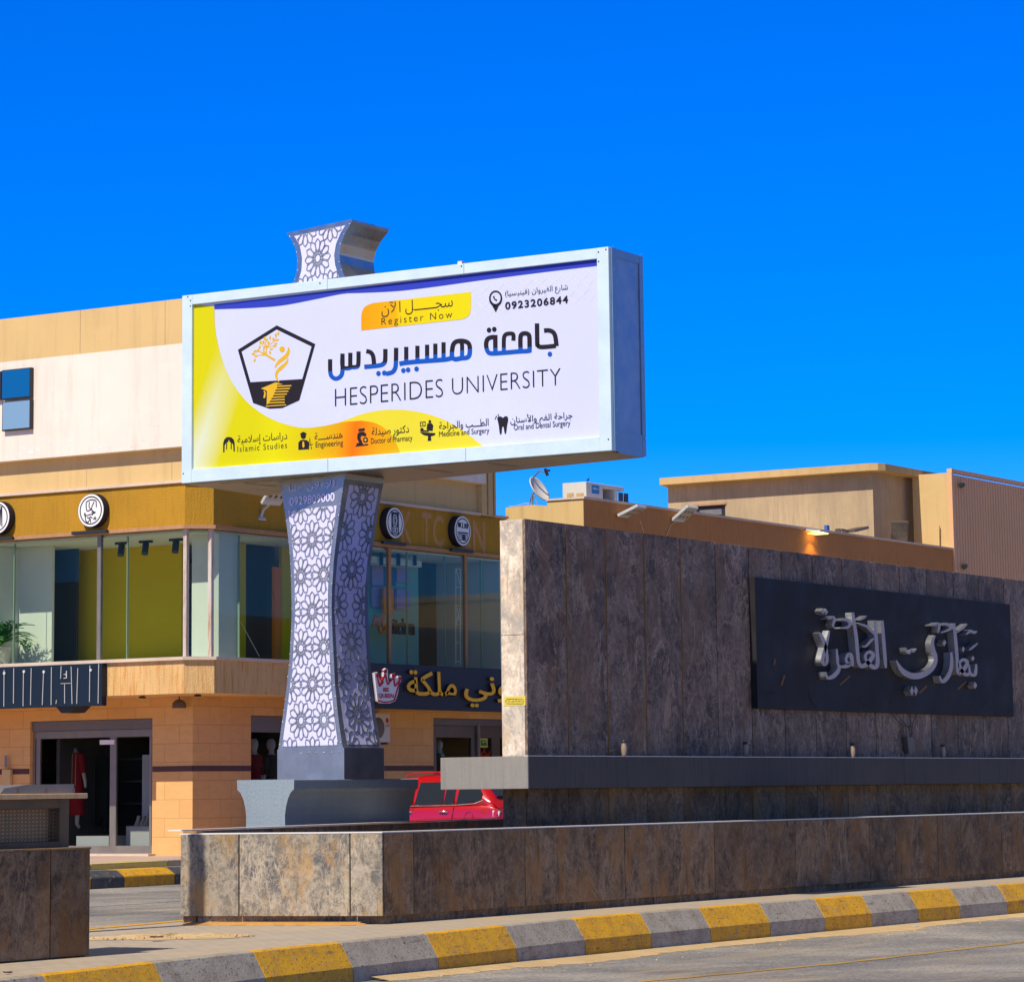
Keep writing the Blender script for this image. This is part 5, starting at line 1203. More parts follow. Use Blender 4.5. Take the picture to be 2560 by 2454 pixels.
# ground floor walls
d0, d1 = onX(z4(185, 600), sg).y, onX(z4(948, 600), sg).y; dz = onX(z4(948, 235), sg).z; gh = zBm - .001
mb = MB().box(sg, sg + .35, d0, 46, 0, gh).box(sg, sg + .35, tg, d1, 0, gh).box(sg, sg + .35, d1, d0, dz, gh); part('tiled_wall', mb, M['tile_yz'], cb_)
w0, w1 = onY(z6(165, 500), tg).x, onY(z6(520, 500), tg).x; wz = onY(z6(300, 340), tg).z; v0 = onY(z6(1283, 500), tg).x; v1 = onY(z6(1790, 500), tg).x; vz = onY(z6(1283, 352), tg).z
mb = MB()
mb.box(sg + .351, w0, tg, tg + .35, 0, gh); mb.box(w0, w1, tg, tg + .35, wz, gh); mb.box(w1, v0, tg, tg + .35, 0, gh); mb.box(v0, v1, tg, tg + .35, vz, gh); mb.box(v1, sgr, tg, tg + .35, 0, gh); mb.box(w0, w1, tg, tg + .35, 0, .5); mb.box(sg + .001, sg + .351, tg - .002, tg + .0, 0, gh)
part('tiled_wall', mb, M['tile_xz'], cb_)
zst = onX(z4(1000, 552), sg).z
mb = MB().box(sg - .006, sg + .01, d0 + .01, 46, zst - .06, zst + .06).box(sg - .006, sg + .01, tg - .004, d1 - .01, zst - .06, zst + .06).box(sg - .006, w0 - .01, tg - .008, tg + .01, zst - .06, zst + .06).box(w1 + .01, v0 - .01, tg - .008, tg + .01, zst - .06, zst + .06)
part('dark_tile_strip', mb, M['stripe'], cb_)
part('awning_slab', MB().box(send + .002, sgr, t1 + .16, tg + 4, gh + .002, gh + .35), M['apricot'], cb_)
mb = MB().box(sg + .36, 46, tg + 4.0, tg + 4.1, 0, gh).box(sg + .4, sgr, tg + .4, 45, .0, .012).box(sg + 4.5, sg + 4.6, tg + 4.1, 45, 0, gh); part('shop_interior', mb, plaster('shop_interior_wall', (.13, .125, .12), .2, bump=.1), cb_)
for k_ in range(5):
    yy_ = onX(z4(300, 400 + 40 * k_), sg + 2.4); part('shop_shelf', MB().box(sg + 2.4, sg + 2.8, d1 + .3, d0 + 3, .6 + .5 * k_, .64 + .5 * k_), M['grey_al'], cb_)
# entrance: shutter box, frame, panes, door
dr = part('shop_front', MB().box(sg + .06, sg + .30, d1 + .012, d0 - .012, onX(z4(900, 300), sg).z, dz - .01), M['shutter'], cb_)
def dpt(X, Y): return onX(z4(X, Y), sg + .12)
fz1 = onX(z4(900, 302), sg).z; fr = MB()
for Xa, Xb in ((190, 222), (228, 252), (688, 726), (934, 948)): fr.box(sg + .10, sg + .17, dpt(Xb, 600).y, dpt(Xa, 600).y, .02, fz1 - .001)
fr.box(sg + .101, sg + .169, d1 + .02, d0 - .02, fz1 - .16, fz1 - .002); fr.box(sg + .101, sg + .169, d1 + .02, d0 - .02, .02, .22)
part('door_frame', fr, M['grey_al'], dr)
part('door_glass', MB().box(sg + .13, sg + .14, d1 + .02, d0 - .02, .03, fz1 - .01), M['glass_dark'], dr); hp = dpt(678, 385); part('door_closer', MB().box(sg + .05, sg + .10, hp.y - .2, hp.y + .2, hp.z - .05, hp.z + .05), M['white'], dr)
part('door_step', MB().box(sg - .25, sg + .1, d1 - .1, d0 + .1, .005, .05), M['lip'], cb_)
# small shop window and second shop front on the long side
sh2 = part('shop_window', MB().box(w0 + .01, w1 - .01, tg + .06, tg + .3, onY(z6(300, 440), tg).z, wz - .01), M['shutter'], cb_)
part('pane', MB().box(w0 + .01, w1 - .01, tg + .12, tg + .13, .5, wz - .02), M['glass_dark'], sh2)
sh3 = part('shop_front', MB().box(v0 + .01, v1 - .01, tg + .06, tg + .3, onY(z6(1500, 400), tg).z, vz - .01), M['shutter'], cb_)
fr = MB(); vt = onY(z6(1500, 402), tg).z
for Xa, Xb in ((1285, 1300), (1515, 1545), (1640, 1690)): fr.box(onY(z6(Xa, 500), tg + .1).x, onY(z6(Xb, 500), tg + .1).x, tg + .1, tg + .17, .02, vt)
fr.box(v0 + .02, v1 - .02, tg + .101, tg + .169, vt - .28, vt - .002); part('door_frame', fr, M['brown_al'], sh3); part('pane', MB().box(v0 + .02, v1 - .02, tg + .13, tg + .14, .02, vt - .01), M['glass_dark'], sh3)
hx = onY(z6(1553, 530), tg + .08); part('door_handle', MB().box(hx.x - .05, hx.x + .05, tg + .03, tg + .08, hx.z - .9, hx.z + .55), M['grey_al'], sh3)
# green payment sticker and crown print on the door
ds = thing('door_sticker', 'green and yellow Arabic payment sticker on the glass shop door', 'sticker', (onY(z6(1590, 505), tg + .09).x, tg + .09, onY(z6(1590, 530), tg + .09).z))
A2, B2 = onY(z6(1567, 533), tg + .09), onY(z6(1613, 478), tg + .09); M['green'] = flat('sticker_green', (.02, .22, .03), .4)
part('backing', MB().box(A2.x, B2.x, tg + .085, tg + .09, A2.z, B2.z), M['sticker'], ds); part('field', MB().box(A2.x + .04, B2.x - .04, tg + .082, tg + .0845, A2.z + .04, B2.z - .04), M['green'], ds)
part('lettering', text_mb('ادفع', (0, tg + .079, 0), (1, 0, 0), (0, 0, 1), (0, -1, 0), (A2.x + .10, B2.x - .06, (A2.z + B2.z) / 2, B2.z - .06), bold=.02), M['white'], ds)
mb = MB(); fc = lambda X, Y, c: (lambda p: Vector((p.x, tg + .12 - c, p.z)))(onY(z6(X, Y), tg + .12))
stroke(mb, [(1550, 555), (1562, 590), (1588, 560), (1592, 545), (1596, 560), (1618, 590), (1630, 555)], 5, fc, .005, sm=False); stroke(mb, [(1562, 586), (1618, 586)], 5, fc, .005, sm=False); part('crown_print', mb, M['red_print'], sh3)

# ------------------------------------------------------------------ signs on the building
def round_sign(C, n, a, rad, glyph, label):
    t = thing('round_sign', label, 'sign', tuple(C), 'round white logo signs on the ochre fascia')
    n = Vector(n); a = Vector(a); up = Vector((0, 0, 1))
    part('case', MB().lathe(C, [(rad, .012), (rad, .17), (rad * .98, .185)], 40, axis=n), M['sign_black'], t)
    part('face', MB().lathe(C, [(rad * .955, .186), (rad * .955, .192)], 40, axis=n), M['white'], t)
    f_ = lambda X, Y, c: C + a * (X * rad) - up * (Y * rad) + n * (.1935 + c)
    mb = MB(); stroke(mb, circ(0, 0, .80, n=36), .075, f_, 0, closed=True); glyph(mb, f_); part('logo', mb, M['sign_black'], t); return t
def g_bowl(mb, f):
    for q in ([(-.35, -.50), (.0, -.62), (.40, -.55)], [(-.35, -.48), (-.30, .0), (.05, -.05)], [(-.1, -.5), (-.12, -.2), (.1, 0)], [(.40, -.55), (.42, -.15)], [(.25, -.5), (.05, -.1), (.2, .1), (.1, .3)], [(-.45, .12), (-.40, .3), (.35, .15), (.05, .10)], [(-.42, .14), (-.38, .55), (-.2, .70), (-.05, .5), (0, .72)], [(-.28, .4), (-.1, .45), (0, .38), (.12, .48)], [(.2, .55), (.32, .42), (.40, .52), (.28, .56)]): stroke(mb, q, .07, f, 0)
def g_door(mb, f):
    stroke(mb, [(-.5, .6), (-.45, -.5), (.35, -.62), (.40, .58)], .07, f, 0, sm=False); stroke(mb, [(-.1, -.45), (.25, -.5), (.28, .45), (-.08, .60)], .06, f, 0, sm=False, closed=True); stroke(mb, [(0, .0), (.0, .1)], .08, f, 0, sm=False)
def g_door2(mb, f):
    blob(mb, [(-.42, -.68), (.42, -.68), (.42, .7), (-.42, .7)], f, 0); 
def g_kitchen(mb, f):
    for x, y, w_, h_ in ((-.58, -.52, .38, .30), (.18, -.50, .20, .32), (.42, -.50, .20, .32)): blob(mb, [(x, y), (x + w_, y), (x + w_, y + h_), (x, y + h_)], f, 0)
    stroke(mb, [(-.02, -.55), (-.02, -.2)], .1, f, 0, sm=False); blob(mb, [(-.14, -.25), (.10, -.25), (.12, -.18), (-.16, -.18)], f, 0)
    blob(mb, [(-.62, .08), (.62, .08), (.62, .17), (-.62, .17)], f, 0)
    for x in (-.56, -.34, .30): stroke(mb, [(x, .22), (x + .2, .22), (x + .2, .62), (x, .62)], .05, f, 0, sm=False, closed=True)
    blob(mb, [(-.08, .22), (.26, .22), (.26, .62), (-.08, .62)], f, 0)
FS = s1 + .20
c1 = onX(z3(622, 250), FS); rad = (onX(z3(622, 140), FS).z - onX(z3(622, 358), FS).z) / 2
round_sign(c1, (-1, 0, 0), (0, -1, 0), rad, g_bowl, 'round white sign with a bowl shaped scribble on the sunlit ochre fascia')
c2 = onX(z3(18, 297), FS); round_sign(c2, (-1, 0, 0), (0, -1, 0), rad, g_door, 'round white sign with an open door, cut by the left edge')
c3 = onY(z5(925, 442), FY); rs = round_sign(c3, (0, -1, 0), (1, 0, 0), rad, g_door2, 'round sign with a black panelled door beside the faded letters')
mb = MB(); f_ = lambda X, Y, c: c3 + Vector((X * rad, -.1955 - c, -Y * rad))
stroke(mb, [(-.13, -.5), (.1, -.5), (.2, -.3), (.2, 0), (.1, .2), (-.13, .2), (-.22, 0), (-.22, -.3)], .05, f_, 0, sm=False, closed=True); stroke(mb, circ(0, -.15, .12, .22), .05, f_, 0, closed=True)
for x in (-.25, .05): stroke(mb, [(x, .3), (x + .2, .3), (x + .2, .6), (x, .6)], .05, f_, 0, sm=False, closed=True)
part('door_drawing', mb, M['white'], rs)
c4 = onY(z5(1400, 498), FY); round_sign(c4, (0, -1, 0), (1, 0, 0), rad, g_kitchen, 'round sign with fitted cupboards covering part of the faded letters')
for C, n, lab in ((c1, 0, 'black strip lamp below the round bowl sign'), (c2, 0, 'black strip lamp below the round sign at the left edge'), (c3, 1, 'black strip lamp below the round panelled door sign'), (c4, 1, 'black strip lamp below the round cupboard sign')):
    zl = C.z - rad * 1.28; m_ = MB()
    if n == 0: m_.box(s1 + .02, s1 + .10, C.y - .42, C.y + .55, zl - .03, zl + .04); m_.box(s1 + .10, FS - .001, C.y - .05, C.y + .05, zl - .02, zl + .02)
    else: m_.box(C.x - .45, C.x + .5, t1 + .02, t1 + .10, zl - .03, zl + .04); m_.box(C.x - .05, C.x + .05, t1 + .10, FY - .001, zl - .02, zl + .02)
    solid('strip_lamp', m_, M['black'], lab, 'lamp', (C.x, C.y, zl), 'strip lamps under the round signs', bevel=.008)
# dark sign with white lines at the left
DS = s1 - .02
dsn = thing('shop_sign', 'navy black shop sign with thin white strokes at the left edge', 'sign', (DS, 27, 3))
q = [onX(z3(*p), DS) for p in ((0, 1258), (658, 1230), (655, 1500), (0, 1527))]
part('board', MB().box(DS, s1 + .15, q[1].y, q[1].y + 9, (q[2].z + q[3].z) / 2, (q[0].z + q[1].z) / 2), flat('sign_navy', (.010, .020, .036), .4), dsn, bevel=.01)
fd = lambda X, Y, c: (lambda p: Vector((DS - .002 - c, p.y, p.z)))(onX(z3(X, Y), DS))
mb = MB()
for l in ([(30, 1275), (28, 1510)], [(92, 1262), (90, 1490)], [(155, 1280), (152, 1508)], [(205, 1262), (200, 1500)], [(285, 1275), (276, 1500)], [(335, 1255), (333, 1500)], [(398, 1250), (394, 1330)], [(420, 1365), (420, 1490)], [(395, 1362), (460, 1360)], [(462, 1252), (468, 1492)], [(505, 1262), (498, 1492)], [(583, 1245), (580, 1480)], [(640, 1235), (636, 1490)], [(368, 1468), (364, 1492)]): stroke(mb, l, 2.6, fd, .02, sm=False)
for x, y in ((30, 1296), (157, 1285), (285, 1287), (587, 1275)): blob(mb, circ(x, y, 7, 9), fd, .02)
stroke(mb, [(432, 1280), (432, 1300), (414, 1303), (432, 1304), (432, 1326), (414, 1328)], 4, fd, .02, sm=False)
part('lettering', mb, M['offwhite'], dsn)
lq = [onX(z3(*p), s1 + .1) for p in ((358, 1508), (492, 1506), (450, 1548), (395, 1552))]
solid('hanging_lamp', MB().prism([(s1 + .1, p.y, p.z) for p in lq], (.5, 0, 0)), M['black'], 'black wedge shaped lamp under the navy shop sign', 'lamp', tuple(lq[2]), bevel=.01)
# black sign with yellow letters and crown
QY = t1 - .12
qs = thing('shop_sign', 'black shop sign with yellow raised Arabic letters and a red crown', 'sign', (36, QY, 3.6))
q = [onY(z6(*p), QY) for p in ((850, 22), (1700, 45), (1700, 322), (850, 284))]
qz1, qz0 = (q[0].z + q[1].z) / 2, (q[2].z + q[3].z) / 2
part('board', MB().box(q[0].x, send + .3, QY, t1 + .15, qz0, qz1), M['sign_black'], qs, bevel=.01)
def qtext(body, xa, xb, ya, yb, m, dep, bold, Xa=None, lift=0):
    A2, B2 = onY(z6(xa, yb), QY - lift), onY(z6(xb, ya), QY - lift); zt3 = onY(z6(xa, ya), QY - lift).z
    return text_mb(body, (0, QY - .001 - lift, 0), (1, 0, 0), (0, 0, 1), (0, -1, 0), (A2.x, B2.x, A2.z, zt3), depth=dep, bold=bold, side=1)
part('letters', qtext('ملكة', 1107, 1413, 58, 214, None, .055, .016), [M['yellow_letter'], M['sign_black']], qs); part('letters', qtext('كوني', 1458, 1835, 76, 286, None, .055, .016), [M['yellow_letter'], M['sign_black']], qs)
fq = lambda X, Y, c: (lambda p: Vector((p.x, QY - .001 - c, p.z)))(onY(z6(X, Y), QY))
mb = MB(); blob(mb, [(905, 78), (925, 72), (938, 120), (958, 130), (963, 60), (975, 48), (988, 60), (990, 130), (1008, 125), (1012, 85), (1030, 80), (1036, 130), (1050, 95), (1068, 95), (1074, 115), (1058, 150), (1050, 200), (1035, 248), (1000, 264), (950, 264), (925, 250)], fq, .07); part('crown_back', mb, M['white'], qs)
mb = MB()
for l in ([(922, 100), (936, 160)], [(936, 160), (972, 85)], [(972, 85), (985, 150)], [(985, 150), (1022, 105)], [(1022, 105), (1030, 160)], [(1030, 160), (1062, 118)], [(1062, 118), (1028, 240)], [(938, 160), (962, 130)]): stroke(mb, l, 9, fq, .076, sm=False)
for x, y in ((972, 68), (1022, 94), (1062, 112), (924, 92)): blob(mb, circ(x, y, 11, 13, 12), fq, .077)
stroke(mb, [(928, 246), (960, 256), (1000, 254), (1034, 240)], 8, fq, .076)
part('crown', mb, M['red_print'], qs)
mb = MB()
for body, xa, xb, ya, yb in (('BE', 958, 993, 168, 192), ('QUEEN', 929, 1022, 206, 233)):
    A2, B2 = onY(z6(xa, yb), QY), onY(z6(xb, ya), QY); text_mb(body, (0, QY - .08, 0), (1, 0, 0), (0, 0, 1), (0, -1, 0), (A2.x, B2.x, A2.z, B2.z), bold=.03, mb=mb)
part('small_letters', mb, M['red_print'], qs)
# air conditioner outdoor unit
ay = tg - .02
q0, q1 = onY(z6(860, 505), ay - .32), onY(z6(1018, 325), ay - .32)
ac = thing('air_conditioner', 'white outdoor air conditioner unit with a red logo on the tiled wall', 'air conditioner', (q1.x - .4, ay, q0.z))
part('casing', MB().box(q1.x - .86, q1.x, ay - .32, ay, q0.z + .02, q1.z), M['offwhite'], ac, bevel=.015)
fcx, fcz = onY(z6(955, 410), ay - .325).x - .06, (q0.z + q1.z) / 2
part('fan_grille', MB().lathe((fcx, ay - .322, fcz), [(.24, 0), (.24, .01), (.21, .016), (.05, .016)], 28, axis=(0, -1, 0)), M['brown_al'], ac)
lgc = onY(z6(1000, 367), ay - .325); part('logo', MB().lathe((lgc.x, ay - .3205, lgc.z), [(.06, 0), (.06, .004)], 18, axis=(0, -1, 0)), M['red_print'], ac)
A2, B2 = onY(z6(991, 407), ay - .325), onY(z6(1012, 390), ay - .325); part('lettering', text_mb('LG', (0, ay - .323, 0), (1, 0, 0), (0, 0, 1), (0, -1, 0), (A2.x, B2.x, A2.z, B2.z), bold=.02), M['brown_al'], ac)
for xa_ in (.8, .12): part('foot', MB().box(q1.x - xa_, q1.x - xa_ + .06, ay - .3, ay - .02, q0.z - .03, q0.z + .019), M['brown_al'], ac)
# electric meter and lantern, flood lamp behind the pylon
A2, B2 = onX(z4(28, 660), sg), onX(z4(80, 553), sg)
em = thing('meter_box', 'small cream electricity meter on the tiled wall at the left edge', 'meter', (sg, A2.y, A2.z)); part('case', MB().box(sg - .1, sg - .001, B2.y, A2.y, A2.z, B2.z), M['beige'], em, bevel=.01); part('dial', MB().box(sg - .104, sg - .1005, B2.y + .08, A2.y - .08, A2.z + .42, A2.z + .68), M['grey_al'], em)
p = onX(z3(1155, 1520), sg - .25); ln_ = thing('wall_lantern', 'small brown lantern hanging from the soffit at the building corner', 'lantern', tuple(p))
part('shade', MB().lathe(p, [(.15, 0), (.15, .10), (.09, .17), (.03, .19)], 14), M['brown_al'], ln_); part('stem', MB().tube([p + Vector((0, 0, .19)), Vector((p.x, p.y, zBm - .01))], .015, 6).box(p.x - .10, p.x + .10, p.y - .1, p.y + .1, p.z + .30, p.z + .32), M['black'], ln_)
mb = MB()
for X, Y in ((918, 1443), (1275, 1420)): p = onX(z3(X, Y), s1 + .8); mb.lathe((p.x, p.y, zBm - .05), [(.07, 0), (.09, .03), (.02, .049)], 10); solid('soffit_lamp', mb, M['black'], 'small black lamp under the showroom soffit %s the hanging lantern' % ('left of' if X < 1000 else 'right of'), 'lamp', (p.x, p.y, zBm - .05)); mb = MB()

# ------------------------------------------------------------------ mannequins
def mannequin(loc, face, cloth, label, h=1.78, hide_head=False):
    t = thing('mannequin', label, 'mannequin', (0, 0, 0)); k = h / 1.78
    el = lambda cx_, z, a, b, n=14: [Vector((cx_ + b * math.cos(2 * math.pi * i / n), a * math.sin(2 * math.pi * i / n), z)) * k for i in range(n)]
    mb = MB(); mb.loft([el(0, z, a, b) for z, a, b in ((.86, .165, .11), (1.0, .15, .10), (1.12, .125, .09), (1.28, .15, .105), (1.40, .175, .10), (1.455, .13, .07), (1.49, .06, .055), (1.54, .052, .052))] + ([] if hide_head else [el(.01, z, a, b) for z, a, b in ((1.57, .06, .075), (1.62, .074, .095), (1.68, .08, .10), (1.74, .065, .08), (1.775, .03, .04))]))
    for sg_ in (1, -1):
        mb.tube([Vector((0, sg_ * .17, 1.41)) * k, Vector((-.02, sg_ * .225, 1.15)) * k, Vector((.05, sg_ * .235, .90)) * k, Vector((.07, sg_ * .23, .78)) * k], [.05 * k, .042 * k, .034 * k, .022 * k], 9)
        mb.tube([Vector((0, sg_ * .085, .90)) * k, Vector((.01, sg_ * .09, .5)) * k, Vector((-.01, sg_ * .09, .08)) * k, Vector((.06, sg_ * .09, .02)) * k], [.085 * k, .06 * k, .042 * k, .03 * k], 10)
    part('body', mb, M['skin_white'], t)
    mb = MB(); mb.loft([el(0, z, a, b) for z, a, b in ((.80, .20, .145), (1.0, .175, .125), (1.12, .15, .11), (1.28, .172, .125), (1.41, .20, .118), (1.46, .145, .085))])
    for sg_ in (1, -1): mb.tube([Vector((0, sg_ * .165, 1.42)) * k, Vector((-.01, sg_ * .22, 1.2)) * k, Vector((0, sg_ * .232, 1.06)) * k], [.066 * k, .062 * k, .062 * k], 10)
    part('top', mb, M[cloth], t)
    if cloth == 'red_cloth':
        m2 = MB()
        for y in (-.13, -.06, .0, .06, .13): m2.prism([Vector((-.135 + abs(y) * .28, y, 1.44)) * k, Vector((-.135 + abs(y) * .28, y + .018, 1.44)) * k, Vector((-.152 + abs(y) * .28, y + .02, .82)) * k, Vector((-.152 + abs(y) * .28, y - .002, .82)) * k], (.004, 0, 0))
        part('stripe', m2, M['tan_cloth'], t); part('skirt', MB().loft([el(0, z, a, b) for z, a, b in ((.25, .25, .18), (.6, .22, .16), (.82, .20, .14))]), M['red_cloth'], t)
    else: part('skirt', MB().loft([el(0, z, a, b) for z, a, b in ((.15, .26, .2), (.5, .22, .16), (.81, .18, .12))]), M['tan_cloth' if cloth == 'maroon' else 'dark'], t)
    t.location = loc; t.rotation_euler.z = face; return t
hd = onX(z4(463, 430), sg + .9)
mannequin((sg + .9, hd.y, hd.z - 1.52 * 1.15), 0, 'red_cloth', 'headless mannequin in a red striped dress behind the shop door', 2.05, True)
for (X, Y), cl_, lb in (((185, 510), 'maroon', 'white headed mannequin in a maroon top in the small shop window'), ((290, 512), 'charcoal', 'mannequin in a charcoal top in the small shop window')):
    p = onY(z6(X, Y), tg + .55); mannequin((p.x, p.y, p.z - 1.68 * 1.12), math.pi / 2, cl_, lb, 2.0)
p = onY(z6(1318, 512), tg + .5); mannequin((p.x, p.y, p.z - 1.68 * 1.05), math.pi / 2, 'charcoal', 'mannequin with a pale scarf in the right hand shop window', 1.87)
p2 = p; solid('scarf', MB().loft([[Vector((p.x + a * math.cos(i * .628), p.y + a * math.sin(i * .628) * .8, p.z + z)) for i in range(10)] for z, a in ((-.40, .13), (-.27, .17), (-.22, .10), (-.16, .09))]), flat('pale_teal', (.35, .62, .60), .6), 'pale turquoise scarf round the neck of the right shop mannequin', 'scarf', (p.x, p.y, p.z - .4))
mb = MB(); A2, B2 = onX(z4(475, 1035), sg + .6), onX(z4(678, 968), sg + .6); mb.box(sg + .6, sg + 1.2, B2.y, A2.y, .03, B2.z); solid('display_box', mb, M['white'], 'low white display box inside the glass shop door', 'display box', (sg + .9, A2.y, 0))
mb = MB(); A2, B2 = onX(z4(785, 1038), sg + .6), onX(z4(940, 908), sg + .6); mb.box(sg + .6, sg + 1.2, B2.y, A2.y, .03, B2.z); solid('display_box', mb, M['white'], 'white wooden display box behind the right door pane', 'display box', (sg + .9, A2.y, 0))
for i, X in enumerate((872, 905, 930)):
    p = onX(z4(X, 905), sg + .75); m_ = MB().loft([[p + Vector((-.10 + .02 * j + a * math.cos(q_ * .785), b * math.sin(q_ * .785), z)) for q_ in range(8)] for j, (z, a, b) in enumerate(((.002, .11, .04), (.05, .10, .045), (.14, .05, .04), (.22, .045, .04)))])
    solid('shoe', m_, M['offwhite'], ['left of three pale shoes standing on the display box', 'middle of three pale shoes standing on the display box', 'right of three pale shoes standing on the display box'][i], 'shoe', tuple(p), 'pale shoes on the display box')
A2, B2 = onX(z4(885, 700), sg + 1.3), onX(z4(950, 462), sg + 1.3); pb = thing('poster_board', 'tall white poster board with a purple figure behind the shop door', 'poster', (sg + 1.3, A2.y, A2.z))
part('board', MB().box(sg + 1.3, sg + 1.34, B2.y - .4, A2.y, A2.z - 1.2, B2.z), M['white'], pb); part('figure', MB().prism([(sg + 1.295, A2.y - .15, A2.z - .6), (sg + 1.295, A2.y - .35, B2.z - .3), (sg + 1.295, A2.y - .5, B2.z - .1), (sg + 1.295, A2.y - .8, B2.z - .4), (sg + 1.295, A2.y - .7, A2.z - .8)], (.004, 0, 0)), M['lilac'], pb)
# rail of dark garments
mb = MB(); rr = random.Random(2)
for i in range(16):
    p = onX(z4(530 + i * 9, 480), sg + 1.6); h_ = rr.uniform(1.1, 1.7); mb.obox((p.x, p.y, p.z - h_), (.45, 0, 0), (0, .05, 0), (0, 0, h_))
solid('clothes_rail', mb, M['charcoal'], 'rail of dark hanging garments behind the glass shop door', 'clothes rail', (sg + 1.6, hd.y - .5, 0))
# palm in the showroom
p = onX(z3(5, 1225), s1 + .62); pm = thing('potted_palm', 'green potted palm inside the showroom at the left edge', 'plant', (p.x, p.y, zG + .025))
part('pot', MB().lathe((p.x, p.y, zG + .025), [(.18, 0), (.25, .35), (.27, .4), (.2, .4)], 18), M['offwhite'], pm)
mb = MB(); rr = random.Random(9)
for i in range(44):
    a = rr.uniform(0, 6.28); L_ = rr.uniform(.7, 1.2); el_ = rr.uniform(.5, 1.35); c0 = Vector((p.x, p.y, zG + .45)); pts = []
    for j in range(9):
        u = j / 8; pts.append(c0 + Vector((math.cos(a) * L_ * u * math.cos(el_ - u * .5), math.sin(a) * L_ * u * math.cos(el_ - u * .5), L_ * u * math.sin(el_ - u * .7) * 1.1)))
    mb.tube(pts, .008, 4)
    d0_ = Vector((-math.sin(a), math.cos(a), 0))
    for j in range(2, 9):
        for sg_ in (1, -1):
            q = pts[j]; tp_ = q + d0_ * sg_ * .20 * (1.1 - j / 10) + (pts[j] - pts[j - 1]) * .9; w_ = (pts[j] - pts[j - 1]) * .34; mb.add([q - w_, q + w_, tp_], [(0, 1, 2)])
part('frond', mb, M['leaf'], pm)

# ------------------------------------------------------------------ low rust coloured building behind the wall
t2 = t1
sA = onY(z7(324, 218), t2).x; sB2 = onY(z7(1697, 407), t2).x; zR2 = onY(z7(324, 218), t2).z; zR2b = onY(z7(1697, 407), t2).z
zr2 = (zR2 + zR2b) / 2
rb = thing('shop_building', 'low rust coloured building with a sloping looking parapet behind the dark wall', 'building', (sA, t2, 0))
yA = onX(z7(190, 225), sA).y; yA2 = onX(z7(36, 248), sA).y; zA2_ = onX(z7(100, 242), sA).z
part('front_wall', MB().box(sA + .02, sB2 - .01, t2, t2 + .3, 0, zr2), M['rust'], rb)
part('side_wall', MB().box(sA, sA + .3, t2 + .002, yA, 0, zr2 - .002), M['beige'], rb)
part('side_wall', MB().prism([(sA + .001, yA + .002, 0), (sA + .001, yA2, 0), (sA + .001, yA2, zA2_ - .03), (sA + .001, yA + .5, zA2_), (sA + .001, yA + .002, zr2 - .12)], (.3, 0, 0)), M['beige'], rb)
part('side_wall', MB().box(sA + .002, sA + .3, yA2 + .001, yA2 + 2.5, 0, zA2_ - .45), M['beige'], rb)
part('parapet_cap', MB().box(sA - .04, sB2 - .02, t2 - .05, t2 + .34, zr2 + .001, zr2 + .06).box(sA - .04, sA + .34, t2 + .35, yA, zr2 + .001, zr2 + .05), M['lip'], rb)
part('roof', MB().box(sA + .31, sB2, t2 + .31, t2 + 30, zr2 - .7, zr2 - .5), M['render_house'], rb)
# upper room on that roof
th = t2 + 1.6
cH = onY(z7(1397, 125), th); zt_h = onY(z7(1397, 118), th).z
sH = cH.x; yH = onX(z7(638, 180), sH).y; seH = onY(z7(1566, 140), th).x
uh = thing('roof_room', 'cement rendered roof room with an overhanging flat slab behind the rust parapet', 'building', (sH, th, zr2 - .5))
zw1, zw0 = onX(z7(742, 246), sH).z, onX(z7(850, 286), sH).z; yw1, yw0 = onX(z7(742, 260), sH).y, onX(z7(851, 260), sH).y
mb = MB().box(sH, seH, th, yw0, zr2 - .5, zt_h).box(sH, seH, yw1, yH, zr2 - .5, zt_h).box(sH, seH, yw0, yw1, zw1, zt_h).box(sH + .35, seH, yw0, yw1, zr2 - .5, zw1)
part('wall', mb, M['render_house'], uh)
wn = part('window', MB().box(sH + .06, sH + .14, yw0 + .01, yw1 - .01, zw0 - .6, zw1 - .01), M['black'], uh); part('sill', MB().box(sH - .05, sH + .1, yw0 - .05, yw1 + .06, zw1 - .0, zw1 + .06), M['brown_trim'], wn)
part('louvre', MB().box(sH + .03, sH + .059, yw0 + .15, yw1 - .12, zw0 + .1, zw0 + .28), M['grey_al'], wn)
so_ = 1.05; ov = .5
sl = MB(); a = onX(z7(607, 168), sH - ov).y
ol = [(sH - ov, a), (sH - ov, th - ov + .4), (sH - ov + .12, th - ov + .12), (sH - ov + .4, th - ov), (seH + .9, th - ov), (seH + 1.25, th - ov + .12), (seH + 1.4, th - ov + .5), (seH + 1.4, yH + .3), (sH + .5, yH + .3)]
sl.prism([(x, y, zt_h + .001) for x, y in ol], (0, 0, .22)); part('roof_slab', sl, M['slab'], uh, bevel=.02)
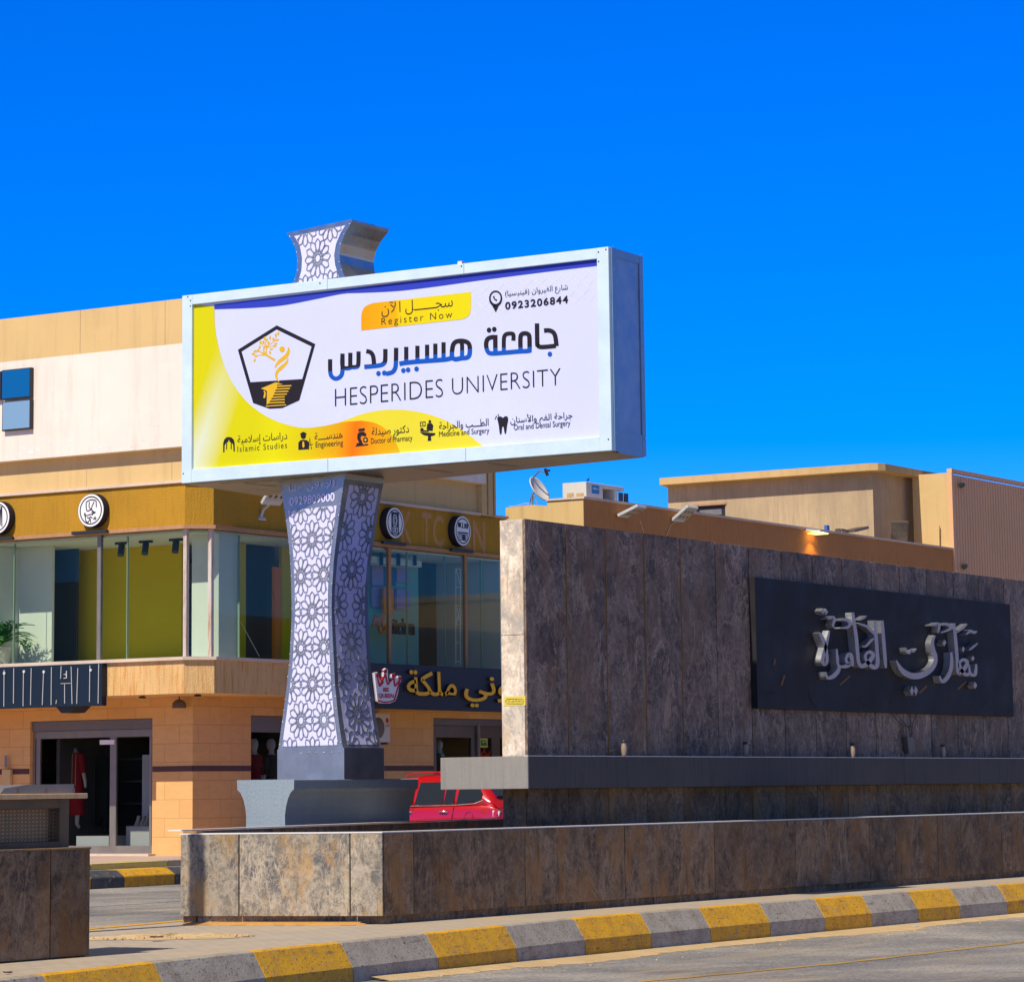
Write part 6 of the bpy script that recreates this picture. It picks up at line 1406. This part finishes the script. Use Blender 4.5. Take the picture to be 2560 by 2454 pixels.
# corrugated building
sC = sB2; tC = t2 + .0
zc1_ = onY(z7(1697, 122), tC).z; ycl = onX(z7(1588, 140), sC).y
cbn = thing('clad_building', 'pinkish beige building with a vertically corrugated front at the right edge', 'building', (sC, tC, 0))
part('side_wall', MB().box(sC, sC + .3, tC + .06, ycl + .4, 0, zc1_), M['beige'], cbn)
part('side_wall', MB().box(sC + .3, sC + 14, tC + .12, tC + .3, 0, zc1_ - .05), M['beige'], cbn)
mb = MB(); n = 90; vs = []
for i in range(n * 4 + 1):
    x = sC + .02 + (i // 4) * .21 + (0, .03, .06, .09)[i % 4]; ph = i % 4; dpt_ = 0.0 if ph in (1, 2) else .06; vs += [Vector((x, tC + .03 - dpt_, 0)), Vector((x, tC + .03 - dpt_, zc1_ - .06))]
mb.add(vs, [(2 * i, 2 * i + 2, 2 * i + 3, 2 * i + 1) for i in range(n * 4)]); part('corrugated_sheet', mb, M['corr'], cbn)
part('corner_trim', MB().box(sC - .06, sC + .05, tC - .06, tC + .08, 0, zc1_ - .001).box(sC - .06, sC + 16, tC - .07, tC + .10, zc1_ - .0, zc1_ + .12), M['corr'], cbn)
solid('plank', MB().prism([onX(z7(1620, 400), sC - .12), onX(z7(1646, 400), sC - .12), onX(z7(1645, 317), sC - .12), onX(z7(1622, 320), sC - .12)], (.05, 0, 0)), M['beige'], 'pale board leaning beside the corrugated building', 'board', tuple(onX(z7(1630, 400), sC - .12)))
for (X, Y), lb in (((1728, 167), 'small black camera at the top of the corrugated front'), ((1738, 468), 'small black camera low on the corrugated front')):
    p = onY(z7(X, Y), tC - .1); m_ = MB().tube([p + Vector((-.14, -.05, -.04)), p + Vector((.12, .0, .02))], .075, 12).box(p.x + .05, p.x + .12, p.y, tC + .03, p.z - .06, p.z + .06); solid('camera', m_, M['black'], lb, 'camera', tuple(p))
# rooftop equipment
sE = sA + .7
q0, q1, q2_ = onX(z7(247, 218), sE), onX(z7(335, 153), sE), None
yE = onX(z7(335, 190), sE).y; seE = onY(z7(476, 200), yE).x; ze1 = onX(z7(335, 154), sE).z; ze0 = zr2 - .5; yE1 = onX(z7(247, 190), sE).y
rc = thing('rooftop_cooler', 'white rooftop cooling unit with an open side and blue label', 'cooling unit', (sE, yE, ze0))
ax0, ax1 = onY(z7(397, 200), yE).x, onY(z7(440, 200), yE).x; zo1 = onY(z7(397, 178), yE).z
mb = MB().box(sE, ax0, yE, yE1, ze0, ze1).box(ax0, seE, yE, yE1, zo1, ze1 - .001).box(ax0, seE, yE + .5, yE1 - .001, ze0, zo1).box(ax1, ax1 + .14, yE - .001, yE + .5, ze0, zo1)
part('casing', mb, M['offwhite'], rc, bevel=.012)
part('opening', MB().box(ax0 + .001, ax1 - .001, yE + .45, yE + .499, ze0, zo1), M['black'], rc)
fx0, fx1 = ax1 + .16, onY(z7(485, 200), yE).x
for xa_, xb_ in ((fx0, (fx0 + fx1) / 2 - .04), ((fx0 + fx1) / 2 + .04, fx1)): part('filter', MB().box(xa_, xb_, yE - .05, yE - .02, ze0, zo1 - .06), M['black'], rc)
mb = MB(); 
for i, (Xa, Xb) in enumerate(((262, 288), (297, 325))):
    a, b = onX(z7(Xa, 217), sE - .01), onX(z7(Xb, 195), sE - .01)
    for k in range(7): mb.box(sE - .02, sE - .001, b.y + (a.y - b.y) * k / 7, b.y + (a.y - b.y) * (k + .5) / 7, a.z, b.z)
part('grille', mb, M['wood'], rc)
a, b = onY(z7(355, 197), yE), onY(z7(382, 170), yE); part('label_plate', MB().box(a.x, b.x, yE - .008, yE - .001, a.z, b.z), flat('label_blue', (.03, .22, .52), .4), rc)
part('lettering', text_mb('idfano', (0, yE - .010, 0), (1, 0, 0), (0, 0, 1), (0, -1, 0), (a.x + .05, b.x - .05, a.z + (b.z - a.z) * .48, b.z - .05), bold=.02), M['white'], rc)
# pigeon
p = onX(z7(342, 152), sE + .05); p.z = ze1 + .002
mb = MB(); KB = .36; mb.loft([[p + KB * Vector((dx + .0, r_ * math.cos(q * .785) * .8, z + r_ * math.sin(q * .785))) for q in range(8)] for dx, z, r_ in ((-.20, .09, .01), (-.12, .10, .05), (-.02, .13, .08), (.06, .17, .07), (.10, .23, .045), (.14, .26, .045), (.18, .265, .02), (.22, .255, .004))])
mb.tube([p + Vector((0, .01, 0)), p + Vector((0, .01, .04))], .004, 5); mb.tube([p + Vector((0, -.01, 0)), p + Vector((0, -.01, .04))], .004, 5); mb.prism([p + KB * Vector((-.18, -.03, .09)), p + KB * Vector((-.18, .03, .09)), p + KB * Vector((-.34, .04, .04)), p + KB * Vector((-.34, -.04, .04))], (0, 0, .006))
solid('pigeon', mb, M['black'], 'dark pigeon standing on the rooftop cooling unit', 'bird', tuple(p))
# satellite dish
pc = onX(z7(160, 182), sA + .9); dt = thing('satellite_dish', 'white satellite dish on the low roof beside the cooling unit', 'dish', (pc.x, pc.y, zA2_))
axd = (Vector((-.55, .66, .50))).normalized(); axd = (RT * .70 + Vector((0, 0, .56)) - FW * .42).normalized()
rd = (onX(z7(128, 145), sA + .9) - onX(z7(190, 222), sA + .9)).length / 2 * .98
mb = MB(); prof = [(rd * u, rd * .28 * u * u) for u in (.02, .25, .5, .75, .92, 1.0)] + [(rd * u, rd * .28 * u * u - .03) for u in (1.0, .75, .5, .25, .02)]
mb.lathe(pc - axd * rd * .2, prof, 28, axis=axd); part('reflector', mb, M['offwhite'], dt)
hl = onX(z7(186, 120), sA + .4); am0 = onX(z7(136, 142), sA + .9); part('arm', MB().tube([am0, am0.lerp(hl, .5) + Vector((0, 0, .12)), hl], .025, 7), M['galv'], dt)
part('receiver', MB().tube([hl + Vector((-.02, .02, .10)), hl + Vector((.04, -.02, -.08))], .04, 9).box(hl.x - .05, hl.x - .01, hl.y - .13, hl.y - .04, hl.z + .01, hl.z + .07), M['black'], dt)
b0 = onX(z7(135, 236), sA + .9); part('mast', MB().tube([pc - axd * .1, Vector((b0.x, b0.y, b0.z + .25)), Vector((b0.x, b0.y, zA2_ - .5))], .035, 8).tube([Vector((b0.x, b0.y, b0.z + .3)), Vector((b0.x, b0.y - .3, zA2_ - .2))], .02, 6).tube([Vector((b0.x, b0.y, b0.z + .3)), Vector((b0.x + .2, b0.y + .3, zA2_ - .2))], .02, 6), M['galv'], dt)
mb = MB(); mb.tube([onX(z7(*q), sA + .2) for q in ((128, 236), (110, 234), (90, 240), (70, 245), (48, 246))], .012, 5); part('cable', mb, M['cable_grey'], dt)
# flood lamps
def flood(label, body='lamp_body', lit=False):
    t = thing('floodlight', label, 'floodlight', (0, 0, 0), 'floodlights along the rust parapet')
    part('housing', MB().box(-.27, .27, -.62, 0.0, -.035, .045), M[body], t, bevel=.015)
    part('lens', MB().box(-.24, .24, -.58, -.12, -.040, -.0355), M['dark_led' if lit else 'led'], t)
    m_ = MB()
    for i in range(3):
        for j in range(2): m_.lathe((-.16 + .16 * i, -.44 + .2 * j, -.0385), [(.05, -.003), (.05, .0)], 8)
    part('led', m_, M['brown_al'], t)
    part('bracket', MB().tube([(0, .0, .02), (0, .22, .10), (0, .40, .06)], .035, 8).box(-.10, .10, .38, .42, -.02, .16), M[body], t); return t
f0 = flood('white floodlight on a bracket at the left end of the rust parapet')
def setl(o, P, rx, rz): o.location = P; o.rotation_euler = (rx, 0, rz)
P = onY(z7(505, 281), t2 - .35); setl(f0, (P.x, P.y + .3, P.z), R(-22), R(4))
f1 = dup(f0, label='second white floodlight on the rust parapet, with a trailing wire'); P = onY(z7(708, 298), t2 - .35); setl(f1, (P.x, P.y + .3, P.z), R(-34), R(-4))
f2 = flood('grey floodlight tilted upward standing on the parapet near the roof room corner', 'brown_al', 'dark_led') if True else dup(f0, label='grey floodlight tilted upward standing on the parapet near the roof room corner'); P = onY(z7(1505, 352), t2 + .3); setl(f2, (P.x, P.y + .1, P.z - .15), R(-62), R(-55))
f3 = dup(f2, label='dark floodlight lying on the parapet in front of the roof room'); P = onY(z7(1318, 341), t2 + .25); setl(f3, (P.x - .2, P.y, P.z), R(-12), R(70))
f4 = dup(f0, label='white floodlight peeking out from behind the patterned pylon'); P = onY(z5(165, 305), t1 - .35); setl(f4, (P.x, P.y + .25, P.z), R(-48), R(-12))
for pts_, lb_ in ((((533, 297), (540, 315), (548, 342)), 'thin wire hanging below the leftmost white floodlight'), (((668, 300), (648, 315), (634, 352)), 'thin orange wire hanging beside the second white floodlight')):
    g0 = onY(z7(*pts_[0]), t2 - .02); solid('lamp_wire', MB().tube([onY(z7(*q), t2 - .02) for q in pts_], .012, 5), M['wood'], lb_, 'wire', tuple(g0))
P = onY(z7(1165, 345), t2); wlmp = thing('wall_lamp', 'small lit wall lamp throwing an orange glow on the rust wall', 'lamp', (P.x, t2, P.z))
part('shade', MB().prism([(P.x - .34, t2 - .002, P.z + .06), (P.x + .30, t2 - .002, P.z + .03), (P.x + .30, t2 - .50, P.z - .02), (P.x - .34, t2 - .50, P.z + .0)], (0, 0, .05)), M['lamp_body'], wlmp, bevel=.008)
me_ = bpy.data.materials.new('lamp_glow'); me_.use_nodes = True; b_ = me_.node_tree.nodes['Principled BSDF']; b_.inputs['Emission Color'].default_value = (1, .62, .12, 1); b_.inputs['Emission Strength'].default_value = 6
part('diffuser', MB().box(P.x - .26, P.x + .26, t2 - .46, t2 - .06, P.z - .035, P.z - .022), me_, wlmp)
ld = bpy.data.lights.new('wall_lamp_light', 'SPOT'); lo = bpy.data.objects.new('wall_lamp_light', ld); COL.objects.link(lo); lo.parent = wlmp; lo.location = (0, -.22, -.06); ld.energy = 60; ld.color = (1, .5, .06); ld.spot_size = R(120); ld.shadow_soft_size = .1; lo.rotation_euler = (R(-18), 0, 0)
p = onY(z7(1228, 327), t2 + .2); solid('junction_box', MB().box(p.x - .08, p.x + .08, p.y - .05, p.y + .05, p.z - .09, p.z + .09).tube([(p.x, p.y, p.z - .08), (p.x, p.y, zr2 + .0605)], .012, 6), M['navy'], 'small blue box on a stem above the rust parapet', 'box', tuple(p), bevel=.006)

# ------------------------------------------------------------------ red car
CZ = -.03; csx = 30.3; cty = 17.72
car = thing('parked_car', 'shiny red estate car parked behind the planter, half hidden by the grey ledge', 'car', (csx + .92, cty + 2.3, CZ))
def cp(x, y, z): return Vector((csx + .92 + y, cty + x, CZ + z))      # x from the tail, y across (near side negative), z from the ground
st = [(.0, .42, .82, .74), (.06, .34, .98, .84), (.25, .30, 1.05, .90), (.9, .28, 1.05, .92), (1.9, .27, 1.03, .93), (2.9, .27, 1.00, .93), (3.5, .28, .98, .92), (4.1, .30, .90, .88), (4.5, .36, .78, .80), (4.66, .45, .66, .66)]
rings = []
for x, zb_c, zt_c, w_ in st:
    r_ = [(-w_ * .93, zb_c), (-w_ * .985, zb_c + .10), (-w_, (zb_c + zt_c) / 2 + .02), (-w_ * .995, zt_c - .14), (-w_ * .965, zt_c - .03), (-w_ * .90, zt_c)]
    rings.append([cp(x, y, z) for y, z in r_ + [(-y, z) for y, z in r_[::-1]]])
body = part('body', MB().loft(rings), M['car_red'], car); addbevel(body, .01)
gs = [(.06, .96, 1.0, .80, .80), (.30, .98, 1.30, .84, .70), (.62, 1.0, 1.58, .86, .64), (1.1, 1.0, 1.66, .87, .62), (2.0, 1.0, 1.69, .87, .62), (2.6, 1.0, 1.64, .87, .62), (3.0, .98, 1.45, .86, .66), (3.45, .96, 1.02, .84, .78)]
rings = []
for x, z0_, z1_, wb, wr in gs:
    r_ = [(-wb, z0_), (-(wb * .5 + wr * .5) - .01, (z0_ + z1_) / 2), (-wr, z1_ - .07), (-wr + .10, z1_ - .012), (-.3, z1_ + .01)]
    rings.append([cp(x, y, z) for y, z in r_ + [(-y, z) for y, z in r_[::-1]]])
cab_ = part('roof', MB().loft(rings), M['car_red'], car)
def side(x, z, o=.035):                 # point on the near side of the greenhouse
    for (a, z0a, z1a, wba, wra), (b, z0b, z1b, wbb, wrb) in zip(gs, gs[1:]):
        if a <= x <= b:
            u = (x - a) / (b - a); z0_, z1_, wb, wr = (z0a + (z0b - z0a) * u, z1a + (z1b - z1a) * u - .07, wba + (wbb - wba) * u, wra + (wrb - wra) * u)
            k = (z - z0_) / max(.05, z1_ - z0_); return wb + (wr - wb) * k + o
    return .85
for sg_ in (-1, 1):
    for pts in ([(.62, 1.10), (.48, 1.16), (.46, 1.26), (.60, 1.42), (.80, 1.48), (1.06, 1.50), (1.06, 1.07)], [(1.14, 1.07), (1.14, 1.51), (1.38, 1.53), (1.38, 1.07)], [(1.42, 1.07), (1.42, 1.53), (2.08, 1.53), (2.12, 1.06)], [(2.2, 1.06), (2.16, 1.53), (2.55, 1.50), (3.0, 1.26), (3.16, 1.06)]):
        P = [cp(x, sg_ * side(x, z), z) for x, z in pts]; m_ = MB(); m_.prism(P, (-sg_ * .02, 0, 0)); part('side_window', m_, M['car_glass'], car)
m_ = MB()
for sg_ in (-1, 1):
    for pts in ([(.42, 1.14), (.62, 1.075), (1.1, 1.045), (2.1, 1.035), (3.2, 1.03)],): m_.tube([cp(x, sg_ * (side(x, z) + .004), z) for x, z in pts], .012, 6)
part('window_trim', m_, M['chrome'], car)
for sg_ in (-1, 1):
    part('roof_rail', MB().tube([cp(x, sg_ * .56, z) for x, z in ((.75, 1.66), (.85, 1.71), (1.6, 1.745), (2.4, 1.72), (2.55, 1.66))], .018, 7), M['car_red'], car)
    for x in (1.25, 2.15): part('door_handle', MB().tube([cp(x, sg_ * .925, .90), cp(x + .03, sg_ * .965, .915), cp(x + .18, sg_ * .965, .92), cp(x + .21, sg_ * .925, .91)], .018, 7), M['chrome'], car)
    part('tail_lamp', MB().loft([[cp(.03 + dx, sg_ * (w_ + .004), z) for dx, z, w_ in ((0, .96, .82), (.32, .98, .905), (.40, .90, .912), (.10, .72, .86))], [cp(.03 + dx, sg_ * (w_ - .05), z) for dx, z, w_ in ((0, .96, .82), (.32, .98, .905), (.40, .90, .912), (.10, .72, .86))]], smooth=False), M['car_lamp_red'], car)
    part('lamp_glass', MB().loft([[cp(.02 + dx, sg_ * (w_ + .008), z) for dx, z, w_ in ((0, .92, .80), (.14, .93, .86), (.13, .80, .86), (.03, .76, .80))], [cp(.02 + dx, sg_ * (w_ - .05), z) for dx, z, w_ in ((0, .92, .80), (.14, .93, .86), (.13, .80, .86), (.03, .76, .80))]], smooth=False), M['car_lamp'], car)
    for x in (.82, 3.62):
        yw = sg_ * .86; wh = part('wheel', MB().lathe(cp(x, yw, .34), [(.0, -.11), (.26, -.11), (.335, -.09), (.34, 0), (.335, .09), (.26, .11), (.0, .11)], 28, axis=(sg_, 0, 0)), M['rubber'], car)
        part('rim', MB().lathe(cp(x, yw + sg_ * .112, .34), [(.23, 0), (.22, .012), (.05, .004), (.01, .02)], 24, axis=(sg_, 0, 0)), M['chrome'], wh)
        mm = MB(); arc = [cp(x + .40 * math.cos(q), sg_ * .937, .34 + .40 * math.sin(q)) for q in [math.pi * i / 14 for i in range(15)]]
        mm.tube(arc, .028, 6); part('wheel_arch', mm, M['car_trim'], car)
seam = MB()
for pts in ([(1.10, 1.03), (1.13, .80), (1.22, .60), (1.30, .45)], [(2.14, 1.02), (2.16, .30)], [(3.1, 1.0), (3.12, .40)]): seam.tube([cp(x, -.937 + (.03 if z > .95 else .003), z) for x, z in pts], .006, 5)
seam.tube([cp(.72 + .10 * math.cos(q), -.918, .80 + .10 * math.sin(q)) for q in [6.2832 * i / 20 for i in range(21)]], .004, 4)
part('panel_gap', seam, M['car_trim'], car)
part('rear_bumper', MB().loft([[cp(x, y, z) for x, z in ((-.03, .40), (-.05, .55), (-.02, .66), (.10, .66), (.10, .40))] for y in (-.80, -.5, 0, .5, .80)]), M['car_red'], car)
part('windscreen', MB().prism([cp(2.72, -.55, 1.595), cp(2.72, .55, 1.595), cp(3.40, .70, 1.085), cp(3.40, -.70, 1.085)], (0, .03, .03)), M['car_glass'], car)
part('rear_window', MB().prism([cp(.52, -.52, 1.515), cp(.52, .52, 1.515), cp(.20, .62, 1.20), cp(.20, -.62, 1.20)], (0, -.03, .03)), M['car_glass'], car)

# ------------------------------------------------------------------ the other side of the street: reflected in the shop windows
for (x0, x1_, y0_, y1_, h_), lb, fx_ in (((-95, -80, 52, 92, 11), 'plain tan building behind the camera, reflected in the left shop windows', 0), ((-97, -82, 96, 150, 9), 'lower tan building behind the camera, reflected in the left shop windows', 0), ((80, 142, -52, -40, 10.5), 'plain tan building across the near road, reflected in the shaded glass', 1), ((147, 240, -54, -41, 13.5), 'lower tan building across the near road, reflected in the shaded glass', 1)):
    t = thing('street_building', lb, 'building', (x0, y0_, 0)); part('wall', MB().box(x0, x1_, y0_, y1_, -.5, h_), M['beige'], t); part('roof_edge', MB().box(x0 - .1, x1_ + .1, y0_ - .1, y1_ + .1, h_ + .001, h_ + .4), M['lip'], t)
    n_ = int((y1_ - y0_ if fx_ == 0 else x1_ - x0) / 4)
    for i in range(n_):
        for z in (1.0, 4.2):
            if z + 1.6 > h_: continue
            m_ = MB().box(x1_ + .002, x1_ + .05, y0_ + 1 + i * 4, y0_ + 3 + i * 4, z, z + 1.7) if fx_ == 0 else MB().box(x0 + 1 + i * 4, x0 + 3 + i * 4, y1_ + .002, y1_ + .05, z, z + 1.7)
            part('window', m_, M['dark'], t)
